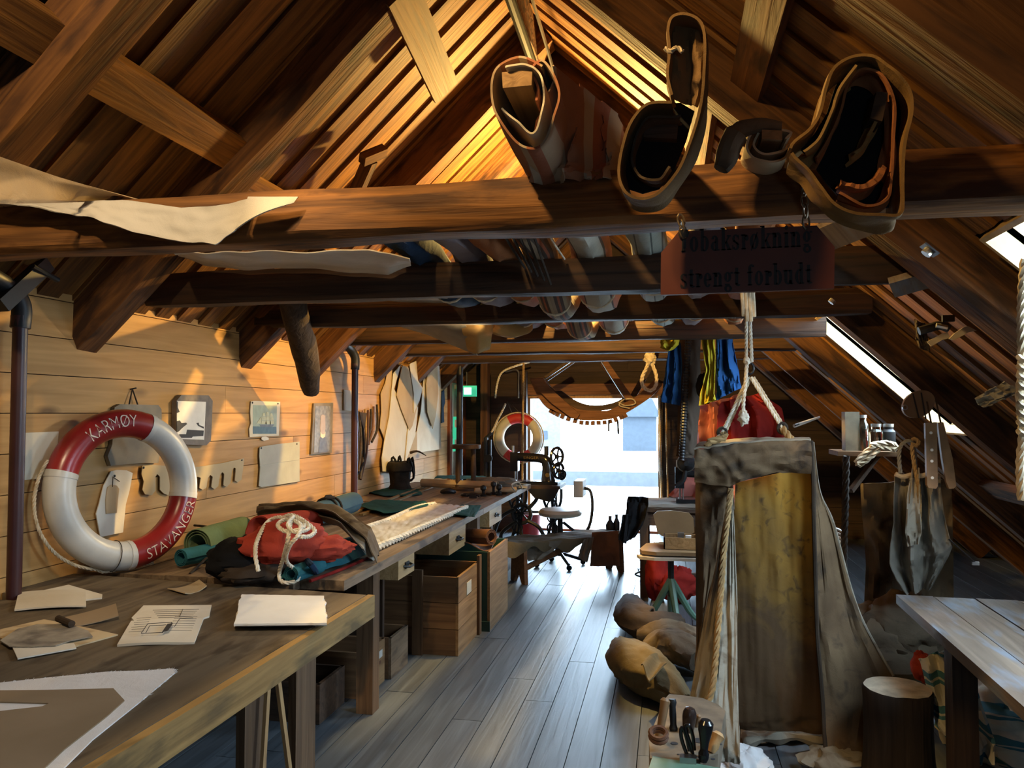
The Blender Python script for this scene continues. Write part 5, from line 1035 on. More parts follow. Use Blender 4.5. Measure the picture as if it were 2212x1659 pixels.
arc([(1190, 846), (1220, 874), (1262, 888), (1300, 887), (1340, 878), (1378, 856)], [(1212, 844), (1240, 864), (1268, 874), (1300, 875), (1330, 868), (1352, 855)], YR + .12, YR + .22, 'inner_rim', 24, 'dark_x', t)
MB().prism(px([(1144, 817), (1172, 815), (1188, 838), (1252, 895), (1246, 904), (1236, 904), (1190, 870), (1165, 845)], YR - .05), (0, .05, 0)).build('joint_board', 'rim_wood', t, 0)
tp_ = cr(px([(1190, 888), (1212, 899), (1250, 912), (1285, 914), (1320, 910), (1350, 898)], YR), 15)
for k, p in enumerate(tp_):
    d = (tp_[min(14, k + 1)] - tp_[max(0, k - 1)]).normalized(); MB().box(p + V((0, .05, -.0)), (.045, .1, .05), Matrix((d, (0, 1, 0), d.cross(V((0, 1, 0))))).transposed()).build('tooth', 'rim_wood', t, 0)
bar(onY(1304, 782, YR + .05), onY(1362, 866, YR + .05), .09, .05, 'spoke', 'rim_wood', t, (0, 1, 0)); bar(onY(1238, 778, YR + .08), onY(1180, 818, YR + .08), .07, .05, 'spoke', 'dark_x', t, (0, 1, 0)); bar(onY(1410, 782, YR + .08), onY(1362, 866, YR + .08), .07, .05, 'spoke', 'dark_x', t, (0, 1, 0))
MB().tube(cr(px([(1336, 868), (1350, 876), (1372, 872), (1366, 862), (1346, 864), (1338, 876), (1360, 882)], YR - .03), 30), .008, 5).build('lashing', 'rope', t)
for a, b in (((1232, 782), (1176, 820)), ((1298, 780), (1350, 862))): MB().tube([onY(*a, YR - .08), onY(*b, YR - .06)], .006).build('stay', 'steel', t)
for a, b in (((1315, 908), (1315, 932)), ((1334, 908), (1336, 938))): MB().tube([onY(*a, YR), onY(*b, YR)], .012).build('peg', 'iron', t)
# rope loops and yellow strip by the doorway
t = thing('rope_loop', onY(1403, 842, 8.0), 'hanging loop of pale rope knotted to a yellow strip above the doorway', 'rope')
MB().rope(cr(px([(1400, 782), (1396, 796), (1388, 812), (1387, 830), (1398, 842), (1410, 842), (1418, 828), (1417, 808), (1411, 792), (1408, 782)], 8.0), 60), .02).build('loop', 'rope', t); lump(onY(1404, 774, 8.0), AX, (.06, .04, .06), 'knot', 'rope', t, 3, .4, flatb=False)
panel([((1412, 735, 8.0), (1424, 733, 8.0)), ((1404, 772, 8.0), (1412, 770, 8.0))], 6, 8, .01).build('strip', 'flag_yellow', t)
# vertical cords right of the doorway
for i, (a, lab) in enumerate(((1423, 'pale cord hanging along the right door jamb'), (1428, 'dark cord second from the right door jamb'), (1438, 'brown rope third from the right door jamb'))):
    tag(MB().rope([onY(a, 855, 9.7), onY(a + 5, 1080, 9.7)], .012).build('hanging_twine', ('rope_white', 'rope_dark', 'rope_tan')[i]), lab, 'cord')
# treadle sewing machine
YM = 8.45; zt = .765
m0, m1 = onZ(1090, 1048, zt), onZ(1216, 1046, zt); ym = m0.y + .22
t = thing('treadle_table', V(((m0.x + m1.x) / 2, ym, 0)), 'cast iron treadle table under the black sewing machine at the end of the bench', 'table')
MB().bb((m0.x + .05, ym - .22, zt - .035), (m1.x, ym + .25, zt)).build('tabletop', 'dark_x', t, 0)
MB().prism([(m1.x - .36, ym - .225, zt - .035), (m1.x - .01, ym - .225, zt - .035), (m1.x - .05, ym - .225, zt - .12), (m1.x - .12, ym - .225, zt - .17), (m1.x - .28, ym - .225, zt - .13)], (0, .02, 0)).build('drawer_front', 'iron', t, 0)
for xs, s in ((m0.x + .12, 1), (m1.x - .10, -1)):
    f = MB(); y0, y1 = ym - .18, ym + .2; zz = zt - .04
    for sg_ in (-1, 1):
        ya = ym + .02 + sg_ * .19; yb = ym + .02 + sg_ * .08
        f.tube(cr([(xs, ya, 0), (xs, ya - sg_ * .02, .06), (xs, yb, .25), (xs, yb - sg_ * .02, .42), (xs, yb + sg_ * .05, .58), (xs, ya, zz)], 18), .018, 7)
        f.tube(cr([(xs + .12 * sg_, ym - .12, .04), (xs + .05 * sg_, ym - .1, .22), (xs + .02 * sg_, ym - .08, .4), (xs + .09 * sg_, ym - .1, .58), (xs + .10 * sg_, ym - .12, zz)], 18), .016, 7)
    for k, zc in enumerate((.18, .30, .42, .54)):
        f.tube([(xs + .055 * math.cos(q), ym - .11, zc + .06 * math.sin(q)) for q in [j * PI / 7 for j in range(14)]], .009, 6, True); f.tube([(xs, ym + .02 + .06 * math.cos(q), zc + .06 * math.sin(q)) for q in [j * PI / 7 for j in range(14)]], .009, 6, True)
    f.build('leg_frame', 'iron', t)
for zc in (.12, .45): MB().tube([(m0.x + .12, ym + .05, zc), (m1.x - .1, ym + .05, zc)], .014).build('stretcher', 'iron', t)
wc = onY(1127, 1110, ym - .12)
wh = MB(); wh.tube([wc + V((.10 * math.cos(q), 0, .10 * math.sin(q))) for q in [j * PI / 16 for j in range(32)]], .022, 8, True)
for j in range(4): q = j * PI / 4; wh.tube([wc - V((.1 * math.cos(q), 0, .1 * math.sin(q))), wc + V((.1 * math.cos(q), 0, .1 * math.sin(q)))], .010, 6)
wh.build('drive_wheel', 'iron', t)
for a, b, c in (((1118, 1125), (1085, 1150), (1082, 1180)), ((1140, 1125), (1165, 1140), (1178, 1168)), ((1112, 1100), (1080, 1120), (1062, 1170)), ((1142, 1098), (1158, 1080), (1165, 1055))): MB().tube(cr([onY(*a, ym - .13), onY(*b, ym - .13), onY(*c, ym - .13)], 12), .022, 8).build('curved_arm', 'iron', t)
MB().bb((m0.x + .14, ym - .1, .10), (m1.x - .12, ym + .2, .125)).build('treadle', 'iron', t, 0)
def sewing_machine(name, base, s, label, flip=1, wheels=True, badge=True):     # s: size; arm runs to -X (flip 1) with the hand wheel at +X
    t = thing(name, base, label, 'sewing machine'); B = V(base); P = lambda x, y, z: B + V((x * flip * s, y * s, z * s))
    MB().bb(P(-.24, -.09, 0), P(.22, .09, .03)).build('bed', 'black_gloss', t, 0)
    n = 20; path = [P(.12, 0, .02), P(.115, 0, .10), P(.11, 0, .17), P(.09, 0, .225), P(.03, 0, .245), P(-.06, 0, .25), P(-.15, 0, .255), P(-.2, 0, .255)]
    MB().tube(cr(path, 28), [s * q for q in [.075, .07, .066, .062, .058, .056, .055, .054, .053, .052, .052, .051, .05, .048, .046, .045, .044, .043, .043, .042, .042, .042, .042, .042, .042, .042, .042, .04]], 14).build('arm', 'black_gloss', t)
    m_ = MB().bb(P(-.245, -.045, .12), P(-.17, .045, .30)); m_.build('head', 'black_gloss', t, 0)
    MB().tube([P(-.205, 0, .13), P(-.205, 0, .03)], .009 * s).tube([P(-.225, 0, .30), P(-.225, 0, .36)], .012 * s).tube([P(-.18, -.02, .13), P(-.18, -.02, .02)], .006 * s).build('needle_bar', 'steel', t)
    MB().bb(P(-.22, -.025, .02), P(-.19, .025, .034)).build('presser_foot', 'steel', t, 0)
    if wheels:
        ax = rot('Y', 90)
        for (x, z_, r, nm_) in ((.20, .26, .085, 'hand_wheel'), (.215, .13, .07, 'lower_wheel'), (.25, .09, .04, 'small_wheel')):
            w_ = MB(); c = P(x, 0, z_); d = (RGT * .86 + FWD * -.5); d.z = 0; d.normalize(); d = V((.55, .83, 0)).normalized() * flip
            w_.tube([c + (d * math.cos(q) + V((0, 0, math.sin(q)))) * r * s for q in [j * PI / 12 for j in range(24)]], .014 * s, 7, True)
            for j in range(5): q = j * 2 * PI / 5; w_.tube([c, c + (d * math.cos(q) + V((0, 0, math.sin(q)))) * r * s], .009 * s, 6)
            w_.lathe([(.02 * s, -.02 * s), (.02 * s, .02 * s)], c, 10, ax); w_.build(nm_, 'black_gloss', t)
    MB().tube([P(.10, 0, .27), P(.10, 0, .36)], .022 * s, 10).build('spool_pin', 'iron', t)
    if badge: MB().lathe([(.02 * s, 0), (.02 * s, .004)], P(.12, -.07, .09), 12, rot('X', 90)).build('badge', 'brass', t)
    return t
sm = sewing_machine('sewing_machine', V((m0.x + .31, ym, zt)), 1.16, 'black sewing machine silhouetted in front of the doorway', badge=True)
def fit_m(m_):
    lo = min(p.x for p in m_.v); hi = max(p.x for p in m_.v); zh = max(p.y for p in m_.v); A = V((m0.x + .31 - .13, ym - .068, zt + .277))
    for p in m_.v: p.xyz = A + V(((p.x - lo) / (hi - lo) * .17, 0, p.y / zh * .028))
    return m_.build('lettering', 'brass', sm, 0)
lettering('SINGER', '', '', sm, fit_m)
t = thing('red_bucket', (m0.x + .1, ym + .75, 0), 'red bucket on the floor behind the treadle table', 'bucket')
c = onY(1142, 1105, ym + .8); MB().lathe([(.13, 0), (.15, .3), (.155, .31)], (c.x, c.y, .02), 18).build('body', 'red_plastic', t)
# swivel chair by the doorway
c = onY(1210, 1106, 7.80)
t = thing('swivel_chair', (c.x, c.y, 0), 'cream swivel chair with bent iron back support against the bright doorway', 'chair')
MB().lathe([(.17, -.045), (.215, -.03), (.225, 0), (.20, .03), (.10, .04)], (c.x, c.y, c.z), 22).build('seat', 'seat_cream', t)
MB().tube([(c.x, c.y, .10), (c.x, c.y, c.z - .03)], .028).build('stem', 'iron', t)
for j in range(4):
    q = j * PI / 2 + .5; MB().tube([(c.x, c.y, .13), (c.x + .24 * math.cos(q), c.y + .24 * math.sin(q), .05)], .018).build('foot', 'iron', t); MB().lathe([(.028, -.02), (.028, .02)], (c.x + .25 * math.cos(q), c.y + .25 * math.sin(q), .028), 10, rot('X', 90)).build('castor', 'iron', t)
k = onY(1256, 1054, c.y - .05); xb = k.x
MB().tube(cr([(c.x + .03, c.y, .44), (c.x + .2, c.y - .02, .33), (xb + .07, c.y - .03, .40), (xb + .11, c.y - .05, .6), (xb + .09, c.y - .05, k.z - .03), (xb + .02, c.y - .05, k.z)], 18), .016, 8).build('back_support', 'iron', t)
m_ = MB().bb((xb - .06, c.y - .20, k.z - .08), (xb + .03, c.y + .12, k.z + .08)); m_.build('backrest', 'seat_cream', t, 0)
# low bench with canvas
A, B_ = onZ(1118, 1258, 0), onZ(1325, 1232, 0); hB = .37
d = (B_ - A); L = d.length; d.normalize(); s = V((-d.y, d.x, 0))
t = thing('low_bench', (A + B_) / 2, 'low wooden bench covered with ragged canvas in front of the doorway', 'bench')
for o, in ((A,), (B_,)):
    m_ = MB(); sh = [(-.13, 0), (-.07, 0), (0, .11), (.07, 0), (.13, 0), (.11, hB - .03), (-.11, hB - .03)]; m_.prism([o + s * a + V((0, 0, b)) for a, b in sh], d * .035).build('leg', 'rim_wood', t, 0)
piece('seat', 'rim_wood', t, frame((A + B_) / 2 + V((0, 0, hB - .015)), d, s, (0, 0, 1)), (L + .3, .26, .03))
bar(A + V((0, 0, .10)) + d * .02, A + d * L * .62 + V((0, 0, hB - .05)), .03, .045, 'brace', 'rim_wood', t)
cv = thing('canvas_cover', (A + B_) / 2 + V((0, 0, hB)), 'ragged olive canvas and cloths spread over the low bench', 'canvas')
def fn(u, v):
    x = (u - .06) * (L + .28) - .16; w_ = (v - .5) * 2; drop = max(0, abs(w_) - .62) * .22 * (1 + 1.2 * nz(u * 7, 2 * (w_ > 0))) * (w_ < 0 and 1 or .7) * (1 - .6 * max(0, u - .35)); y = max(-.17, min(.17, w_ * .27))
    return A + d * x + s * -y * -1 + V((0, 0, hB + .008 + .035 * u * 0 - drop + .016 * nz(u * 9, v * 7) + .03 * abs(nz(u * 5, v * 2, 3))))
MB().sheet(fn, 60, 26, .006).build('cover', 'khaki_dark', cv)
ribbon([A + d * -.12 + V((.05 * math.cos(q) * (1 - q / 22), 0, hB - .02 + .05 * math.sin(q) * (1 - q / 22))) for q in [j * .7 for j in range(20)]], s * .2, .006, 50, 5, .01, 2).build('rolled_end', 'khaki_dark', cv)
pn = lambda q, y, mt, nm_, par, se=1, am=.015: panel([((a, b, y), (c_, d_, y)) for a, b, c_, d_ in q], 14, 14, am, 1.5, se).build(nm_, mt, par)
yl = A.y + .12
pn([(1125, 1172, 1215, 1168), (1130, 1195, 1195, 1190), (1142, 1212, 1170, 1208)], A.y + .03, 'canvas_grey', 'hanging_flap', cv, 4)
pn([(1262, 1165, 1282, 1160), (1252, 1190, 1278, 1182), (1250, 1205, 1268, 1216)], yl + .1, 'canvas_grey', 'hanging_flap', cv, 6)
t = thing('brown_cloth', onY(1308, 1226, yl + .2), 'dark brown cloth hanging over the far end of the low bench', 'cloth'); pn([(1278, 1150, 1335, 1146), (1276, 1190, 1338, 1185), (1274, 1224, 1340, 1222)], yl + .2, 'leather', 'cloth', t, 8)
# sewing table on the right with its coat, machine and chair
zq = .76; q0, q1 = onZ(1362, 1082, zq), onZ(1500, 1092, zq)
t = thing('sewing_table', ((q0.x + .45), q0.y, 0), 'dark sewing table with a cloth-covered top right of the doorway', 'table')
yt = 6.9; x0 = onY(1368, 1080, yt).x; MB().bb((x0, yt - .3, zq - .045), (x0 + 1.0, yt + .35, zq)).build('tabletop', 'dark_x', t, 0)
MB().bb((x0 + .08, yt - .28, zq - .16), (x0 + .95, yt - .25, zq - .045)).build('apron', 'dark_x', t, 0)
for x, y in ((x0 + .10, yt - .26), (x0 + .92, yt - .26), (x0 + .10, yt + .3), (x0 + .92, yt + .3)): bar((x, y, 0), (x - .0, y, zq - .04), .07, .07, 'leg', 'dark_z', t, (0, 1, 0))
MB().bb((x0 + .1, yt - .05, .12), (x0 + .92, yt, .17)).build('stretcher', 'dark_x', t, 0)
tag(MB().sheet(lambda u, v: V((x0 + .02 + .95 * u, yt - .30 + .6 * v, zq + .006 + .018 * abs(nz(u * 5, v * 4)) - .02 * (v < .02))), 30, 20, .004).build('table_cloth', 'canvas_grey'), 'crumpled grey cloth on the sewing table under the right machine', 'cloth')
tag(MB().sheet(lambda u, v: V((x0 + .55 + .4 * u, yt - .2 + .3 * v, zq + .03 + .03 * abs(nz(u * 6, v * 5, 2)))), 20, 14, .004).build('pink_cloth', 'pink_cloth'), 'crumpled pink cloth lying under the needle of the right machine', 'cloth')
t = thing('dark_coat', onY(1370, 1170, yt - .32), 'black coat hanging over the left end of the sewing table', 'coat')
pn([(1356, 1072, 1402, 1074), (1350, 1100, 1400, 1100), (1346, 1140, 1392, 1130), (1342, 1176, 1372, 1160)], yt - .33, 'black_cloth', 'body', t, 2, .03); pn([(1346, 1112, 1358, 1110), (1340, 1150, 1356, 1150), (1338, 1166, 1352, 1175)], yt - .40, 'black_cloth', 'sleeve', t, 5, .02)
tag(MB().lathe([(.04, 0), (.045, .06), (.015, .11), (.016, .15)], onY(1318, 1147, 7.68), 12).build('dark_bottle', 'iron'), 'small round dark bottle standing on the far end of the low bench', 'bottle')
tag(MB().lathe([(.03, 0), (.032, .08), (.014, .12), (.015, .16)], onY(1332, 1146, 7.70), 12).build('dark_bottle', 'iron'), 'slim dark bottle on the low bench right beside the black coat', 'bottle')
hb = onY(1478, 1078, yt - .05); s2 = sewing_machine('sewing_machine', V((hb.x + .17, yt - .05, zq + .02)), 1.0, 'black sewing machine on the right table beneath the ribbed hose', wheels=False, badge=False)
cw = onY(1482, 1000, yt - .16); MB().tube([cw + V((.075 * math.cos(q), 0, .075 * math.sin(q))) for q in [j * PI / 12 for j in range(24)]], .006, 6, True).build('lamp_ring', 'steel', s2); MB().lathe([(.02, .1), (.06, .03), (.072, 0), (.06, -.02)], cw, 18, rot('X', 90)).build('lamp_shade', 'iron', s2)
MB().tube(cr([cw, cw + V((-.02, 0, -.14)), cw + V((-.09, 0, -.2))], 8), .02).build('lamp_arm', 'iron', s2)
# dark sleeve with ribbed hose
YH = 6.2; t = thing('canvas_sleeve', onY(1485, 1000, YH), 'long dark canvas sleeve with a ribbed hose hanging above the right sewing machine', 'hose')
def fn(u, v):
    l, r = lerpl([(1468, 690), (1466, 770), (1458, 800), (1465, 860), (1463, 960), (1460, 985)], v), lerpl([(1512, 690), (1514, 800), (1512, 880), (1505, 960), (1500, 985), (1496, 990)], v)
    p = onY(*l, YH).lerp(onY(*r, YH), u); return p + V((.012 * nz(v * 9, u), -.07 * math.sin(u * PI) + .012 * nz(u * 5, v * 12), 0))
MB().sheet(fn, 16, 60, .01).build('sleeve', 'canvas_dark', t)
hp = [onY(1489, 690 + i * 3.2, YH - .10) + V((-.0006 * i, 0, 0)) for i in range(96)]; MB().tube(hp, [.020 + .006 * (i % 2) for i in range(96)], 10).build('ribbed_hose', 'iron', t)
t = thing('dark_bag', onY(1520, 860, YH - .1), 'small black bag hanging between the yellow flag and the dark sleeve', 'bag'); lump(onY(1520, 835, YH - .12), AX, (.055, .04, .10), 'bag', 'black_cloth', t, 7, .25, flatb=False); MB().tube(cr([onY(1523, 800, YH - .12), onY(1528, 760, YH), onY(1520, 700, YH)], 8), .004).build('cord', 'rope_dark', t)
# signal flags
YF = 6.0
def flagp(rows, mat, label, seed):
    return tag(panel([((a, b, YF + e), (c_, d_, YF + e)) for a, b, c_, d_, e in rows], 22, 30, .035, 2, seed).build('signal_flag', mat), label, 'flag', 'signal flags hanging by the dark sleeve')
flagp([(1442, 688, 1470, 690, .0), (1426, 730, 1468, 725, 0), (1424, 750, 1466, 745, 0), (1438, 757, 1448, 757, 0)], 'flag_yellow', 'yellow flag bunched up left of the dark sleeve', 1)
flagp([(1442, 745, 1470, 740, .1), (1438, 800, 1472, 800, .1), (1430, 840, 1470, 840, .1), (1428, 868, 1468, 876, .1)], 'flag_blue', 'blue flag hanging left of the dark sleeve below the yellow one', 3)
flagp([(1522, 690, 1546, 690, 0), (1517, 740, 1545, 740, 0), (1527, 800, 1545, 790, 0), (1515, 850, 1545, 850, 0), (1512, 876, 1548, 864, 0)], 'flag_yellow', 'yellow flag panel hanging right of the dark sleeve', 5)
flagp([(1546, 690, 1580, 690, .04), (1545, 760, 1582, 750, .04), (1546, 820, 1594, 800, .04), (1547, 864, 1601, 838, .04)], 'flag_blue', 'broad blue flag right of the yellow panel', 8)
tag(MB().tube(cr([onY(1502, 694, YF - .1), onY(1540, 712, YF - .12), onY(1575, 712, YF - .1), onY(1602, 692, YF)], 16), .006).build('slack_rope', 'rope'), 'slack pale cord looped in front of the flags', 'cord')
# red cloths behind
tag(panel([((1505, 880, 7.4), (1600, 850, 7.4)), ((1500, 930, 7.4), (1620, 900, 7.4)), ((1495, 1010, 7.4), (1640, 1000, 7.4)), ((1440, 1072, 7.4), (1640, 1080, 7.4))], 40, 30, .08, 4, 2).build('red_curtain', 'pink_cloth'), 'pale red cloth hanging behind the right sewing machine', 'cloth')
tag(panel([((1560, 868, 7.1), (1640, 850, 7.1)), ((1550, 900, 7.1), (1690, 880, 7.1)), ((1550, 950, 7.1), (1700, 940, 7.1)), ((1550, 985, 7.1), (1705, 985, 7.1))], 36, 24, .06, 3, 6).build('red_cloth', 'red_cloth'), 'deep red cloth hanging behind the ropes of the big canvas', 'cloth')
t = thing('red_bundle', onZ(1440, 1250, .1), 'red fabric bundle stuffed under the sewing table', 'cloth bundle'); c = onY(1420, 1240, 6.55); lump(c, AX, (.10, .12, .22), 'bundle', 'red_cloth', t, 2, .3, flatb=False); c = onY(1462, 1262, 6.5); lump(c, AX, (.16, .12, .13), 'bundle', 'red_cloth', t, 5, .35, flatb=False)
# work chair with green pedestal
c = onZ(1450, 1190, .56); c = V((onY(1455, 1190, 5.75).x, 5.75, .56))
t = thing('work_chair', (c.x, c.y, 0), 'swivel work chair with plywood back and mint green pedestal feet', 'chair')
sh = [(-.24, -.10), (-.22, -.18), (-.12, -.22), (.05, -.20), (.22, -.2), (.26, -.1), (.26, .18), (.15, .22), (-.1, .22), (-.2, .14)]
MB().prism([c + V((a, b, -.012)) for a, b in sh], (0, 0, .024)).build('seat', 'plywood', t, 0); MB().prism([c + V((a * 1.04 - .01, b * .9 - .04, -.045)) for a, b in sh[:6]], (0, 0, .02)).build('seat_shell', 'seat_cream', t, 0)
bk = [(1411, 1112), (1420, 1104), (1450, 1103), (1488, 1108), (1498, 1120), (1500, 1150), (1480, 1160), (1430, 1158), (1420, 1150)]
MB().prism(px(bk, c.y + .34), (0, .018, 0)).build('backrest', 'plywood', t, 0); MB().tube(cr([(c.x, c.y + .1, .53), (c.x, c.y + .34, .55), (c.x, c.y + .38, .72)], 8), .018).build('back_support', 'iron', t)
MB().tube([(c.x - .02, c.y, .22), (c.x - .02, c.y, .55)], .022).build('stem', 'iron', t)
for q in (-1.3, .25, 1.6, 3.4): MB().tube(cr([(c.x - .02, c.y, .34), (c.x - .02 + .07 * math.cos(q), c.y + .07 * math.sin(q), .22), (c.x - .02 + .17 * math.cos(q), c.y + .17 * math.sin(q), .07), (c.x - .02 + .30 * math.cos(q), c.y + .30 * math.sin(q), .02)], 12), [.024, .026, .027, .026, .025, .024, .023, .022, .021, .02, .019, .018], 8).build('foot', 'mint_paint', t)
t = crate('cigar_box', c.x - .07, c.x + .17, c.y - .1, c.y + .1, .085, 1, 'pine_y', 'dark_x', 'small open wooden box on the seat of the green-footed work chair', .01, .575, cat='box')
MB().bb((c.x + .03, c.y - .02, .60), (c.x + .075, c.y + .03, .68)).build('tin', 'tin', None, 0); tag(bpy.data.objects['tin'], 'small metal tin standing in the open wooden box', 'tin')
tag(MB().bb((c.x + .085, c.y - .04, .60), (c.x + .125, c.y + .0, .665)).jitter(.004, 30).build('chalk_block', 'paper_white', None, 0), 'white chalk block in the open wooden box', 'chalk')
tag(MB().tube(cr([onZ(1378, 1228, .0), onZ(1390, 1232, .10), onZ(1372, 1240, .08), onZ(1384, 1246, .02)], 14), .008).build('wire_coil', 'iron'), 'thin dark wire loop on the floor left of the work chair', 'wire')
# canvas bags on the floor
def soft_bag(path, radii, mat, parent, seed=0, name='bag', flat=.72, n=40, m=70):      # a slack canvas tube lying on the floor, creased along its length
    pts = cr(path, m); rr = cr([(r, 0, 0) for r in radii], m); m_ = MB()
    for i, p in enumerate(pts):
        t_ = (pts[min(m - 1, i + 1)] - pts[max(0, i - 1)]); t_.z *= .4; t_.normalize(); sx = t_.cross(V((0, 0, 1))).normalized(); uz = sx.cross(t_); u = i / m
        for k in range(n):
            a = 2 * PI * k / n; ca, sa = math.cos(a), math.sin(a); tw = a + .6 * nz(u * 3, seed)
            w_ = .20 * (.28 - abs(nz(math.cos(tw) * 1.5 + seed, math.sin(tw) * 1.5, u * 1.6))) + .13 * (.24 - abs(nz(math.cos(tw) * 3.4, math.sin(tw) * 3.4 + seed, u * 2.4))) + .02 * nz(ca * 6, sa * 6, u * 16) + .06 * math.sin(tw * 5 + u * 7) * (u * (1 - u)) * 2
            q = p + (sx * ca + uz * sa * flat) * rr[i].x * (1 + w_ * 1.5); q.z = max(q.z, .006); m_.v.append(q)
    for i in range(m - 1):
        for k in range(n): m_.f.append((i * n + k, i * n + (k + 1) % n, (i + 1) * n + (k + 1) % n, (i + 1) * n + k))
    m_.f += [tuple(range(n))[::-1], tuple(range((m - 1) * n, m * n))]; return m_.build(name, mat, parent, 60)
def sack(pp, radii, mat, label, seed):
    path = [onZ(a, b, h) for a, b, h in pp]; t = thing('canvas_bag', V((path[1].x, path[1].y, 0)), label, 'canvas bag', 'canvas bags on the floor'); soft_bag(path, radii, mat, t, seed); return t
sack([(1362, 1296, .10), (1372, 1330, .13), (1405, 1350, .12), (1460, 1345, .09)], [.07, .135, .13, .09], 'canvas_dark', 'dark canvas bag slumped left of the green chair foot', 2)
sack([(1378, 1372, .08), (1420, 1366, .11), (1465, 1372, .11), (1515, 1390, .10)], [.05, .105, .11, .10], 'canvas_brown', 'brown canvas bag lying between the other two bags', 9)
sack([(1392, 1402, .10), (1430, 1392, .13), (1475, 1402, .13), (1520, 1425, .11)], [.06, .12, .12, .11], 'canvas_brown', 'brown canvas bag behind the olive one, partly under the big canvas', 12)
t = sack([(1348, 1396, .10), (1364, 1420, .12), (1398, 1450, .115), (1440, 1482, .09), (1482, 1518, .05)], [.085, .14, .145, .115, .06], 'khaki', 'olive canvas bag lying in front with a folded flap', 14)
a = onZ(1420, 1440, .29); q0, q1, q2, q3 = onZ(1384, 1436, .245), onZ(1420, 1412, .235), onZ(1440, 1440, .205), onZ(1402, 1462, .22)
MB().sheet(lambda u, v: q0.lerp(q1, u).lerp(q3.lerp(q2, u), v) + V((0, 0, .02 * math.sin(v * 5 + u * 3))), 14, 10, .006).build('flap', 'khaki', t)
# ------------------------------------------------------------------ the big hanging canvas
YC = 3.62
t = thing('hanging_canvas', onY(1640, 1640, YC), 'large stained canvas with cut-out panels hung by ropes from an iron ring', 'canvas')
T_ = t
# top cuff: a flattened tube with a white upper face
def fn(u, v):
    a, b = lerpl([(1500, 972), (1540, 966), (1600, 958), (1680, 952), (1752, 952)], u), lerpl([(1500, 1042), (1575, 1052), (1600, 1040), (1680, 1020), (1752, 1024)], u)
    p = onY(*a, YC - .10).lerp(onY(*b, YC - .07), v); return p + V((0, -.025 * math.sin(v * PI) - .018 * nz(u * 9, v * 5), .006 * nz(u * 12, v)))
MB().sheet(fn, 44, 14, .008).build('top_cuff', 'sail_front', t)
def fn(u, v):
    a = lerpl([(1500, 972), (1540, 966), (1600, 958), (1680, 952), (1752, 952)], u); p = onY(*a, YC - .10); b = onY(*lerpl([(1512, 958), (1600, 950), (1680, 948), (1748, 948)], u), YC + .14); return p.lerp(b, v) + V((0, 0, .008 * nz(u * 8, v * 3)))
MB().sheet(fn, 40, 8, .008).build('top_face', 'sail_light', t)
panel([((1500, 970, YC), (1582, 1040, YC - .06)), ((1502, 1100, YC), (1584, 1090, YC - .06)), ((1503, 1250, YC), (1566, 1200, YC - .05)), ((1503, 1400, YC), (1530, 1340, YC - .04)), ((1500, 1440, YC), (1510, 1430, YC - .02))], 14, 40, .015, .8, 3).build('left_panel', 'sail_front', t)
# left flap: shaded rumpled half and pale half, split by the bolt rope
ropep = [(1579, 1056), (1570, 1130), (1563, 1200), (1556, 1290), (1552, 1340), (1546, 1420), (1538, 1490), (1524, 1525), (1512, 1545)]
left = [(1578, 1056), (1560, 1140), (1545, 1220), (1520, 1330), (1504, 1420), (1490, 1500), (1478, 1530), (1476, 1545), (1480, 1552)]
right = [(1581, 1056), (1586, 1140), (1590, 1240), (1593, 1340), (1594, 1440), (1596, 1540), (1599, 1610), (1600, 1640), (1598, 1650)]
pr_ = lambda l, dy: [(a, b, YC - .10 - .32 * (b - 1056) / 600 + dy) for a, b in l]
L_, R__, Q_ = pr_(left, .04), pr_(right, .0), pr_(ropep, -.02)
Q2 = [(a, b, c) for (a, b, c) in Q_[:7]] + [(1535, 1560, 3.25), (1535, 1645, 3.2)]
panel(list(zip(L_, Q_)), 16, 60, .022, 1.2, 8).build('shaded_flap', 'sail_light', t); panel(list(zip(Q2, R__)), 18, 60, .014, .8, 12).build('pale_flap', 'sail_light', t)
MB().rope(cr([onY(a, b, c - .015) for a, b, c in Q_], 120), .014).build('bolt_rope', 'rope_tan', t)
# back panel, its backlight painted in as yellow over a brown lower part
panel([((1588, 1044, YC + .02), (1755, 1005, YC + .05)), ((1585, 1160, YC + .04), (1758, 1160, YC + .08)), ((1590, 1240, YC + .05), (1760, 1262, YC + .1)), ((1592, 1440, YC + .06), (1772, 1420, YC + .12)), ((1594, 1560, YC + .08), (1778, 1545, YC + .14)), ((1594, 1575, YC + .1), (1780, 1585, YC + .16))], 40, 70, .013, 1.4, 15).build('yellow_panel', 'sail_backlit', t)
rw = [((1752, 952, YC - .02), (1756, 955, YC + .1)), ((1757, 1040, YC), (1770, 1060, YC + .1)), ((1758, 1120, YC + .02), (1800, 1130, YC + .12)), ((1762, 1260, YC + .04), (1838, 1270, YC + .14)), ((1766, 1380, YC + .05), (1868, 1350, YC + .12)), ((1776, 1500, YC + .02), (1930, 1460, YC + .05)), ((1782, 1600, YC - .04), (1900, 1560, YC + .0)), ((1788, 1650, YC - .08), (1880, 1640, YC - .05))]
panel(rw, 24, 60, .016, 1.1, 22).build('right_panel', 'sail_front', t)
MB().tube(cr([onY(a, b, c - .004) for (a, b, c), _ in rw], 60), .009, 6).build('seam_rope', 'canvas_dark', t); MB().tube(cr([onY(a, b, c - .004) for _, (a, b, c) in rw[:6]], 60), .006, 6).build('hem', 'sail_light', t)
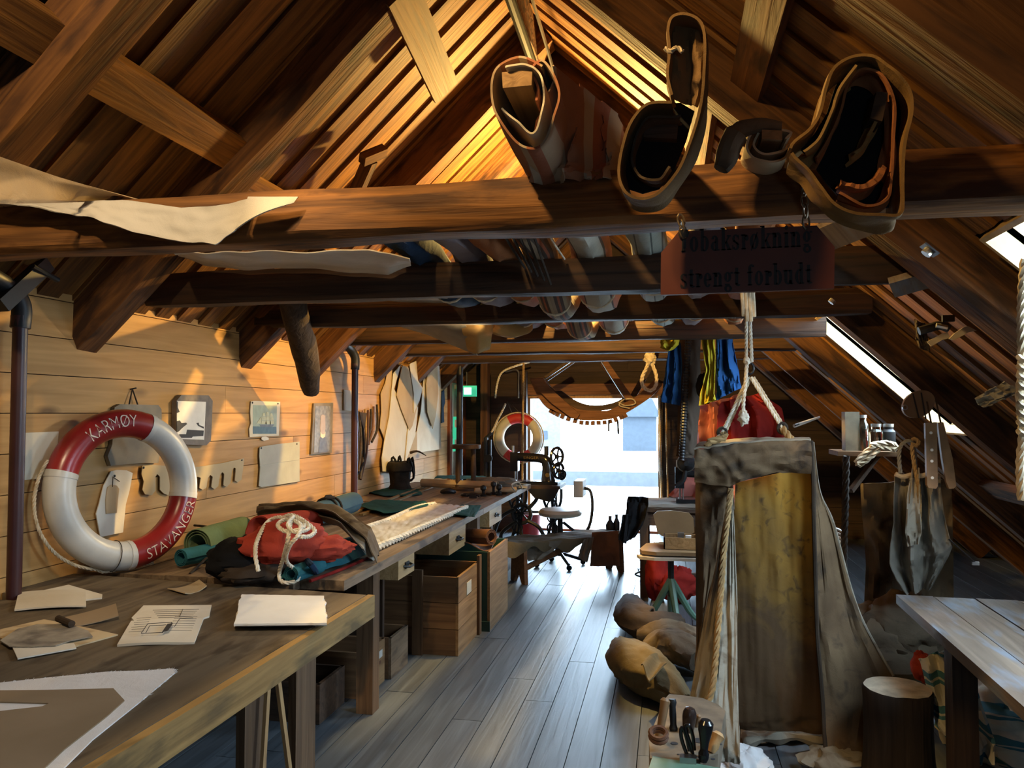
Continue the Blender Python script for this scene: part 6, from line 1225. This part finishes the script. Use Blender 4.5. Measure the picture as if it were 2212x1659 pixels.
# skirt lying on the floor
def lie(pts, z, th, mat, name, parent, amp=.02, seed=0):
    a, b, c, d = [onZ(x, y, z) for x, y in pts]
    return MB().sheet(lambda u, v: a.lerp(b, u).lerp(d.lerp(c, u), v) + V((0, 0, amp * (abs(nz(u * 4 + seed, v * 3)) + .6 * abs(nz(u * 9, v * 7, seed))))), 26, 16, th).build(name, mat, parent)
lie(((1600, 1560), (1780, 1545), (1790, 1600), (1600, 1610)), .005, .006, 'sail_front', 'floor_fold', t, .06, 3)
MB().tube(cr([onZ(1606, 1602, .02), onZ(1650, 1592, .05), (onZ(1700, 1590, .06)), onZ(1760, 1596, .05), onZ(1790, 1606, .03)], 20), [.03 + .012 * math.sin(i) for i in range(20)], 8).jitter(.01, 9).build('floor_fold', 'sail_light', t)
# ropes and ring
ring = onY(1619, 795, 3.6); r_w = [onY(1612, 700, 3.55), onY(1611, 775, 3.59)]
MB().tube([ring + V((.018 * math.cos(q), .006, .026 * math.sin(q))) for q in [j * PI / 10 for j in range(20)]], .006, 7, True).build('iron_ring', 'iron', t)
for a, b in (((1613, 650), (1612, 778)), ((1619, 650), (1624, 782))): MB().rope([onY(*a, 3.48), onY(*b, 3.59)], .008).build('hanging_rope', 'rope_white', t)
for x in (1604, 1612, 1620, 1627): MB().tube(cr([onY(x, 596, 3.47), onY(x - 1, 628, 3.425), onY(x + 1, 660, 3.44), onY(x + 2, 700 - abs(x - 1616) * 1.5, 3.46)], 8), .009, 6).build('beam_turn', 'rope', t)
MB().rope(cr([onY(1614, 772, 3.58), onY(1610, 830, 3.58), onY(1606, 870, 3.57), onY(1606, 900, 3.57)], 20), .009).build('tail', 'rope_white', t); lump(onY(1606, 902, 3.57), AX, (.022, .018, .03), 'tail_knot', 'rope_white', t, 3, .5, flatb=False); lump(onY(1613, 780, 3.58), AX, (.014, .012, .018), 'knot', 'rope_white', t, 5, .4, flatb=False)
for (a, b, c_) in (((1616, 815), (1560, 935), (1530, 966)), ((1622, 815), (1690, 925), (1708, 960))):
    p = [onY(*a, 3.6), onY(*b, 3.58), onY(*c_, 3.56)]; MB().rope(p, .0085).build('bridle', 'rope_white', t); MB().rope([q + V((.012, .01, 0)) for q in p], .0085).build('bridle', 'rope', t)
    MB().rope(cr([p[1], p[1] + V((.012, -.015, -.02)), p[2] + V((0, -.01, .02)), p[2] + V((0, 0, -.03))], 14), .017).build('thimble_whip', 'rope_tan', t); MB().tube([p[1] + V((.018 * math.cos(q), 0, .022 * math.sin(q))) for q in [j * PI / 6 for j in range(12)]], .008, 6, True).build('whipping', 'rope_dark', t)
# white cloths at the foot
t = thing('floor_cloth', onZ(1610, 1655, 0), 'white cloth crumpled on the floor at the foot of the big canvas', 'cloth'); lump(onZ(1612, 1652, .05), AX, (.10, .12, .06), 'cloth', 'white_cloth', t, 3, .4); lump(onZ(1560, 1668, .03), AX, (.12, .08, .03), 'cloth', 'white_cloth', t, 8, .3)
t = thing('floor_cloth', onZ(1820, 1640, 0), 'pale grey cloth lying on the floor beside the stump', 'cloth'); lump(onZ(1815, 1655, .04), axis((0, 0, 0), (1, .3, 0)), (.16, .12, .07), 'cloth', 'sail_light', t, 4, .4)
# ------------------------------------------------------------------ tool block in front
zt = .46; c0 = onZ(1488, 1600, zt)
t = thing('tool_block', V((c0.x, c0.y, 0)), 'wooden tool block with bored top and mint painted edge full of hand tools', 'tool block')
top = [(1402, 1659), (1410, 1630), (1422, 1600), (1436, 1562), (1446, 1550), (1478, 1553), (1520, 1560), (1552, 1575), (1568, 1590), (1562, 1615), (1552, 1690), (1470, 1720), (1405, 1700)]
MB().prism([onZ(a, b, zt - .09) for a, b in top], (0, 0, .09)).build('block', 'block_wood', t, 0)
cc = [onZ(a, b, zt) for a, b in top]; cx_ = sum(p.x for p in cc) / len(cc); cy_ = sum(p.y for p in cc) / len(cc)
for sx_, sy_ in ((-.09, -.1), (.09, -.1), (-.07, .1), (.08, .1)): MB().tube([(cx_ + sx_, cy_ + sy_, 0), (cx_ + sx_ * .8, cy_ + sy_ * .8, zt - .085)], .02).build('leg', 'dark_z', t)
MB().prism([onZ(a, b, zt + .0005) for a, b in ((1402, 1659), (1410, 1634), (1440, 1640), (1490, 1648), (1555, 1660), (1552, 1690), (1470, 1720), (1405, 1700))], (0, 0, .002)).build('painted_edge', 'mint_paint', t, 0)
for a, b, r in ((1457, 1606, .012), (1540, 1640, .007), (1556, 1608, .006), (1438, 1590, .005), (1465, 1630, .004), (1510, 1600, .02)): MB().lathe([(r, 0), (r, .0012)], onZ(a, b, zt + .0006), 14).build('bored_hole', 'ink', t)
def tool(label, cat, base, hgt, tip, prof, mat, name, extra=None):
    b = onZ(*base, hgt); p = plane(tip[0], tip[1], (0, 1, 0), b.y + tip[2]); t = thing(name, b, label, cat)
    d = p - b; Lg = d.length; zq_ = d.normalized(); xq = zq_.orthogonal().normalized(); ax = Matrix((xq, zq_.cross(xq), zq_)).transposed()
    MB().lathe([(r, k * Lg) for r, k in prof], b, 14, ax).build('handle', mat, t); return t
tt = tool('pale wooden axe handle standing at the left of the tool block', 'handle', (1418, 1625), zt - .05, (1438, 1508, .05), [(.014, 0), (.015, .2), (.013, .5), (.015, .8), (.017, .95), (.010, 1)], 'handle_wood', 'axe_handle')
c = onZ(1424, 1612, zt + .01); t = thing('rope_grommet', c, 'dark hide grommet wound round the pale axe handle', 'rope ring')
for k in range(2): MB().tube([c + V((.026 * math.cos(q) - .002, .018 * math.sin(q), .012 * k + .03 + .012 * math.sin(q))) for q in [j * PI / 7 for j in range(14)]], .008, 6, True).build('turn', 'leather', t)
tool('grey iron spike with waisted shank at the back of the tool block', 'spike', (1455, 1578), zt, (1452, 1510, .02), [(.012, 0), (.015, .06), (.011, .2), (.012, .5), (.011, .75), (.015, .9), (.012, 1)], 'iron', 'iron_spike')
tool('dark brown mallet head with round top in the tool block', 'mallet', (1486, 1580), zt, (1491, 1527, .0), [(.018, 0), (.021, .25), (.0235, .5), (.024, .62), (.0225, .8), (.016, .94), (.004, 1)], 'horn', 'round_mallet')
tool('small dark wooden peg beside the round mallet', 'peg', (1503, 1570), zt, (1510, 1543, .0), [(.008, 0), (.010, .5), (.009, .9), (.003, 1)], 'handle_wood', 'wooden_peg')
tool('glossy black knife handle with faceted end in the tool block', 'handle', (1519, 1645), zt, (1525, 1555, .0), [(.012, 0), (.016, .08), (.017, .2), (.012, .28), (.014, .45), (.018, .6), (.023, .78), (.024, .92), (.015, 1)], 'black_gloss', 'knife_handle')
t = thing('dark_shears', onZ(1490, 1640, zt), 'black shears with two loop handles standing in the tool block', 'shears')
y0 = onZ(1490, 1640, zt).y
for q in (((1488, 1640), (1480, 1620), (1472, 1595), (1471, 1575), (1476, 1574), (1484, 1598), (1489, 1622)), ((1498, 1640), (1492, 1610), (1482, 1580), (1482, 1567), (1490, 1570), (1497, 1592), (1500, 1620))): MB().tube(cr(px(q, y0), 24), .006, 7).build('loop', 'black_gloss', t)
MB().box(onZ(1486, 1640, zt + .01), (.05, .03, .02)).build('blade', 'steel', t, 0)
tool('gnarled pale wooden fid leaning at the right of the tool block', 'fid', (1535, 1625), zt, (1554, 1582, .03), [(.012, 0), (.018, .3), (.016, .6), (.022, .85), (.012, 1)], 'pine_z', 'wooden_fid')
c = onZ(1487, 1637, zt + .004); tag(MB().lathe([(.011, 0), (.013, .008), (.004, .014)], c, 14).tube([c + V((.01, 0, .006)), c + V((.05, -.008, .006))], .005).build('steel_awl', 'steel'), 'small round-headed steel awl lying across the tool block', 'awl')
# ------------------------------------------------------------------ stump
zs = .43; c = onZ(1940, 1483, zs)
t = thing('chopping_stump', (c.x, c.y, 0), 'upright log stump with a pale hacked top in front of the plank table', 'stump')
m_ = MB(); n = 30
prof = [(.150, 0), (.145, .06), (.134, .15), (.130, .25), (.131, .34), (.134, zs - .012), (.128, zs - .004)]
for r, zz in prof:
    for k in range(n):
        q = 2 * PI * k / n; rr = r * (1 + .05 * nz(math.cos(q) * 1.6, math.sin(q) * 1.6, zz) + .03 * nz(math.cos(q) * 6, math.sin(q) * 6, zz * 2)); m_.v.append(V((c.x + rr * math.cos(q), c.y + rr * math.sin(q), zz)))
for i in range(len(prof) - 1):
    for k in range(n): m_.f.append((i * n + k, i * n + (k + 1) % n, (i + 1) * n + (k + 1) % n, (i + 1) * n + k))
m_.f.append(tuple(range((len(prof) - 1) * n, len(prof) * n))); m_.build('bark', 'log_bark', t, 40)
m_ = MB(); 
for i, r in enumerate((.128, .115, .08, .04)):
    for k in range(n): q = 2 * PI * k / n; rr = r * (1 + .05 * nz(math.cos(q) * 1.6, math.sin(q) * 1.6, zs)); m_.v.append(V((c.x + rr * math.cos(q), c.y + rr * math.sin(q), zs - .003 + .004 * (i > 0) + .003 * nz(rr * 90, q * 9))))
for i in range(3):
    for k in range(n): m_.f.append((i * n + k, i * n + (k + 1) % n, (i + 1) * n + (k + 1) % n, (i + 1) * n + k))
m_.f.append(tuple(range(3 * n, 4 * n))); m_.build('cut_top', 'log_cut', t, 60)
# ------------------------------------------------------------------ plank table on the right
zr = .74; e0 = onZ(1934, 1284, zr); e1 = onZ(2212, 1529, zr); fd = (e1 - e0).normalized(); sd = V((-fd.y, fd.x, 0)); sd = sd if sd.x > 0 else -sd
t = thing('plank_table', V((e0.x + .4, e0.y - .8, 0)), 'rough plank table at the right with wide gaps between its worn boards', 'table')
Lr = 1.9
for k, wdt in enumerate((.155, .165, .17, .16, .15)):
    o = sum((.155, .165, .17, .16, .15)[:k]) + wdt / 2; piece('plank', 'right_table', t, frame(e0 + sd * o + fd * (Lr / 2) + V((0, 0, -.02 - .002 * (k % 2))), -sd, fd, (0, 0, 1)), (wdt - .006, Lr, .04))
for (a, o) in ((.55, .09), (1.7, .09), (.55, .70), (1.7, .70)):
    p = e0 + fd * a + sd * o; bar((p.x, p.y, 0), (p.x, p.y, zr - .04), .085, .085, 'leg', 'dark_z', t, (0, 1, 0))
for a in (.55, 1.7): p = e0 + fd * a; bar((p + sd * .05 + V((0, 0, -.07))), (p + sd * .75 + V((0, 0, -.07))), .05, .06, 'crossbar', 'dark_x', t)
p = e0 + fd * .55; bar(V((p.x - .12, p.y - .02, .04)), V((p.x + .95, p.y + .05, .04)), .07, .07, 'foot_rail', 'dark_x', t)
# checked cloth heap beneath
t = thing('checked_cloth', onZ(2080, 1560, 0), 'blue and cream checked cloth heaped under the plank table', 'cloth')
panel([((1985, 1425, 3.55), (2085, 1385, 3.6)), ((2000, 1480, 3.5), (2100, 1440, 3.5)), ((2020, 1560, 3.4), (2120, 1520, 3.35)), ((2070, 1640, 3.3), (2150, 1600, 3.2)), ((2080, 1660, 3.28), (2150, 1640, 3.15))], 26, 34, .05, 2.5, 3).build('hanging_part', 'check_cloth', t)
c = onZ(2185, 1560, .15); lump((c.x, c.y, .15), AX, (.30, .28, .18), 'heap', 'check_cloth', t, 6, .3, 36, 26)
t = thing('red_cloth', onZ(1990, 1445, .1), 'small orange-red cloth scrap behind the checked cloth', 'cloth'); lump(onY(1990, 1440, 3.75), AX, (.04, .04, .06), 'cloth', 'red_sail', t, 2, .3, flatb=False)
# ------------------------------------------------------------------ under the right slope
tag(panel([((1858, 1045, 4.5), (2055, 1035, 4.5)), ((1862, 1120, 4.5), (2058, 1120, 4.5)), ((1870, 1230, 4.5), (2060, 1250, 4.5)), ((1865, 1320, 4.5), (2060, 1330, 4.5)), ((1858, 1332, 4.45), (1960, 1345, 4.4))], 30, 40, .05, 2, 2).build('hanging_sheet', 'canvas_brown'), 'dull brown canvas sheet hanging behind the grey work bag', 'canvas')
t = thing('canvas_heap', onZ(1900, 1400, 0), 'brown canvas heap on the floor below the hanging brown sheet', 'canvas'); c = onY(1920, 1400, 4.35); lump((c.x, c.y, c.z), AX, (.28, .2, .20), 'heap', 'canvas_brown', t, 3, .35, 34, 24, False); c = onY(1885, 1348, 4.3); lump(c, AX, (.08, .07, .05), 'heap', 'canvas_brown', t, 7, .2, flatb=False); c = onY(1960, 1350, 4.3); lump(c, AX, (.2, .15, .16), 'heap', 'canvas_brown', t, 12, .3, flatb=False)
# grey work bag with loops
YB = 4.1; t = thing('work_bag', onY(1990, 1280, YB), 'grey canvas work bag with rope loops hanging from the rafter', 'bag')
panel([((1934, 1024, YB), (2030, 1030, YB)), ((1932, 1080, YB), (2036, 1080, YB)), ((1932, 1130, YB), (2042, 1130, YB)), ((1926, 1165, YB), (2052, 1170, YB)), ((1922, 1215, YB - .02), (2058, 1185, YB)), ((1938, 1250, YB), (2044, 1215, YB)), ((1960, 1284, YB), (2014, 1270, YB))], 40, 50, .05, 2.4, 5).build('body', 'canvas_grey', t)
MB().tube(cr(px([(1934, 1024), (1950, 1030), (1970, 1026), (1990, 1028), (2010, 1024), (2030, 1030)], YB - .05), 20), .012, 8).build('rim', 'canvas', t)
MB().rope(cr(px([(1945, 1022), (1942, 990), (1945, 965), (1960, 952), (1972, 958), (1976, 990), (1978, 1022), (1980, 1100)], YB - .06), 50), .010).build('loop', 'canvas_grey', t); MB().rope(cr(px([(1970, 950), (1978, 948), (1984, 956), (1978, 964), (1970, 960), (1974, 1000), (1985, 1060), (1986, 1130)], YB - .08), 50), .010).build('loop', 'rope_tan', t)
panel([((1970, 1010, YB - .07), (1984, 1010, YB - .07)), ((1960, 1080, YB - .09), (1985, 1080, YB - .09)), ((1955, 1150, YB - .09), (1990, 1150, YB - .09)), ((1962, 1180, YB - .08), (1985, 1175, YB - .08))], 10, 20, .02, 1, 4).build('front_strip', 'sail_light', t)
tag(MB().lathe([(.03, 0), (.06, .06), (.05, .13), (.0, .16)], onY(2055, 1340, 4.4), 12).build('glove_lump', 'canvas_grey'), 'pale grey lump hanging low beside the work bag', 'cloth') if 0 else None
t = thing('hanging_hook', onY(2110, 1215, 3.9), 'thin wire with a small steel tip sticking out right of the work bag', 'hook'); MB().tube([onY(2050, 1165, 4.05), onY(2105, 1214, 3.9)], .004).build('wire', 'iron', t); MB().box(onY(2107, 1217, 3.9), (.03, .012, .015)).build('tip', 'steel', t, 0)
# wooden paddles
def paddle(pts, y, label, holes=()):
    t = thing('wooden_fid', onY(*pts[0], y), label, 'fid', 'wooden fids hanging by the skylight'); MB().prism(px(pts, y), (0, .025, 0)).build('body', 'handle_wood', t, 0)
    for a, b in holes: MB().lathe([(.007, 0), (.007, .001)], onY(a, b, y - .001), 10, rot('X', 90)).build('bored_hole', 'paper_white', t)
    a = onY((pts[0][0] + pts[1][0]) / 2, pts[0][1], y); MB().tube([a, a + V((.02, .12, .10))], .004).build('string', 'rope_dark', t); return t
paddle([(1999, 914), (2024, 912), (2026, 1050), (2022, 1056), (2006, 1054), (2003, 1048)], 3.9, 'flat wooden fid with a row of holes hanging in front of the skylight', ((2011, 935), (2013, 972), (2013, 996), (2014, 1032)))
paddle([(2026, 913), (2038, 912), (2058, 990), (2066, 1050), (2060, 1056), (2050, 1056), (2044, 1040), (2034, 980)], 3.95, 'plain tapered wooden fid hanging beside the one with holes')
t = thing('round_board', onY(1990, 875, 4.55), 'half-round wooden board hanging in front of the skylight', 'board')
m_ = [onY(1985 + 34 * math.cos(q) + 8 * math.sin(q), 873 - 30 * math.sin(q) * 1.0, 4.55) for q in [j * PI / 14 for j in range(28)]]; MB().prism(m_, (0, .03, 0)).build('disc', 'plywood', t, 0); MB().tube([onY(1972, 850, 4.545), onY(1985, 903, 4.545)], .004).tube([onY(1990, 848, 4.545), onY(2000, 905, 4.545)], .004).build('groove', 'ink', t); MB().tube([onY(1955 + 5 * math.cos(q), 880 + 5 * math.sin(q), 4.54) for q in [j * PI / 6 for j in range(12)]], .004, 5, True).build('hanging_ring', 'steel', t)
# shelf with jars and rope grommets
YSH = 5.4; a, b = onY(1810, 975, YSH), onY(1938, 985, YSH); t = thing('wall_shelf', (a + b) / 2, 'short wooden shelf fixed between the rafters under the right slope', 'shelf')
MB().bb((a.x, YSH, a.z - .03), (b.x, YSH + .30, a.z)).build('board', 'crate_x', t, 0); bar((a.x + .08, YSH + .02, a.z - .26), (b.x - .05, YSH + .25, a.z - .03), .03, .03, 'bracket', 'dark_x', t)
zsh = a.z
for i, (x, lab, kind) in enumerate(((1845, 'grey folded card box standing on the little shelf', 'box'), (1862, 'glass jar next to the card box on the shelf', 'jar'), (1893, 'second glass jar at the middle of the shelf', 'jar'), (1920, 'dark jar at the right end of the shelf', 'dark'))):
    c = onY(x, 960, YSH + .12); c.z = zsh
    if kind == 'box': tag(MB().bb(c + V((-.06, -.03, 0)), c + V((.03, .08, .26))).build('card_box', 'old_board', None, 0), lab, 'box')
    else:
        h = .22 if i == 1 else .16; j = thing('glass_jar', c, lab, 'jar', 'jars on the little shelf')
        MB().lathe([(.038, 0), (.042, .01), (.042, h * .8), (.03, h * .9), (.03, h)], c, 16).build('body', 'jar_glass' if kind == 'jar' else 'iron', j); MB().lathe([(.033, h), (.033, h + .02)], c, 14).build('lid', 'tin', j)
for i, (pts, lab) in enumerate((([(1850, 1000), (1862, 985), (1890, 962), (1900, 960), (1896, 972), (1870, 995), (1856, 1004)], 'pale rope grommet leaning over the front edge of the shelf'), ([(1880, 962), (1905, 966), (1930, 970), (1938, 966), (1925, 958), (1900, 958)], 'rope grommet lying flat at the right of the shelf'))):
    tag(MB().rope(cr(px(pts, YSH - .03), 50, True), .020).build('rope_grommet', 'rope'), lab, 'rope ring')
t = thing('sail_needle', onY(1740, 910, 4.5), 'big pale sail needle stuck into the rafter above the canvas corner', 'needle'); MB().tube([onY(1716, 920, 4.3), onY(1742, 911, 4.4), onY(1770, 901, 4.5)], [.010, .009, .006], 8).build('shaft', 'paper_white', t); MB().tube([onY(1718, 919, 4.285), onY(1726, 916, 4.315)], .004).build('eye', 'ink', t)
tag(MB().rope([onY(1828, 985, 5.2), onY(1826, 1100, 5.2), onY(1822, 1240, 5.2)], .022).build('hanging_rope', 'rope_dark'), 'thick dark rope hanging down left of the brown sheet', 'rope')
t = thing('coiled_net', onY(1813, 1165, 5.3), 'white ribbed coil glimpsed behind the right edge of the big canvas', 'coil')
for k in range(6): MB().tube(cr(px([(1800, 1140 + k * 8), (1812, 1144 + k * 8), (1821, 1150 + k * 8)], 5.3), 8), .008, 6).build('turn', 'paper_white', t)
# things tucked behind the right rafters
t = thing('paper_scraps', onY(2040, 720, 3.7), 'folded pale paper strip tucked behind the right rafter', 'paper')
MB().prism(px([(2003, 738), (2025, 726), (2036, 720), (2048, 718), (2052, 730), (2036, 734), (2012, 748)], 3.75), (0, .01, 0)).build('strip', 'card', t, 0); MB().prism(px([(2050, 732), (2062, 720), (2080, 708), (2090, 704), (2110, 714), (2092, 718), (2078, 726), (2060, 735)], 3.7), (0, .01, 0)).build('strip', 'card', t, 0)
t = thing('metal_clamp', onY(2020, 705, 3.8), 'dull metal tool tucked behind the right rafter above the paper strip', 'tool'); MB().tube(cr(px([(1985, 715), (2010, 708), (2030, 703), (2050, 710)], 3.8), 10), .02, 8).build('barrel', 'iron', t); MB().tube(px([(2022, 703), (2046, 708)], 3.77), .012).build('grip', 'steel', t); MB().box(onY(2048, 688, 3.8), (.05, .02, .03)).build('jaw', 'iron', t, 0)
t = thing('leather_straps', onY(1990, 740, 3.85), 'dark leather straps hanging behind the metal tool', 'strap'); pn([(1975, 690, 2000, 700), (1978, 730, 2005, 735), (1985, 752, 2010, 760)], 3.85, 'canvas_dark', 'strap', t, 3, .02)
t = thing('grey_rag', onY(2150, 850, 3.6), 'grey rag tucked under the right slope near the frame edge', 'rag'); pn([(2105, 860, 2170, 825), (2115, 875, 2200, 840), (2130, 880, 2195, 850)], 3.6, 'canvas_grey', 'rag', t, 6, .03)
t = thing('macrame_rope', onY(2208, 1080, 2.6), 'knotted pale rope work hanging at the right side of the room', 'rope')
MB().rope(cr([onY(x, y, 2.6) for x, y in ((2214, 560), (2206, 680), (2209, 780), (2204, 860), (2210, 930), (2204, 1000), (2208, 1080))], 60), .014).build('strand', 'rope', t)
for k in range(9): MB().tube(cr([onY(2200, 770 + k * 20, 2.58), onY(2208, 778 + k * 20, 2.565), onY(2218, 775 + k * 20, 2.58)], 6), .009, 6).build('knot', 'rope', t)
for (a, b, y, lab, side) in ((2008, 540, 3.12, 'square steel washer and bolt on the nearest right rafter', 1), (1800, 648, 4.6, 'round bolt end on the second right rafter', 1), (1703, 708, 6.2, 'square steel washer and bolt on the third right rafter', 1), (1652, 735, 7.5, 'round bolt end on the fourth right rafter', 1)):
    p = onR(a, b, .235); t = thing('rafter_bolt', p, lab, 'bolt', 'bolts on the right rafters'); ax = Matrix((V((0, 1, 0)).cross(nR), (0, 1, 0), nR)).transposed()
    if a in (2008, 1703): MB().box(p, (.06, .06, .006), ax).build('washer', 'iron', t, 0)
    MB().lathe([(.018, 0), (.018, .02)], p, 10, ax).build('nut', 'tin', t)
for o in list(bpy.data.objects):
    if o.name.startswith('t.') or o.name == 't': bpy.data.objects.remove(o)
